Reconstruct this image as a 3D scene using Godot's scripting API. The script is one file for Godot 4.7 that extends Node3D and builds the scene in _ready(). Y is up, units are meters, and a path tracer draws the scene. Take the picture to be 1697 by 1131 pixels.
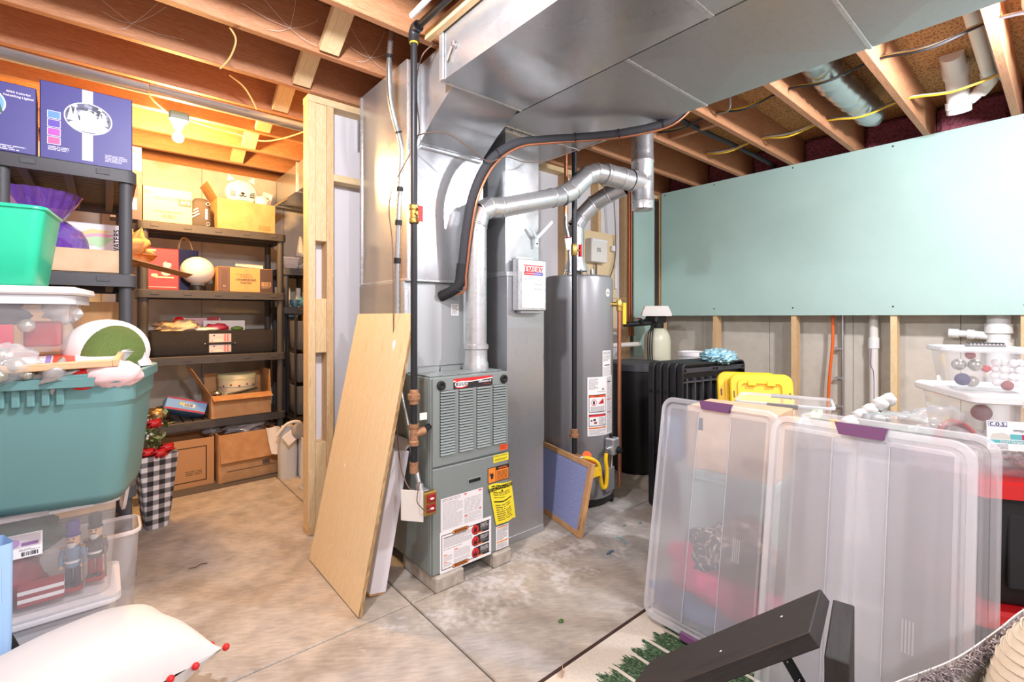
extends Node3D

const JOIST := 2.42      # underside of the joists
var rng := RandomNumberGenerator.new()
var M := {}              # materials
var taken := {}
var mesh_cache := {}

func _ready():
	rng.seed = 7
	# ---- camera: level, the lens shifted down a little
	var cam := Camera3D.new()
	cam.name = "camera"
	cam.projection = Camera3D.PROJECTION_FRUSTUM
	cam.near = 0.05
	cam.far = 60.0
	cam.size = 0.05 * 1131.0 / 790.0
	cam.frustum_offset = Vector2(0, -0.05 * 40.5 / 790.0)
	cam.position = Vector3(0, 1.2, 0)
	cam.rotation_degrees = Vector3(0, -40.45, 0)
	add_child(cam)
	cam.current = true
	# ---- environment: a closed basement, no sky comes in
	var we := WorldEnvironment.new()
	we.name = "environment"
	var env := Environment.new()
	env.background_mode = Environment.BG_COLOR
	env.background_color = Color(0.02, 0.02, 0.02)
	env.tonemap_mode = Environment.TONE_MAPPER_LINEAR
	env.tonemap_exposure = 0.95
	env.sdfgi_enabled = true
	env.ssao_enabled = true
	env.ssil_enabled = true
	we.environment = env
	add_child(we)
	# ---- bulbs: one in view, two unseen, one added as fill (each holds its light)
	make_materials()
	bulb_lamp(Vector3(0.335, 2.40, -3.52), 3.5, Color(1.0, 0.77, 0.47), "glowing bare bulb on a blue box between the joists over the far shelves", true)
	bulb_lamp(Vector3(0.30, 2.418, -1.10), 3.4, Color(0.96, 0.97, 1.0), "unseen ceiling bulb beside the big supply duct", false)  # out of view, placed to throw the vent shadow onto the green board
	bulb_lamp(Vector3(2.75, 2.418, 0.10), 4.6, Color(0.96, 0.97, 1.0), "unseen ceiling bulb over the stacked totes", false)  # out of view, placed to light the plenum front and right wall
	bulb_lamp(Vector3(0.55, 2.418, 1.15), 2.9, Color(0.96, 0.97, 1.0), "added fill bulb out of view behind the camera", false)  # added out of view, frontal fill from behind the camera
	# ---- setting
	setting()
	ceiling_work()
	# ---- things
	ducts()
	furnace()
	pipes()
	heater_corner()
	right_side()
	foreground()
	near_shelf()
	far_shelf()
	back_corner()
	small_things()

# =====================================================================  shapes
class B:
	var st := SurfaceTool.new()
	var xf := Transform3D()
	var grp := 1
	var uo := Vector2.ZERO
	func _init():
		st.begin(Mesh.PRIMITIVE_TRIANGLES)
	func at(p: Vector3, rot := Vector3.ZERO) -> B:
		xf = Transform3D(Basis.from_euler(rot * PI / 180.0), p)
		return self
	func flat():
		st.set_smooth_group(-1)
	func smooth():
		grp += 1
		st.set_smooth_group(grp)
	func tri(a: Vector3, b: Vector3, c: Vector3, out: Vector3, ua := Vector2.ZERO, ub := Vector2.ZERO, uc := Vector2.ZERO):
		if (b - a).cross(c - a).dot(out) > 0.0:
			var t := b
			b = c
			c = t
			var s := ub
			ub = uc
			uc = s
		st.set_uv(ua)
		st.add_vertex(xf * a)
		st.set_uv(ub)
		st.add_vertex(xf * b)
		st.set_uv(uc)
		st.add_vertex(xf * c)
	func quad(a: Vector3, b: Vector3, c: Vector3, d: Vector3, out: Vector3, ua := Vector2.ZERO, ub := Vector2.ZERO, uc := Vector2.ZERO, ud := Vector2.ZERO):
		tri(a, b, c, out, ua, ub, uc)
		tri(a, c, d, out, ua, uc, ud)
	func box_uv(p: Vector3, n: Vector3, long: int) -> Vector2:
		var k := n.abs().max_axis_index()
		var o := [0, 1, 2]
		o.erase(k)
		if o[1] == long:
			o = [o[1], o[0]]
		return Vector2(p[o[0]], p[o[1]]) + uo
	func fquad(a: Vector3, b: Vector3, c: Vector3, d: Vector3, out: Vector3, long: int):
		quad(a, b, c, d, out, box_uv(a, out, long), box_uv(b, out, long), box_uv(c, out, long), box_uv(d, out, long))
	# box with chamfered edges: c centre, s full size
	func box(c: Vector3, s: Vector3, e := 0.0) -> B:
		flat()
		var h := s * 0.5
		var long := s.max_axis_index()
		uo = Vector2(fmod(absf(c.x * 7.31 + c.y * 3.17 + c.z * 5.03), 3.0), fmod(absf(c.x * 2.71 + c.z * 9.1 + c.y * 1.7), 3.0))
		e = minf(e, h[h.min_axis_index()] * 0.45)
		for k in 3:
			var i: int = (k + 1) % 3
			var j: int = (k + 2) % 3
			for sg in [-1.0, 1.0]:
				var q := []
				for m in [[-1, -1], [1, -1], [1, 1], [-1, 1]]:
					var p := Vector3.ZERO
					p[k] = sg * h[k]
					p[i] = m[0] * (h[i] - e)
					p[j] = m[1] * (h[j] - e)
					q.append(c + p)
				var n := Vector3.ZERO
				n[k] = sg
				fquad(q[0], q[1], q[2], q[3], n, long)
			if e > 0.0:
				for s1 in [-1.0, 1.0]:
					for s2 in [-1.0, 1.0]:
						var q2 := []
						for w in [[h[i], h[j] - e, -1], [h[i] - e, h[j], -1], [h[i] - e, h[j], 1], [h[i], h[j] - e, 1]]:
							var p2 := Vector3.ZERO
							p2[i] = s1 * w[0]
							p2[j] = s2 * w[1]
							p2[k] = w[2] * (h[k] - e)
							q2.append(c + p2)
						var n2 := Vector3.ZERO
						n2[i] = s1
						n2[j] = s2 * 0.99
						fquad(q2[0], q2[1], q2[2], q2[3], n2, long)
		if e > 0.0:
			for sx in [-1.0, 1.0]:
				for sy in [-1.0, 1.0]:
					for sz in [-1.0, 1.0]:
						var g := Vector3(sx, sy, sz)
						tri(c + g * Vector3(h.x, h.y - e, h.z - e), c + g * Vector3(h.x - e, h.y, h.z - e), c + g * Vector3(h.x - e, h.y - e, h.z), g)
		return self
	# a bar with a rectangular section from p to q; up tells which way its height h points
	func bar(p: Vector3, q: Vector3, w: float, h: float, up := Vector3.UP, e := 0.0) -> B:
		var keep := xf
		var d := (q - p).normalized()
		if absf(d.dot(up)) > 0.98:
			up = Vector3.RIGHT
		var s := d.cross(up).normalized()
		xf = keep * Transform3D(Basis(s, s.cross(d).normalized() * 1.0, -d), (p + q) * 0.5)
		box(Vector3.ZERO, Vector3(w, h, p.distance_to(q)), e)
		xf = keep
		return self
	func tube(pts: Array, r, seg := 12, caps := true) -> B:
		var n := pts.size()
		var rings := []
		var d: Vector3 = (pts[1] - pts[0]).normalized()
		var s := d.cross(Vector3.UP if absf(d.y) < 0.9 else Vector3.RIGHT).normalized()
		var run := 0.0
		var runs := []
		for i in n:
			if i > 0:
				run += pts[i].distance_to(pts[i - 1])
			runs.append(run)
			var t: Vector3 = (pts[mini(i + 1, n - 1)] - pts[maxi(i - 1, 0)]).normalized()
			s = (s - t * s.dot(t)).normalized()
			var u := t.cross(s)
			var rr: float = r[i] if r is Array else r
			# keep the width of the tube in the bends
			var k := 1.0
			if i > 0 and i < n - 1:
				k = 1.0 / maxf(0.5, t.dot((pts[i] - pts[i - 1]).normalized()))
			var bend := Vector3.ZERO
			if i > 0 and i < n - 1:
				bend = ((pts[i + 1] - pts[i]).normalized() - (pts[i] - pts[i - 1]).normalized())
				bend = bend.normalized() if bend.length() > 0.001 else Vector3.ZERO
			var ring := []
			for m in seg:
				var a := TAU * m / seg
				var v := (s * cos(a) + u * sin(a)) * rr
				v += bend * v.dot(bend) * (k - 1.0)
				ring.append(pts[i] + v)
			rings.append(ring)
		smooth()
		for i in n - 1:
			for m in seg:
				var m2 := (m + 1) % seg
				var mid: Vector3 = (rings[i][m] + rings[i][m2] + rings[i + 1][m] + rings[i + 1][m2]) * 0.25
				var u0 := float(m) / seg
				var u1 := float(m + 1) / seg
				quad(rings[i][m], rings[i][m2], rings[i + 1][m2], rings[i + 1][m], mid - (pts[i] + pts[i + 1]) * 0.5, Vector2(u0, runs[i]), Vector2(u1, runs[i]), Vector2(u1, runs[i + 1]), Vector2(u0, runs[i + 1]))
		if caps:
			flat()
			for e in [0, n - 1]:
				var out: Vector3 = (pts[0] - pts[1]) if e == 0 else (pts[n - 1] - pts[n - 2])
				for m in seg:
					tri(pts[e], rings[e][m], rings[e][(m + 1) % seg], out)
		return self
	func rod(p: Vector3, q: Vector3, r := 0.01, seg := 12, r2 := -1.0) -> B:
		return tube([p, q], [r, r if r2 < 0.0 else r2], seg)
	# turned shape round the local y axis at o; profile of Vector2(radius, height) from bottom to top, sharp corners split
	func lathe(pr: Array, seg := 24, o := Vector3.ZERO, sharp := 35.0, inward := false) -> B:
		smooth()
		var len := 0.0
		for i in pr.size() - 1:
			var d: Vector2 = pr[i + 1] - pr[i]
			if i > 0 and absf(rad_to_deg((pr[i] - pr[i - 1]).angle_to(d))) > sharp:
				smooth()
			var nrm := Vector2(d.y, -d.x)
			if inward:
				nrm = -nrm
			for m in seg:
				var a := TAU * m / seg
				var b := TAU * (m + 1) / seg
				var ca := Vector3(cos(a), 0, sin(a))
				var cb := Vector3(cos(b), 0, sin(b))
				var mid := ((ca + cb) * 0.5).normalized()
				var p0: Vector3 = o + ca * pr[i].x + Vector3(0, pr[i].y, 0)
				var p1: Vector3 = o + cb * pr[i].x + Vector3(0, pr[i].y, 0)
				var p2: Vector3 = o + cb * pr[i + 1].x + Vector3(0, pr[i + 1].y, 0)
				var p3: Vector3 = o + ca * pr[i + 1].x + Vector3(0, pr[i + 1].y, 0)
				var out := mid * nrm.x + Vector3(0, nrm.y, 0)
				var u0 := Vector2(float(m) / seg, len)
				var u1 := Vector2(float(m + 1) / seg, len)
				var dl := Vector2(0, d.length())
				if pr[i].x > 0.0001:
					tri(p0, p1, p2, out, u0, u1, u1 + dl)
				if pr[i + 1].x > 0.0001:
					tri(p0, p2, p3, out, u0, u1 + dl, u0 + dl)
			len += d.length()
		return self
	# outline in the local xy plane pushed from z0 to z1
	func prism(poly: Array, z0: float, z1: float) -> B:
		flat()
		var pv := PackedVector2Array(poly)
		var ix := Geometry2D.triangulate_polygon(pv)
		for i in range(0, ix.size(), 3):
			var a := pv[ix[i]]
			var b := pv[ix[i + 1]]
			var c := pv[ix[i + 2]]
			tri(Vector3(a.x, a.y, z0), Vector3(b.x, b.y, z0), Vector3(c.x, c.y, z0), Vector3(0, 0, signf(z0 - z1)), a, b, c)
			tri(Vector3(a.x, a.y, z1), Vector3(b.x, b.y, z1), Vector3(c.x, c.y, z1), Vector3(0, 0, signf(z1 - z0)), a, b, c)
		var area := 0.0
		for i in pv.size():
			area += pv[i].cross(pv[(i + 1) % pv.size()])
		for i in pv.size():
			var p := pv[i]
			var q := pv[(i + 1) % pv.size()]
			var n := Vector2(q.y - p.y, p.x - q.x) * signf(area)
			quad(Vector3(p.x, p.y, z0), Vector3(q.x, q.y, z0), Vector3(q.x, q.y, z1), Vector3(p.x, p.y, z1), Vector3(n.x, n.y, 0), Vector2(p.x + p.y, z0), Vector2(q.x + q.y, z0), Vector2(q.x + q.y, z1), Vector2(p.x + p.y, z1))
		return self
	# rings of points joined by skin; groups start anew where sharp holds the ring number
	func loft(rings: Array, cap0 := true, cap1 := true, sharp: Array = [], inward := false) -> B:
		smooth()
		var c := []
		for r in rings:
			var m := Vector3.ZERO
			for p in r:
				m += p
			c.append(m / r.size())
		# one turning sense for the whole skin, read from the first ring pair that shows it
		var sg := 0.0
		for i in rings.size() - 1:
			var n0: int = rings[i].size()
			var cc: Vector3 = (c[i] + c[i + 1]) * 0.5
			for m in n0:
				var k0 := (m + 1) % n0
				var mid: Vector3 = (rings[i][m] + rings[i][k0] + rings[i + 1][m] + rings[i + 1][k0]) * 0.25
				var nn0: Vector3 = (rings[i][k0] + rings[i + 1][k0] - rings[i][m] - rings[i + 1][m]).cross(rings[i + 1][m] + rings[i + 1][k0] - rings[i][m] - rings[i][k0])
				sg += nn0.dot(mid - cc)
			if absf(sg) > 1e-9:
				break
		sg = signf(sg) * (-1.0 if inward else 1.0)
		if sg == 0.0:
			sg = 1.0
		for i in rings.size() - 1:
			if i in sharp:
				smooth()
			var n: int = rings[i].size()
			for m in n:
				var k := (m + 1) % n
				var a: Vector3 = rings[i][m]
				var b: Vector3 = rings[i][k]
				var d: Vector3 = rings[i + 1][k]
				var e: Vector3 = rings[i + 1][m]
				var nn := (b + d - a - e).cross(e + d - a - b)
				quad(a, b, d, e, nn * sg, Vector2(float(m) / n, float(i)), Vector2(float(m + 1) / n, float(i)), Vector2(float(m + 1) / n, i + 1.0), Vector2(float(m) / n, i + 1.0))
		flat()
		for e in [[0, cap0], [rings.size() - 1, cap1]]:
			if e[1]:
				var r: Array = rings[e[0]]
				var o: Vector3 = c[0] - c[1] if e[0] == 0 else c[-1] - c[-2]
				if o.length() < 0.00001:
					o = Vector3.UP
				if inward:
					o = -o
				for m in r.size():
					tri(c[e[0]], r[m], r[(m + 1) % r.size()], o)
		return self
	static func rrect(w: float, d: float, r: float, y: float, k := 4, ox := 0.0, oz := 0.0) -> Array:
		var out := []
		r = minf(r, minf(w, d) * 0.499)
		for q in 4:
			var cx := (w * 0.5 - r) * (1 if q in [0, 3] else -1)
			var cz := (d * 0.5 - r) * (1 if q < 2 else -1)
			for i in k + 1:
				var a := PI * 0.5 * (q + float(i) / k)
				out.append(Vector3(ox + cx + r * cos(a), y, oz + cz + r * sin(a)))
		return out
	func ball(c: Vector3, s: Vector3, seg := 16, rows := 10, bump: FastNoiseLite = null, amp := 0.0) -> B:
		smooth()
		var g := []
		for i in rows + 1:
			var row := []
			var t := PI * i / rows
			for m in seg:
				var a := TAU * m / seg
				var d := Vector3(sin(t) * cos(a), cos(t), sin(t) * sin(a))
				var k := 1.0 + (amp * bump.get_noise_3dv(d * 100.0) if bump else 0.0)
				row.append(c + d * s * k)
			g.append(row)
		for i in rows:
			for m in seg:
				var m2 := (m + 1) % seg
				var out: Vector3 = (g[i][m] + g[i + 1][m2]) * 0.5 - c
				var u := Vector2(float(m) / seg, float(i) / rows)
				var du := Vector2(1.0 / seg, 0)
				var dv := Vector2(0, 1.0 / rows)
				if i > 0:
					tri(g[i][m], g[i][m2], g[i + 1][m2], out, u, u + du, u + du + dv)
				if i < rows - 1:
					tri(g[i][m], g[i + 1][m2], g[i + 1][m], out, u, u + du + dv, u + dv)
		return self
	# sheet over a grid of points g[i][j]; both faces, thickness t along the normal
	func sheet(g: Array, t := 0.002) -> B:
		smooth()
		var ni := g.size()
		var nj: int = g[0].size()
		var up := []
		for i in ni:
			var row := []
			for j in nj:
				var a: Vector3 = g[mini(i + 1, ni - 1)][j] - g[maxi(i - 1, 0)][j]
				var b: Vector3 = g[i][mini(j + 1, nj - 1)] - g[i][maxi(j - 1, 0)]
				row.append(a.cross(b).normalized() * t)
			up.append(row)
		for side in [0, 1]:
			smooth()
			for i in ni - 1:
				for j in nj - 1:
					var o: Vector3 = up[i][j] * (1.0 if side == 0 else -1.0)
					var q := []
					var uv := []
					for w in [[0, 0], [1, 0], [1, 1], [0, 1]]:
						q.append(g[i + w[0]][j + w[1]] + (up[i + w[0]][j + w[1]] if side == 0 else Vector3.ZERO))
						uv.append(Vector2(float(j + w[1]) / (nj - 1), float(i + w[0]) / (ni - 1)))
					quad(q[0], q[1], q[2], q[3], o, uv[0], uv[1], uv[2], uv[3])
		flat()
		for e in [[0, 0, 0, 1], [ni - 1, 0, 0, 1], [0, 0, 1, 0], [0, nj - 1, 1, 0]]:
			var count: int = (nj if e[3] == 1 else ni) - 1
			for m in count:
				var i: int = e[0] + e[2] * m
				var j: int = e[1] + e[3] * m
				var i2: int = i + e[2]
				var j2: int = j + e[3]
				var inn: Vector3 = g[clampi(i, 1, ni - 2) if ni > 2 else i][clampi(j, 1, nj - 2) if nj > 2 else j]
				quad(g[i][j], g[i2][j2], g[i2][j2] + up[i2][j2], g[i][j] + up[i][j], g[i][j] - inn)
		return self
	func done() -> ArrayMesh:
		st.generate_normals()
		st.index()
		return st.commit()

# =====================================================================  things
func numbered(n: String) -> String:
	var k: int = taken.get(n, 0)
	taken[n] = k + 1
	return n if k == 0 else "%s_%03d" % [n, k]

func thing(called: String, label: String, category: String, at := Vector3.ZERO, turn := 0.0, group := "") -> Node3D:
	var o := Node3D.new()
	o.name = numbered(called)
	add_child(o)
	o.position = at
	o.rotation_degrees.y = turn
	tag(o, label, category, group)
	return o

func tag(o: Node, label: String, category: String, group := ""):
	o.set_meta("label", label)
	o.set_meta("category", category)
	if group != "":
		o.set_meta("group", group)

func struct(called: String) -> Node3D:
	var o := Node3D.new()
	o.name = called
	o.set_meta("kind", "structure")
	add_child(o)
	return o

func put(b: B, called: String, m: Material, parent: Node, label := "") -> MeshInstance3D:
	return put_mesh(b.done(), called, m, parent, label)

func put_mesh(me: Mesh, called: String, m: Material, parent: Node, label := "") -> MeshInstance3D:
	var o := MeshInstance3D.new()
	o.name = called
	o.mesh = me
	o.material_override = m
	parent.add_child(o, true)
	if label != "":
		o.set_meta("label", label)
	return o

# a thing that is one mesh: shape in local axes, set at a place
func single(b: B, called: String, m: Material, label: String, category: String, at := Vector3.ZERO, turn := 0.0, group := "") -> MeshInstance3D:
	var o := put(b, numbered(called), m, self)
	o.position = at
	o.rotation_degrees.y = turn
	tag(o, label, category, group)
	return o

# raised lettering, facing local +z
func letters(s: String, at: Vector3, height: float, m: Material, parent: Node, rot := Vector3.ZERO, bold := false, serif := false, squeeze := 1.0) -> MeshInstance3D:
	var t := TextMesh.new()
	var f := SystemFont.new()
	f.font_names = PackedStringArray(["Droid Serif" if serif else "Droid Sans"])
	if bold:
		f.font_weight = 700
	t.font = f
	t.font_size = 32
	t.text = s
	t.pixel_size = height / 23.0
	t.depth = 0.0006
	t.curve_step = 4.0
	var o := put_mesh(t, "lettering", m, parent)
	o.position = at
	o.rotation_degrees = rot
	o.scale = Vector3(squeeze, 1, 1)
	return o

# a printed label: flat paper with its print, facing local +z
func paper(called: String, tex: Texture2D, size: Vector2, at: Vector3, parent: Node, rot := Vector3.ZERO, rough := 0.45) -> MeshInstance3D:
	var q := QuadMesh.new()
	q.size = size
	var o := put_mesh(q, called, tmat(tex, rough), parent)
	o.position = at
	o.rotation_degrees = rot
	return o

# a thing whose own x and y axes are given
func thing_along(called: String, label: String, category: String, at: Vector3, xd: Vector3, yd: Vector3, group := "") -> Node3D:
	var o := thing(called, label, category, at, 0.0, group)
	xd = xd.normalized()
	var zd := xd.cross(yd).normalized()
	o.basis = Basis(xd, zd.cross(xd).normalized(), zd)
	return o

# a patch of printed label bent round a vertical cylinder; angles in degrees from +z towards +x
func curved_label(called: String, tex: Texture2D, r: float, a0: float, a1: float, y0: float, y1: float, parent: Node) -> MeshInstance3D:
	var b := B.new()
	b.smooth()
	for i in 10:
		var s := deg_to_rad(lerpf(a0, a1, i / 10.0))
		var e := deg_to_rad(lerpf(a0, a1, (i + 1) / 10.0))
		var ds := Vector3(sin(s), 0, cos(s))
		var de := Vector3(sin(e), 0, cos(e))
		b.quad(ds * r + Vector3(0, y0, 0), de * r + Vector3(0, y0, 0), de * r + Vector3(0, y1, 0), ds * r + Vector3(0, y1, 0), ds, Vector2(i / 10.0, 1), Vector2((i + 1) / 10.0, 1), Vector2((i + 1) / 10.0, 0), Vector2(i / 10.0, 0))
	return put(b, called, tmat(tex, 0.45), parent)

# open container with real walls: outer size at the top, tapering down
func vessel(w: float, d: float, h: float, taper: float, r: float, wall := 0.004, lip := 0.012, liph := 0.02) -> B:
	var b := B.new()
	var rings := []
	for s in [[taper, 0.004, 0.006], [taper, 0.0, 0.0], [lerpf(taper, 1.0, 0.5), h * 0.5, 0.0], [1.0, h - liph, 0.0]]:
		rings.append(B.rrect(w * s[0] - (0.012 if s[1] == 0.004 else 0.0), d * s[0] - (0.012 if s[1] == 0.004 else 0.0), r, s[1], 5))
	rings[0] = B.rrect(w * taper - 0.02, d * taper - 0.02, r, 0.0, 5)
	rings[1] = B.rrect(w * taper, d * taper, r, 0.010, 5)
	rings.append(B.rrect(w + lip * 2, d + lip * 2, r + lip, h - liph + 0.002, 5))
	rings.append(B.rrect(w + lip * 2, d + lip * 2, r + lip, h - 0.003, 5))
	rings.append(B.rrect(w + lip * 2 - 0.006, d + lip * 2 - 0.006, r + lip - 0.003, h, 5))
	rings.append(B.rrect(w - wall * 2, d - wall * 2, r, h, 5))
	rings.append(B.rrect(w * taper - wall * 2, d * taper - wall * 2, r, wall * 2, 5))
	b.loft(rings, true, true, [3, 4, 6, 7])
	return b

# thin see-through tub: one skin, lip at the top
func tub(w: float, d: float, h: float, taper: float, r: float) -> B:
	var b := B.new()
	b.loft([B.rrect(w * taper - 0.02, d * taper - 0.02, r, 0.0, 5), B.rrect(w * taper, d * taper, r, 0.012, 5), B.rrect(w, d, r, h, 5)], true, false)
	return b

func rim_ring(w: float, d: float, r: float, y: float, out := 0.014, hh := 0.016) -> B:
	var b := B.new()
	b.loft([B.rrect(w, d, r, y - hh, 5), B.rrect(w + out * 2, d + out * 2, r + out, y - hh, 5), B.rrect(w + out * 2, d + out * 2, r + out, y - 0.003, 5), B.rrect(w + out * 2 - 0.006, d + out * 2 - 0.006, r + out, y, 5), B.rrect(w, d, r, y, 5), B.rrect(w, d, r, y - hh, 5)], false, false, [1, 2, 3, 4])
	return b

# lid: a shallow cap with a raised field
func cap_lid(w: float, d: float, r: float, hh := 0.02, field := 0.8) -> B:
	var b := B.new()
	b.loft([B.rrect(w - 0.004, d - 0.004, r, 0.0, 5), B.rrect(w, d, r, 0.003, 5), B.rrect(w, d, r, hh - 0.004, 5), B.rrect(w - 0.008, d - 0.008, r, hh, 5), B.rrect(w * field, d * field, r, hh, 5), B.rrect(w * field - 0.01, d * field - 0.01, r, hh + 0.005, 5)], true, true, [1, 2, 3, 4, 5])
	return b

# cardboard box: walls with thickness, local origin at the middle of the base; flaps: [side, angle from upright outwards, length]
func carton(t: Node3D, w: float, d: float, h: float, flaps: Array, mo: Material, mi: Material, closed := false):
	var k := 0.004
	put(B.new().box(Vector3(0, k * 0.5, 0), Vector3(w, k, d)), "base", mo, t)
	put(B.new().box(Vector3(0, h * 0.5, d * 0.5 - k * 0.5), Vector3(w, h, k), 0.0008), "side_panel", mo, t)
	put(B.new().box(Vector3(0, h * 0.5, -d * 0.5 + k * 0.5), Vector3(w, h, k), 0.0008), "side_panel", mi, t)
	for s in [-1, 1]:
		put(B.new().box(Vector3(s * (w * 0.5 - k * 0.5), h * 0.5, 0), Vector3(k, h, d - k * 2), 0.0008), "side_panel", mo, t)
	if closed:
		for s in [-1, 1]:
			put(B.new().box(Vector3(0, h + 0.002, s * d * 0.2505), Vector3(w, k, d * 0.497), 0.0008), "top_flap", mo, t)
	for f in flaps:
		var o := MeshInstance3D.new()
		var side: int = f[0]  # 0 front +z, 1 right +x, 2 back -z, 3 left -x
		var ln: float = f[2]
		var wd: float = (w if side % 2 == 0 else d) - 0.006
		o.mesh = B.new().box(Vector3(0, ln * 0.5, 0), Vector3(wd, ln, k * 0.8), 0.0006).done()
		o.material_override = mi if side == 0 else mo
		o.name = "flap"
		t.add_child(o, true)
		var dirs := [Vector3(0, 0, 1), Vector3(1, 0, 0), Vector3(0, 0, -1), Vector3(-1, 0, 0)]
		var turns := [0.0, 90.0, 180.0, 270.0]
		o.position = dirs[side] * ((d if side % 2 == 0 else w) * 0.5 - k * 0.5) + Vector3(0, h, 0)
		o.rotation_degrees = Vector3(f[1], turns[side], 0)

# =====================================================================  materials
func hexc(h: String) -> Color:
	return Color.html(h)

func mat(c: Color, rough := 0.6, metal := 0.0) -> StandardMaterial3D:
	var m := StandardMaterial3D.new()
	m.albedo_color = c
	m.roughness = rough
	m.metallic = metal
	return m

func tmat(tex: Texture2D, rough := 0.6, metal := 0.0) -> StandardMaterial3D:
	var m := mat(Color.WHITE, rough, metal)
	m.albedo_texture = tex
	return m

func noise_tex(freq: float, seed: int, cols: Array, size := 512, type := FastNoiseLite.TYPE_SIMPLEX_SMOOTH, oct := 4, offs: Array = []) -> NoiseTexture2D:
	var t := NoiseTexture2D.new()
	t.width = size
	t.height = size
	t.seamless = true
	t.generate_mipmaps = false
	var n := FastNoiseLite.new()
	n.noise_type = type
	n.seed = seed
	n.frequency = freq
	n.fractal_octaves = oct
	t.noise = n
	var g := Gradient.new()
	var pc := PackedColorArray()
	var po := PackedFloat32Array()
	for i in cols.size():
		pc.append(cols[i] if cols[i] is Color else hexc(cols[i]))
		po.append(offs[i] if offs.size() else float(i) / (cols.size() - 1))
	g.colors = pc
	g.offsets = po
	t.color_ramp = g
	return t

func bump_on(m: StandardMaterial3D, tex: Texture2D, scale: float):
	m.heightmap_enabled = true
	m.heightmap_texture = tex
	m.heightmap_scale = scale

func tri_on(m: StandardMaterial3D, s: float, world := false):
	m.uv1_triplanar = true
	m.uv1_world_triplanar = world
	m.uv1_scale = Vector3(s, s, s)

func wood(a: String, b: String, c: String, seed: int, rough := 0.62) -> StandardMaterial3D:
	var m := tmat(noise_tex(0.012, seed, [c, a, b, a, b, a], 512, FastNoiseLite.TYPE_SIMPLEX_SMOOTH, 4, [0.0, 0.3, 0.42, 0.52, 0.66, 1.0]), rough)
	m.uv1_scale = Vector3(0.55, 5.5, 1)
	return m

func galv(c: String, c2: String, seed: int, rough := 0.26) -> StandardMaterial3D:
	var m := tmat(noise_tex(0.06, seed, [c2, c, c, c2, c], 512, FastNoiseLite.TYPE_CELLULAR, 2), rough, 0.72)
	m.roughness_texture = noise_tex(0.012, seed + 3, [Color(0.75, 0.75, 0.75), Color(1, 1, 1), Color(0.85, 0.85, 0.85)], 256)
	tri_on(m, 1.3)
	bump_on(m, M.dent, 0.35)
	return m

func pane(c: Color, alpha: float, rough := 0.08) -> StandardMaterial3D:
	var m := mat(Color(c.r, c.g, c.b, alpha), rough)
	m.transparency = BaseMaterial3D.TRANSPARENCY_ALPHA
	return m

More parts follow.
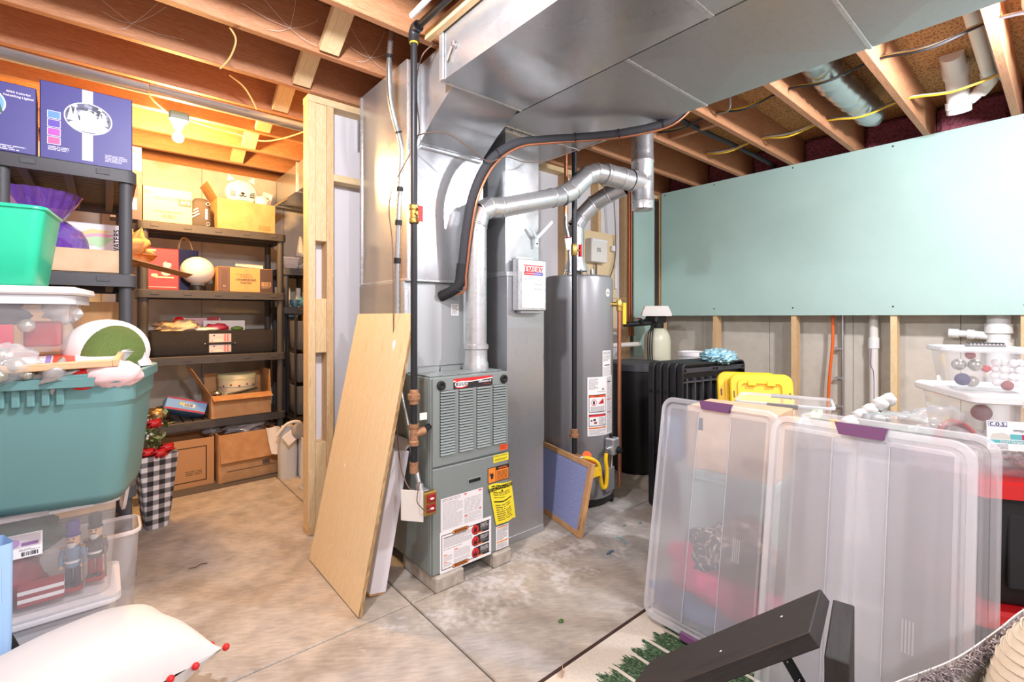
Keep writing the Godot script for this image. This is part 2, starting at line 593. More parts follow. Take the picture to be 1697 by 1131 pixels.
func make_materials():
	M.dent = noise_tex(0.002, 40, [Color.BLACK, Color.WHITE], 512, FastNoiseLite.TYPE_SIMPLEX_SMOOTH, 1)
	# timber
	M.joist = wood("b98561", "a8724d", "93603f", 11)
	M.stud = wood("dcbd92", "cfa877", "bd915f", 12)
	M.stud_pale = wood("e6cda3", "dabb8b", "c9a473", 13)
	M.ply = wood("e8d3ad", "e0c699", "d4b588", 14, 0.5)
	M.ply_edge = wood("c7a97b", "8d6c47", "6d5138", 15)
	M.black_wood = wood("1d1a19", "282423", "141211", 16, 0.6)
	M.picture_wood = wood("d9b991", "cfab80", "c09c72", 17)
	var osb := tmat(noise_tex(0.035, 21, ["5e3a1f", "a8733f", "c89a63", "8a5a30", "d2aa76"], 512, FastNoiseLite.TYPE_CELLULAR, 2), 0.75)
	tri_on(osb, 1.6, true)
	osb.uv1_scale = Vector3(1.2, 2.0, 2.6)
	M.osb = osb
	# concrete walls, drywall
	M.concrete = tmat(noise_tex(0.006, 31, ["bdb5a8", "c6beb2", "cbc4b8", "c1b9ac", "cec7bc"], 1024, FastNoiseLite.TYPE_SIMPLEX_SMOOTH, 6), 0.88)
	tri_on(M.concrete, 0.5, true)
	bump_on(M.concrete, noise_tex(0.03, 32, [Color.BLACK, Color.WHITE], 512), 0.25)
	M.drywall = mat(hexc("dcdade"), 0.85)
	M.greenboard = tmat(noise_tex(0.004, 33, ["a6c2ba", "aac6be", "aecac2"], 512), 0.8)
	tri_on(M.greenboard, 0.7, true)
	M.screw = mat(hexc("2c2c30"), 0.4, 0.6)
	M.block = tmat(noise_tex(0.03, 34, ["9c9387", "b0a79b", "c3bcb1"], 256), 0.9)
	tri_on(M.block, 3.0)
	M.insul = tmat(noise_tex(0.03, 35, ["6e2f39", "8a4350", "9c5a66", "70323d"], 512), 0.95)  # pink batts, colour darkened to maroon for the shade between the joist ends
	tri_on(M.insul, 2.5)
	bump_on(M.insul, noise_tex(0.03, 36, [Color.BLACK, Color.WHITE], 256), 2.0)
	# metals
	M.galv = galv("c3c6c9", "bdc0c3", 41)
	M.galv_dull = galv("b4b7bb", "b0b3b7", 42, 0.36)
	M.galv_edge = galv("d6d8da", "c2c5c8", 43, 0.3)  # lighter copy of galv for cleats, flanges, edge strips and fittings
	M.flue = galv("cfd1d3", "bfc2c5", 44, 0.3)
	M.iron = mat(hexc("2d2e31"), 0.45, 0.5)
	M.rust_iron = tmat(noise_tex(0.04, 45, ["8f6a4c", "b98a66", "7a5a44"], 128), 0.6, 0.5)
	tri_on(M.rust_iron, 8.0)
	M.copper = mat(hexc("c08060"), 0.35, 0.85)
	M.copper_old = mat(hexc("96583a"), 0.45, 0.8)
	M.brass = mat(hexc("c2a25a"), 0.35, 0.9)
	M.steel = mat(hexc("b9bbbd"), 0.3, 0.9)
	M.chrome = mat(hexc("d5d6d8"), 0.18, 0.95)
	# painted and plastic
	M.furn = mat(hexc("8d9694"), 0.42, 0.25)
	M.coil = mat(hexc("b3b8ba"), 0.4, 0.35)
	M.heater = mat(hexc("929396"), 0.33, 0.3)
	M.heater_top = mat(hexc("929396"), 0.4, 0.3)
	M.black = mat(hexc("17171a"), 0.45)
	M.black_soft = mat(hexc("1c1c1f"), 0.7)
	M.foam = mat(hexc("35353a"), 0.75)
	M.gap_shade = mat(hexc("0c0c0d"), 0.9)  # near-black that paints the shade inside slots, holes and recesses
	M.shelf = mat(hexc("46474c"), 0.55)
	M.shelf_far = mat(hexc("4a4745"), 0.55)
	M.white = mat(hexc("eceaea"), 0.5)
	M.offwhite = mat(hexc("e3dfd8"), 0.6)
	M.pvc = mat(hexc("e6e6e4"), 0.35)
	M.pvc_dull = mat(hexc("dedad2"), 0.45)
	M.red = mat(hexc("cf1f22"), 0.4)
	M.red_dark = mat(hexc("96161c"), 0.5)
	M.orange = mat(hexc("e6641e"), 0.5)
	M.yellow = mat(hexc("f2c51d"), 0.42)
	M.yellow_cable = mat(hexc("e5bc2f"), 0.5)
	M.tan_cable = mat(hexc("d8b878"), 0.55)
	M.grey_cable = mat(hexc("8f8d8c"), 0.5)
	M.white_cable = mat(hexc("dedbd3"), 0.5)
	M.brown_cable = mat(hexc("6e5647"), 0.6)
	M.teal = mat(hexc("628e8e"), 0.45)
	M.aqua = mat(hexc("7cbcc0"), 0.4)
	M.blue_box = mat(hexc("5a7f9c"), 0.5)
	M.purple_handle = mat(hexc("70456f"), 0.4)
	M.cream_tank = mat(hexc("d8d6bd"), 0.35)
	# card and cloth
	M.card = tmat(noise_tex(0.02, 51, ["bd8c5e", "c69767", "cfa272"], 256), 0.8)
	tri_on(M.card, 2.0)
	M.card_in = tmat(noise_tex(0.02, 52, ["ab7b4f", "b5875a", "bf9266"], 256), 0.85)
	tri_on(M.card_in, 2.0)
	M.card_pale = tmat(noise_tex(0.02, 53, ["cdab88", "d5b594", "dcbe9f"], 256), 0.8)
	tri_on(M.card_pale, 2.0)
	M.kraft = mat(hexc("c9925c"), 0.8)
	M.box_white = mat(hexc("ded9de"), 0.55)
	M.navy = mat(hexc("38356f"), 0.5)
	M.cloth_white = mat(hexc("dddad8"), 0.85)
	M.cloth_white.rim_enabled = true
	M.cloth_white.rim = 0.3
	M.cloth_grey = mat(hexc("c9cbcd"), 0.9)
	M.cloth_black = tmat(noise_tex(0.05, 54, ["26221f", "332e2a", "1f1c1a"], 256), 0.8)
	tri_on(M.cloth_black, 3.0)
	M.pink = mat(hexc("e2336c"), 0.8)
	M.denim = tmat(noise_tex(0.06, 55, ["34466e", "46598a", "2a3858"], 256), 0.9)
	tri_on(M.denim, 5.0)
	M.leaf = mat(hexc("4f7a34"), 0.5)
	M.leaf_pale = mat(hexc("a9b87a"), 0.55)
	M.silver_glitter = tmat(noise_tex(0.2, 56, ["6d6c64", "a8a698", "d5d3ca", "858074"], 256, FastNoiseLite.TYPE_CELLULAR), 0.3, 0.7)
	tri_on(M.silver_glitter, 6.0)
	M.bronze = mat(hexc("8a6f4c"), 0.35, 0.7)
	M.bag_clear = pane(Color(0.95, 0.95, 0.97), 0.25, 0.15)
	# clear and cloudy plastics
	M.clear = pane(Color(0.93, 0.94, 0.96), 0.20, 0.12)
	M.clear_edge = pane(Color(0.93, 0.94, 0.96), 0.65, 0.2)
	M.cloudy = pane(Color(0.88, 0.88, 0.90), 0.30, 0.27)
	M.cloudy.refraction_enabled = true
	M.cloudy.refraction_scale = 0.02
	M.cloudy_thick = pane(Color(0.88, 0.88, 0.90), 0.55, 0.40)
	M.cloudy_rim = pane(Color(0.88, 0.88, 0.90), 0.45, 0.45)
	M.cloudy_window = pane(Color(0.88, 0.89, 0.92), 0.22, 0.30)
	M.cloudy_bin = pane(Color(0.93, 0.91, 0.91), 0.34, 0.4)
	M.cloudy_bin_front = pane(Color(0.93, 0.92, 0.92), 0.27, 0.3)
	M.cloudy_bin_rim = pane(Color(0.95, 0.92, 0.92), 0.6, 0.4)
	M.green_bin = pane(hexc("2fc79c"), 0.86, 0.3)
	M.violet_glass = pane(hexc("6a38b8"), 0.60, 0.1)
	M.violet_light = pane(hexc("7f4ec4"), 0.50, 0.1)
	M.floor = floor_material()

func blob_field(seed: int, freq: float, size: int) -> Image:
	var n := FastNoiseLite.new()
	n.seed = seed
	n.frequency = freq
	n.fractal_octaves = 5
	return n.get_image(size, size)

# the slab: x -1.8..4.4, z -4.7..2.4, mapped once over the whole floor
const FX := [-1.8, 6.3]
const FZ := [-4.7, 7.1]
func floor_material() -> StandardMaterial3D:
	var S := 1400
	var a := blob_field(61, 0.0045, S)
	var b := blob_field(62, 0.03, S)
	var c := blob_field(63, 0.008, S)
	var w := FastNoiseLite.new()
	w.seed = 64
	w.frequency = 0.05
	w.fractal_octaves = 4
	var im := Image.create(S, S, false, Image.FORMAT_RGB8)
	var grey := Color(0.70, 0.68, 0.655)
	var tan_ := Color(0.70, 0.65, 0.585)
	var dark := Color(0.60, 0.555, 0.50)
	var powder := Color(0.88, 0.87, 0.86)
	for y in S:
		var z: float = FZ[0] + FZ[1] * y / S
		for x in S:
			var xx: float = FX[0] + FX[1] * x / S
			var p := a.get_pixel(x, y).r
			var q := b.get_pixel(x, y).r
			var r := c.get_pixel(x, y).r
			var col := grey.lerp(tan_, clampf((p - 0.35) * 2.2, 0.0, 1.0))
			col = col.lerp(dark, clampf((r - 0.60) * 3.0, 0.0, 0.55))
			var st := w.get_noise_2d(x * 0.9 + y * 0.5, (y - x * 0.55) * 7.0)
			col = col * (0.87 + 0.20 * q + 0.11 * st)
			# white efflorescence flaking in front of the furnace and the return duct
			var d1 := absf(z + 1.66) * 5.0 + maxf(0.0, absf(xx - 1.55) - 0.45) * 3.0
			if d1 < 1.3:
				var g := w.get_noise_2d(x * 2.3, y * 2.3) * 0.55 + w.get_noise_2d(x * 0.5, y * 0.5) * 0.75 + 0.30 - d1 * 0.45
				col = col.lerp(powder, clampf(g * 1.1, 0.0, 0.62))
			im.set_pixel(x, y, col)
	var m := tmat(ImageTexture.create_from_image(im), 0.78)
	bump_on(m, noise_tex(0.06, 66, [Color.BLACK, Color.WHITE], 1024), 0.3)
	return m

# =====================================================================  print on labels
func fill_ellipse(im: Image, cx: float, cy: float, rx: float, ry: float, c: Color):
	for y in range(maxi(0, int(cy - ry)), mini(im.get_height(), int(cy + ry) + 1)):
		for x in range(maxi(0, int(cx - rx)), mini(im.get_width(), int(cx + rx) + 1)):
			if pow((x - cx) / rx, 2) + pow((y - cy) / ry, 2) <= 1.0:
				im.set_pixel(x, y, c)

# ops: ["r",x,y,w,h,col] filled, ["o",x,y,w,h,col,t] outline, ["e",cx,cy,rx,ry,col], ["t",x,y,w,h,col,line] rows of small print, ["b",x,y,w,h] bar code, ["p",[points],col]
func art(w: int, h: int, bg: String, ops: Array, seed := 1) -> ImageTexture:
	var r := RandomNumberGenerator.new()
	r.seed = seed
	var im := Image.create(w, h, false, Image.FORMAT_RGB8)
	im.fill(hexc(bg))
	for o in ops:
		match o[0]:
			"r":
				im.fill_rect(Rect2i(o[1], o[2], o[3], o[4]), hexc(o[5]))
			"o":
				var t: int = o[6]
				im.fill_rect(Rect2i(o[1], o[2], o[3], t), hexc(o[5]))
				im.fill_rect(Rect2i(o[1], o[2] + o[4] - t, o[3], t), hexc(o[5]))
				im.fill_rect(Rect2i(o[1], o[2], t, o[4]), hexc(o[5]))
				im.fill_rect(Rect2i(o[1] + o[3] - t, o[2], t, o[4]), hexc(o[5]))
			"e":
				fill_ellipse(im, o[1], o[2], o[3], o[4], hexc(o[5]))
			"t":
				var line: int = o[6]
				var y: int = o[2]
				while y < o[2] + o[4]:
					var x: int = o[1]
					var stop: int = o[1] + o[3] - (r.randi_range(0, int(o[3] * 0.4)) if r.randf() < 0.3 else 0)
					while x < stop:
						var l := mini(r.randi_range(line, line * 5), stop - x)
						if l > 0:
							im.fill_rect(Rect2i(x, y, l, maxi(1, line / 2)), hexc(o[5]))
						x += l + maxi(1, line / 2)
					y += line
			"b":
				var x2: int = o[1]
				while x2 < o[1] + o[3]:
					var bw := r.randi_range(1, 3)
					im.fill_rect(Rect2i(x2, o[2], bw, o[4]), Color.BLACK)
					x2 += bw + r.randi_range(1, 3)
			"p":
				var pv := PackedVector2Array(o[1])
				var bb := Rect2(pv[0], Vector2.ZERO)
				for p in pv:
					bb = bb.expand(p)
				for yy in range(maxi(0, int(bb.position.y)), mini(h, int(bb.end.y) + 1)):
					for xx in range(maxi(0, int(bb.position.x)), mini(w, int(bb.end.x) + 1)):
						if Geometry2D.is_point_in_polygon(Vector2(xx, yy), pv):
							im.set_pixel(xx, yy, hexc(o[2]))
	return ImageTexture.create_from_image(im)

# =====================================================================  setting
func slab(x0: float, x1: float, z0: float, z1: float, parent: Node):
	var b := B.new()
	b.flat()
	var e := 0.004
	var uv := func(p: Vector3) -> Vector2: return Vector2((p.x - FX[0]) / FX[1], (p.z - FZ[0]) / FZ[1])
	var t := [Vector3(x0 + e, 0, z0 + e), Vector3(x1 - e, 0, z0 + e), Vector3(x1 - e, 0, z1 - e), Vector3(x0 + e, 0, z1 - e)]
	var w := [Vector3(x0, -e, z0), Vector3(x1, -e, z0), Vector3(x1, -e, z1), Vector3(x0, -e, z1)]
	b.quad(t[0], t[1], t[2], t[3], Vector3.UP, uv.call(t[0]), uv.call(t[1]), uv.call(t[2]), uv.call(t[3]))
	for i in 4:
		var k := (i + 1) % 4
		var out: Vector3 = (t[i] + t[k]) * 0.5 - (t[0] + t[2]) * 0.5
		b.quad(t[i], t[k], w[k], w[i], out + Vector3.UP, uv.call(t[i]), uv.call(t[k]), uv.call(t[k]), uv.call(t[i]))
		b.quad(w[i], w[k], w[k] + Vector3(0, -0.08, 0), w[i] + Vector3(0, -0.08, 0), out, uv.call(t[i]), uv.call(t[k]), uv.call(t[k]), uv.call(t[i]))
	put(b, "slab", M.floor, parent)

func joist_z(k: int) -> float:
	return -0.237 - 0.4115 * k

func setting():
	var fl := struct("floor")
	put(B.new().box(Vector3(1.35, -0.11, -1.15), Vector3(6.6, 0.1, 7.4)), "bed", M.block, fl)
	var xs := [[-1.8, 0.972], [0.978, 4.5]]
	var zs := [[-4.7, -1.793], [-1.787, 2.4]]
	for x in xs:
		for z in zs:
			slab(x[0], x[1], z[0], z[1], fl)
	# ---- ceiling: subfloor of strand board on joists, with diagonal bridging
	var ce := struct("ceiling")
	for i in 6:
		put(B.new().box(Vector3(1.35, 2.669, -4.2 + i * 1.2195), Vector3(6.6, 0.018, 1.216)), "subfloor_sheet", M.osb, ce)
	put(B.new().box(Vector3(1.35, 2.72, -1.15), Vector3(6.8, 0.08, 7.6)), "upper_floor", M.drywall, ce)
	for k in range(-6, 11):
		put(B.new().box(Vector3(1.32, JOIST + 0.119, joist_z(k) + 0.019), Vector3(6.36, 0.238, 0.038), 0.003), "joist", M.joist, ce)
	for k in range(4, 10):
		var za := joist_z(k) - 0.001
		var zb := joist_z(k + 1) + 0.055
		put(B.new().bar(Vector3(0.79, 2.635, za - 0.012), Vector3(0.79, 2.437, zb - 0.002), 0.089, 0.036, Vector3.UP, 0.002), "bridging", M.stud_pale, ce)
	for k in [3]:
		put(B.new().bar(Vector3(3.05, 2.50, joist_z(k) - 0.002), Vector3(3.05, 2.50, joist_z(k + 1) + 0.040), 0.038, 0.089, Vector3.UP, 0.002), "bridging", M.joist, ce)
	put(B.new().bar(Vector3(1.050, 2.40, -1.79), Vector3(1.050, 2.40, 2.2), 0.030, 0.038, Vector3.UP, 0.002), "nailer", M.stud, ce)
	# ---- far concrete wall, poured against panels that left joints
	var wf := struct("wall_far")
	for i in 10:
		put(B.new().box(Vector3(-1.6 + i * 0.63, 1.21, -4.75), Vector3(0.628, 2.42, 0.2), 0.003), "concrete_panel", M.concrete, wf)
	put(B.new().box(Vector3(1.3, JOIST + 0.12, -4.72), Vector3(6.4, 0.24, 0.04)), "rim_board", M.joist, wf)
	# ---- right: concrete, studs and the green board
	var wr := struct("wall_right")
	for i in 12:
		put(B.new().box(Vector3(4.50, 1.21, -4.45 + i * 0.61), Vector3(0.2, 2.42, 0.6075), 0.003), "concrete_panel", M.concrete, wr)
	for z in [-2.66, -2.10, -1.45, -0.81, -0.18, 0.45, 1.08]:
		put(B.new().box(Vector3(4.258, 1.21, z), Vector3(0.089, 2.34, 0.038), 0.002), "stud", M.stud if z != -0.81 else M.stud_pale, wr)
	put(B.new().box(Vector3(4.258, 0.02, -0.8), Vector3(0.089, 0.038, 3.9), 0.002), "bottom_plate", M.stud, wr)
	put(B.new().box(Vector3(4.258, 2.40, -0.8), Vector3(0.089, 0.038, 3.9), 0.002), "top_plate", M.stud, wr)
	var gb := put(B.new().box(Vector3(4.206, 1.815, -0.83), Vector3(0.0127, 1.212, 3.62), 0.001), "green_board", M.greenboard, wr)
	for z in [-2.60, -2.10, -1.45, -0.81, -0.18]:
		for y in [2.395, 1.27]:
			put(B.new().at(Vector3(4.199, y, z), Vector3(0, 0, 90)).lathe([Vector2(0.006, 0.0), Vector2(0.006, 0.0012), Vector2(0.0, 0.0012)], 8), "screw_head", M.screw, gb)
	for k in range(-6, 10):
		put(B.new().box(Vector3(4.43, JOIST + 0.115, joist_z(k) - 0.187), Vector3(0.12, 0.225, 0.36), 0.03), "insulation_batt", M.insul, wr)
	# ---- middle partition: studs towards us, plasterboard on the other side
	var wm := struct("wall_middle")
	put(B.new().box(Vector3(2.625, 1.21, -2.795), Vector3(3.53, 2.38, 0.0127)), "plasterboard", M.drywall, wm)
	put(B.new().box(Vector3(2.53, 2.40, -2.744), Vector3(3.38, 0.038, 0.089), 0.002), "top_plate", M.stud_pale, wm)
	put(B.new().box(Vector3(2.53, 0.02, -2.744), Vector3(3.38, 0.038, 0.089), 0.002), "bottom_plate", M.stud, wm)
	# built-up post at the end, with short blocks between its two studs
	put(B.new().box(Vector3(0.861, 1.21, -2.744), Vector3(0.038, 2.34, 0.089), 0.002), "stud", M.stud_pale, wm)
	put(B.new().box(Vector3(0.961, 1.21, -2.744), Vector3(0.038, 2.34, 0.089), 0.002), "stud", M.stud, wm)
	for y in [[0.04, 0.50], [1.0, 1.30], [1.62, 2.38]]:
		put(B.new().box(Vector3(0.911, (y[0] + y[1]) * 0.5, -2.748), Vector3(0.060, y[1] - y[0], 0.089), 0.002), "spacer_block", M.stud_pale, wm)
	for x in [1.37, 1.78, 2.07, 2.48, 2.90, 3.32, 3.745, 4.15]:
		put(B.new().box(Vector3(x, 1.21, -2.744), Vector3(0.038, 2.34, 0.089), 0.002), "stud", M.stud, wm)
	put(B.new().box(Vector3(1.165, 1.985, -2.744), Vector3(0.37, 0.038, 0.089), 0.002), "cross_block", M.stud_pale, wm)
	put(B.new().box(Vector3(3.98, 1.62, -2.693), Vector3(0.34, 1.60, 0.0127)), "green_board_strip", M.greenboard, wm)
	put(B.new().box(Vector3(3.31, 1.50, -2.692), Vector3(0.46, 0.88, 0.015), 0.001), "plywood_backer", M.ply, wm)
	# ---- unseen walls beside and behind the camera, closing the room and bouncing light
	var wl := struct("wall_left")
	put(B.new().box(Vector3(-1.9, 1.21, -1.15), Vector3(0.2, 2.44, 7.4)), "plaster", M.drywall, wl)
	var wn := struct("wall_near")
	put(B.new().box(Vector3(1.35, 1.21, 2.46), Vector3(6.6, 2.44, 0.14)), "plaster", M.drywall, wn)
	put(B.new().box(Vector3(4.5, JOIST + 0.12, -1.15), Vector3(0.03, 0.24, 7.4)), "rim_board", M.joist, wr)

func bulb_lamp(at: Vector3, energy: float, tint: Color, label: String, seen: bool):
	var t := thing("ceiling_bulb", label, "light bulb", at)
	if seen:
		put(B.new().at(Vector3(0.0, 0.0, 0.045)).box(Vector3.ZERO, Vector3(0.10, 0.055, 0.045), 0.008), "junction_box", M.blue_box, t)
	else:
		put(B.new().at(Vector3(0, -0.012, 0)).lathe([Vector2(0.055, 0.012), Vector2(0.055, -0.002), Vector2(0.03, -0.012), Vector2(0.0, -0.012)], 20, Vector3.ZERO, 35.0, true), "junction_box", M.white, t)
	put(B.new().lathe([Vector2(0.0, -0.055), Vector2(0.022, -0.055), Vector2(0.034, -0.028), Vector2(0.034, -0.015), Vector2(0.0, -0.015)], 18), "lamp_holder", M.white, t)
	var g := mat(Color(1, 0.97, 0.92), 0.4)
	g.emission_enabled = true
	g.emission = tint
	g.emission_energy_multiplier = 12.0 if seen else 6.0
	var pr := []
	for i in 13:
		var a := PI * i / 12.0
		pr.append(Vector2(0.031 * sin(a) * (1.0 if i < 8 else 1.0 - 0.02 * (i - 8)), -0.112 - 0.031 * cos(a)))
	pr[12] = Vector2(0.014, -0.075)
	pr.append(Vector2(0.014, -0.055))
	put(B.new().lathe(pr, 20), "bulb", g, t)
	var l := OmniLight3D.new()
	l.name = "bulb_light"
	l.light_color = tint
	l.light_energy = energy
	l.light_size = 0.06
	l.omni_range = 14.0
	l.omni_attenuation = 2.0
	l.shadow_enabled = true
	t.add_child(l)
	l.position = Vector3(0, -0.112, 0)

func cable_path(a: Array, n := 8) -> Array:
	# smooth curve through the points
	var c := Curve3D.new()
	for i in a.size():
		var p: Vector3 = a[maxi(i - 1, 0)]
		var q: Vector3 = a[mini(i + 1, a.size() - 1)]
		var d := (q - p) / 6.0
		c.add_point(a[i], -d, d)
	var out := []
	for i in a.size() - 1:
		for k in n:
			out.append(c.sample(i, float(k) / n))
	out.append(a[-1])
	return out

func cable(pts: Array, r: float, m: Material, label: String, group := "", called := "cable") -> MeshInstance3D:
	return single(B.new().tube(cable_path(pts, 6), r, 7), called, m, label, "cable" if called == "cable" else "pipe", Vector3.ZERO, 0.0, group)

func ceiling_work():
	# round metal duct along the joists over the storage corner
	var d := thing("round_duct", "slim round sheet metal duct slung under the joists above the far shelves", "duct", Vector3(-0.3, 2.445, -3.215))
	for i in 3:
		put(B.new().rod(Vector3(-1.4 + i * 0.94, 0, 0), Vector3(-1.4 + i * 0.94 + 0.935, 0, 0), 0.052 - 0.001 * i, 20), "duct_section", M.galv, d)
	# rectangular branch duct behind the post
	var r := thing("branch_duct", "rectangular sheet metal branch duct hanging behind the timber post", "duct", Vector3(1.29, 2.19, -3.7))
	for i in 3:
		put(B.new().box(Vector3(0, 0.11, -0.56 + i * 0.6), Vector3(0.28, 0.22, 0.585), 0.002), "duct_section", M.galv, r)
	for i in 2:
		put(B.new().box(Vector3(0, 0.11, -0.26 + i * 0.6), Vector3(0.30, 0.24, 0.02), 0.003), "cleat", M.galv_edge, r)
	put(B.new().box(Vector3(0, 0.10, -0.87), Vector3(0.28, 0.24, 0.02), 0.002), "end_cap", M.galv_dull, r)
	# cable from the junction box, and loose ends
	cable([Vector3(0.30, 2.40, -3.48), Vector3(0.22, 2.45, -3.46), Vector3(0.19, 2.50, -3.47), Vector3(0.24, 2.53, -3.49)], 0.005, M.white_cable, "short white cable curling up from the blue box by the glowing bulb", "ceiling cables")
	cable([Vector3(0.37, 2.40, -3.48), Vector3(0.46, 2.385, -3.48), Vector3(0.62, 2.37, -3.46), Vector3(0.78, 2.325, -3.35), Vector3(0.92, 2.33, -3.05), Vector3(0.98, 2.36, -2.82)], 0.0045, M.tan_cable, "pale yellow cable running from the glowing bulb to the timber post", "ceiling cables")
	cable([Vector3(0.40, 2.425, -2.31), Vector3(0.43, 2.40, -2.35), Vector3(0.42, 2.35, -2.42), Vector3(0.39, 2.31, -2.47)], 0.004, M.tan_cable, "short yellowish wire end dangling off a joist", "ceiling cables")
	cable([Vector3(0.48, 2.43, -2.78), Vector3(0.56, 2.42, -2.85), Vector3(0.62, 2.39, -2.93), Vector3(0.65, 2.37, -2.98)], 0.004, M.tan_cable, "longer yellowish wire end lying under two joists", "ceiling cables")
	# cables threaded through the joists on the right
	for run in [[3.56, 0.012], [2.90, 0.0]]:
		for w in 3:
			var pts := []
			for k in range(0 if run[0] > 3 else -1, 5):
				var z := joist_z(k) + 0.019
				pts.append(Vector3(run[0] + 0.014 * w, 2.472 + 0.009 * w, z))
				if k < 4:
					pts.append(Vector3(run[0] + 0.035 * w - 0.03, 2.438 + 0.018 * w - rng.randf() * 0.015, z - 0.205))
			var far: bool = run[0] > 3
			cable(pts, 0.0062, [M.yellow_cable if far else M.foam, M.white_cable if far else M.yellow_cable, M.grey_cable][w],
				["lowest", "middle", "topmost"][w] + (" cable of the sagging bundle through the joists next to the green board" if far else " cable of the bundle through the joists next to the wide duct"), "cables through the joists")
	cable([Vector3(2.62, 2.63, -1.25), Vector3(2.72, 2.50, -1.27), Vector3(2.84, 2.44, -1.33), Vector3(2.90, 2.47, -1.45)], 0.006, M.grey_cable, "grey cable dropping from the subfloor into the joist bay", "cables through the joists")
	# foil wrapped round duct between two joists
	var f := thing("foil_duct", "crinkled silver foil round duct lying between two joists", "duct", Vector3(2.2, 2.50, -0.86))
	var pts2 := []
	var rad := []
	for i in 46:
		var u := i / 45.0
		pts2.append(Vector3(u * 1.75, 0.05 - 0.03 * u, 0.012 * sin(u * 9.0)))
		rad.append((0.078 + 0.006 * sin(i * 2.4) + 0.004 * rng.randf()) * (1.0 if i < 42 else 1.0 - 0.14 * (i - 41)))
	put(B.new().tube(pts2, rad, 22), "foil_sleeve", M.steel, f)
	# waste pipes
	var p := thing("waste_pipe", "white plastic waste pipe bend coming down between the joists by the insulation", "pipe", Vector3(3.78, 2.5, -0.43))
	put(B.new().tube(cable_path([Vector3(-0.22, 0.155, 0.0), Vector3(-0.05, 0.09, 0), Vector3(0.02, 0.01, 0), Vector3(0.05, -0.06, 0)], 6), 0.052, 20), "bend", M.pvc, p)
	put(B.new().rod(Vector3(-0.11, 0.135, 0), Vector3(-0.045, 0.095, 0), 0.060, 20), "collar", M.pvc, p)
	put(B.new().rod(Vector3(0.036, -0.03, 0), Vector3(0.052, -0.065, 0), 0.060, 20), "socket", M.pvc, p)
	put(B.new().rod(Vector3(0.052, -0.065, 0), Vector3(0.065, -0.09, 0), 0.056, 20), "hub", M.pvc, p)
	var q := thing("sloped_waste_pipe", "thin white plastic pipe sloping between the joists with two elbows", "pipe", Vector3(2.75, 2.56, -0.29))
	put(B.new().tube([Vector3(0.0, 0.02, 0.0), Vector3(0.92, -0.035, 0.0)], 0.031, 16), "pipe_run", M.pvc_dull, q)
	put(B.new().tube(cable_path([Vector3(0.90, -0.033, 0.0), Vector3(0.985, -0.045, -0.004), Vector3(1.03, -0.065, -0.03), Vector3(1.045, -0.08, -0.05)], 5), 0.036, 16), "elbow", M.pvc_dull, q)
	put(B.new().tube([Vector3(1.04, -0.075, -0.045), Vector3(1.06, -0.105, -0.09)], 0.029, 16), "pipe_end", M.pvc_dull, q)
	cable([Vector3(2.2, 2.50, -0.245), Vector3(2.9, 2.50, -0.246), Vector3(3.7, 2.49, -0.247)], 0.008, M.grey_cable, "thin grey conduit clipped along the brightest joist", "cables through the joists")
	var h := thing("grey_flex_duct", "grey plastic wrapped flexible duct beside the brightest joist", "duct", Vector3(2.05, 2.50, -0.07))
	var pts3 := []
	var rad3 := []
	for i in 30:
		pts3.append(Vector3(i * 0.07, 0.02, 0.01 * sin(i * 1.3)))
		rad3.append(0.06 + 0.006 * sin(i * 2.2))
	put(B.new().tube(pts3, rad3, 16), "sleeve", M.grey_cable, h)
	cable([Vector3(2.3, 2.475, -1.62), Vector3(3.0, 2.465, -1.63), Vector3(3.6, 2.47, -1.62), Vector3(4.3, 2.47, -1.62)], 0.016, M.foam, "black foam covered line crossing behind the vent tee", "", "foam_line")

# =====================================================================  ducts and furnace
# sheet metal duct section with cross-broken panels: size box at centre c; faces pushed in or out by k
func duct_box(b: B, c: Vector3, s: Vector3, k := 0.006):
	b.flat()
	var h := s * 0.5
	for ax in 3:
		var i := (ax + 1) % 3
		var j := (ax + 2) % 3
		for sg in [-1.0, 1.0]:
			var q := []
			for m in [[-1, -1], [1, -1], [1, 1], [-1, 1]]:
				var p := Vector3.ZERO
				p[ax] = sg * h[ax]
				p[i] = m[0] * h[i]
				p[j] = m[1] * h[j]
				q.append(c + p)
			var mid := Vector3.ZERO
			mid[ax] = sg * (h[ax] + k)
			var n := Vector3.ZERO
			n[ax] = sg
			for m in 4:
				b.tri(q[m], q[(m + 1) % 4], c + mid, n)

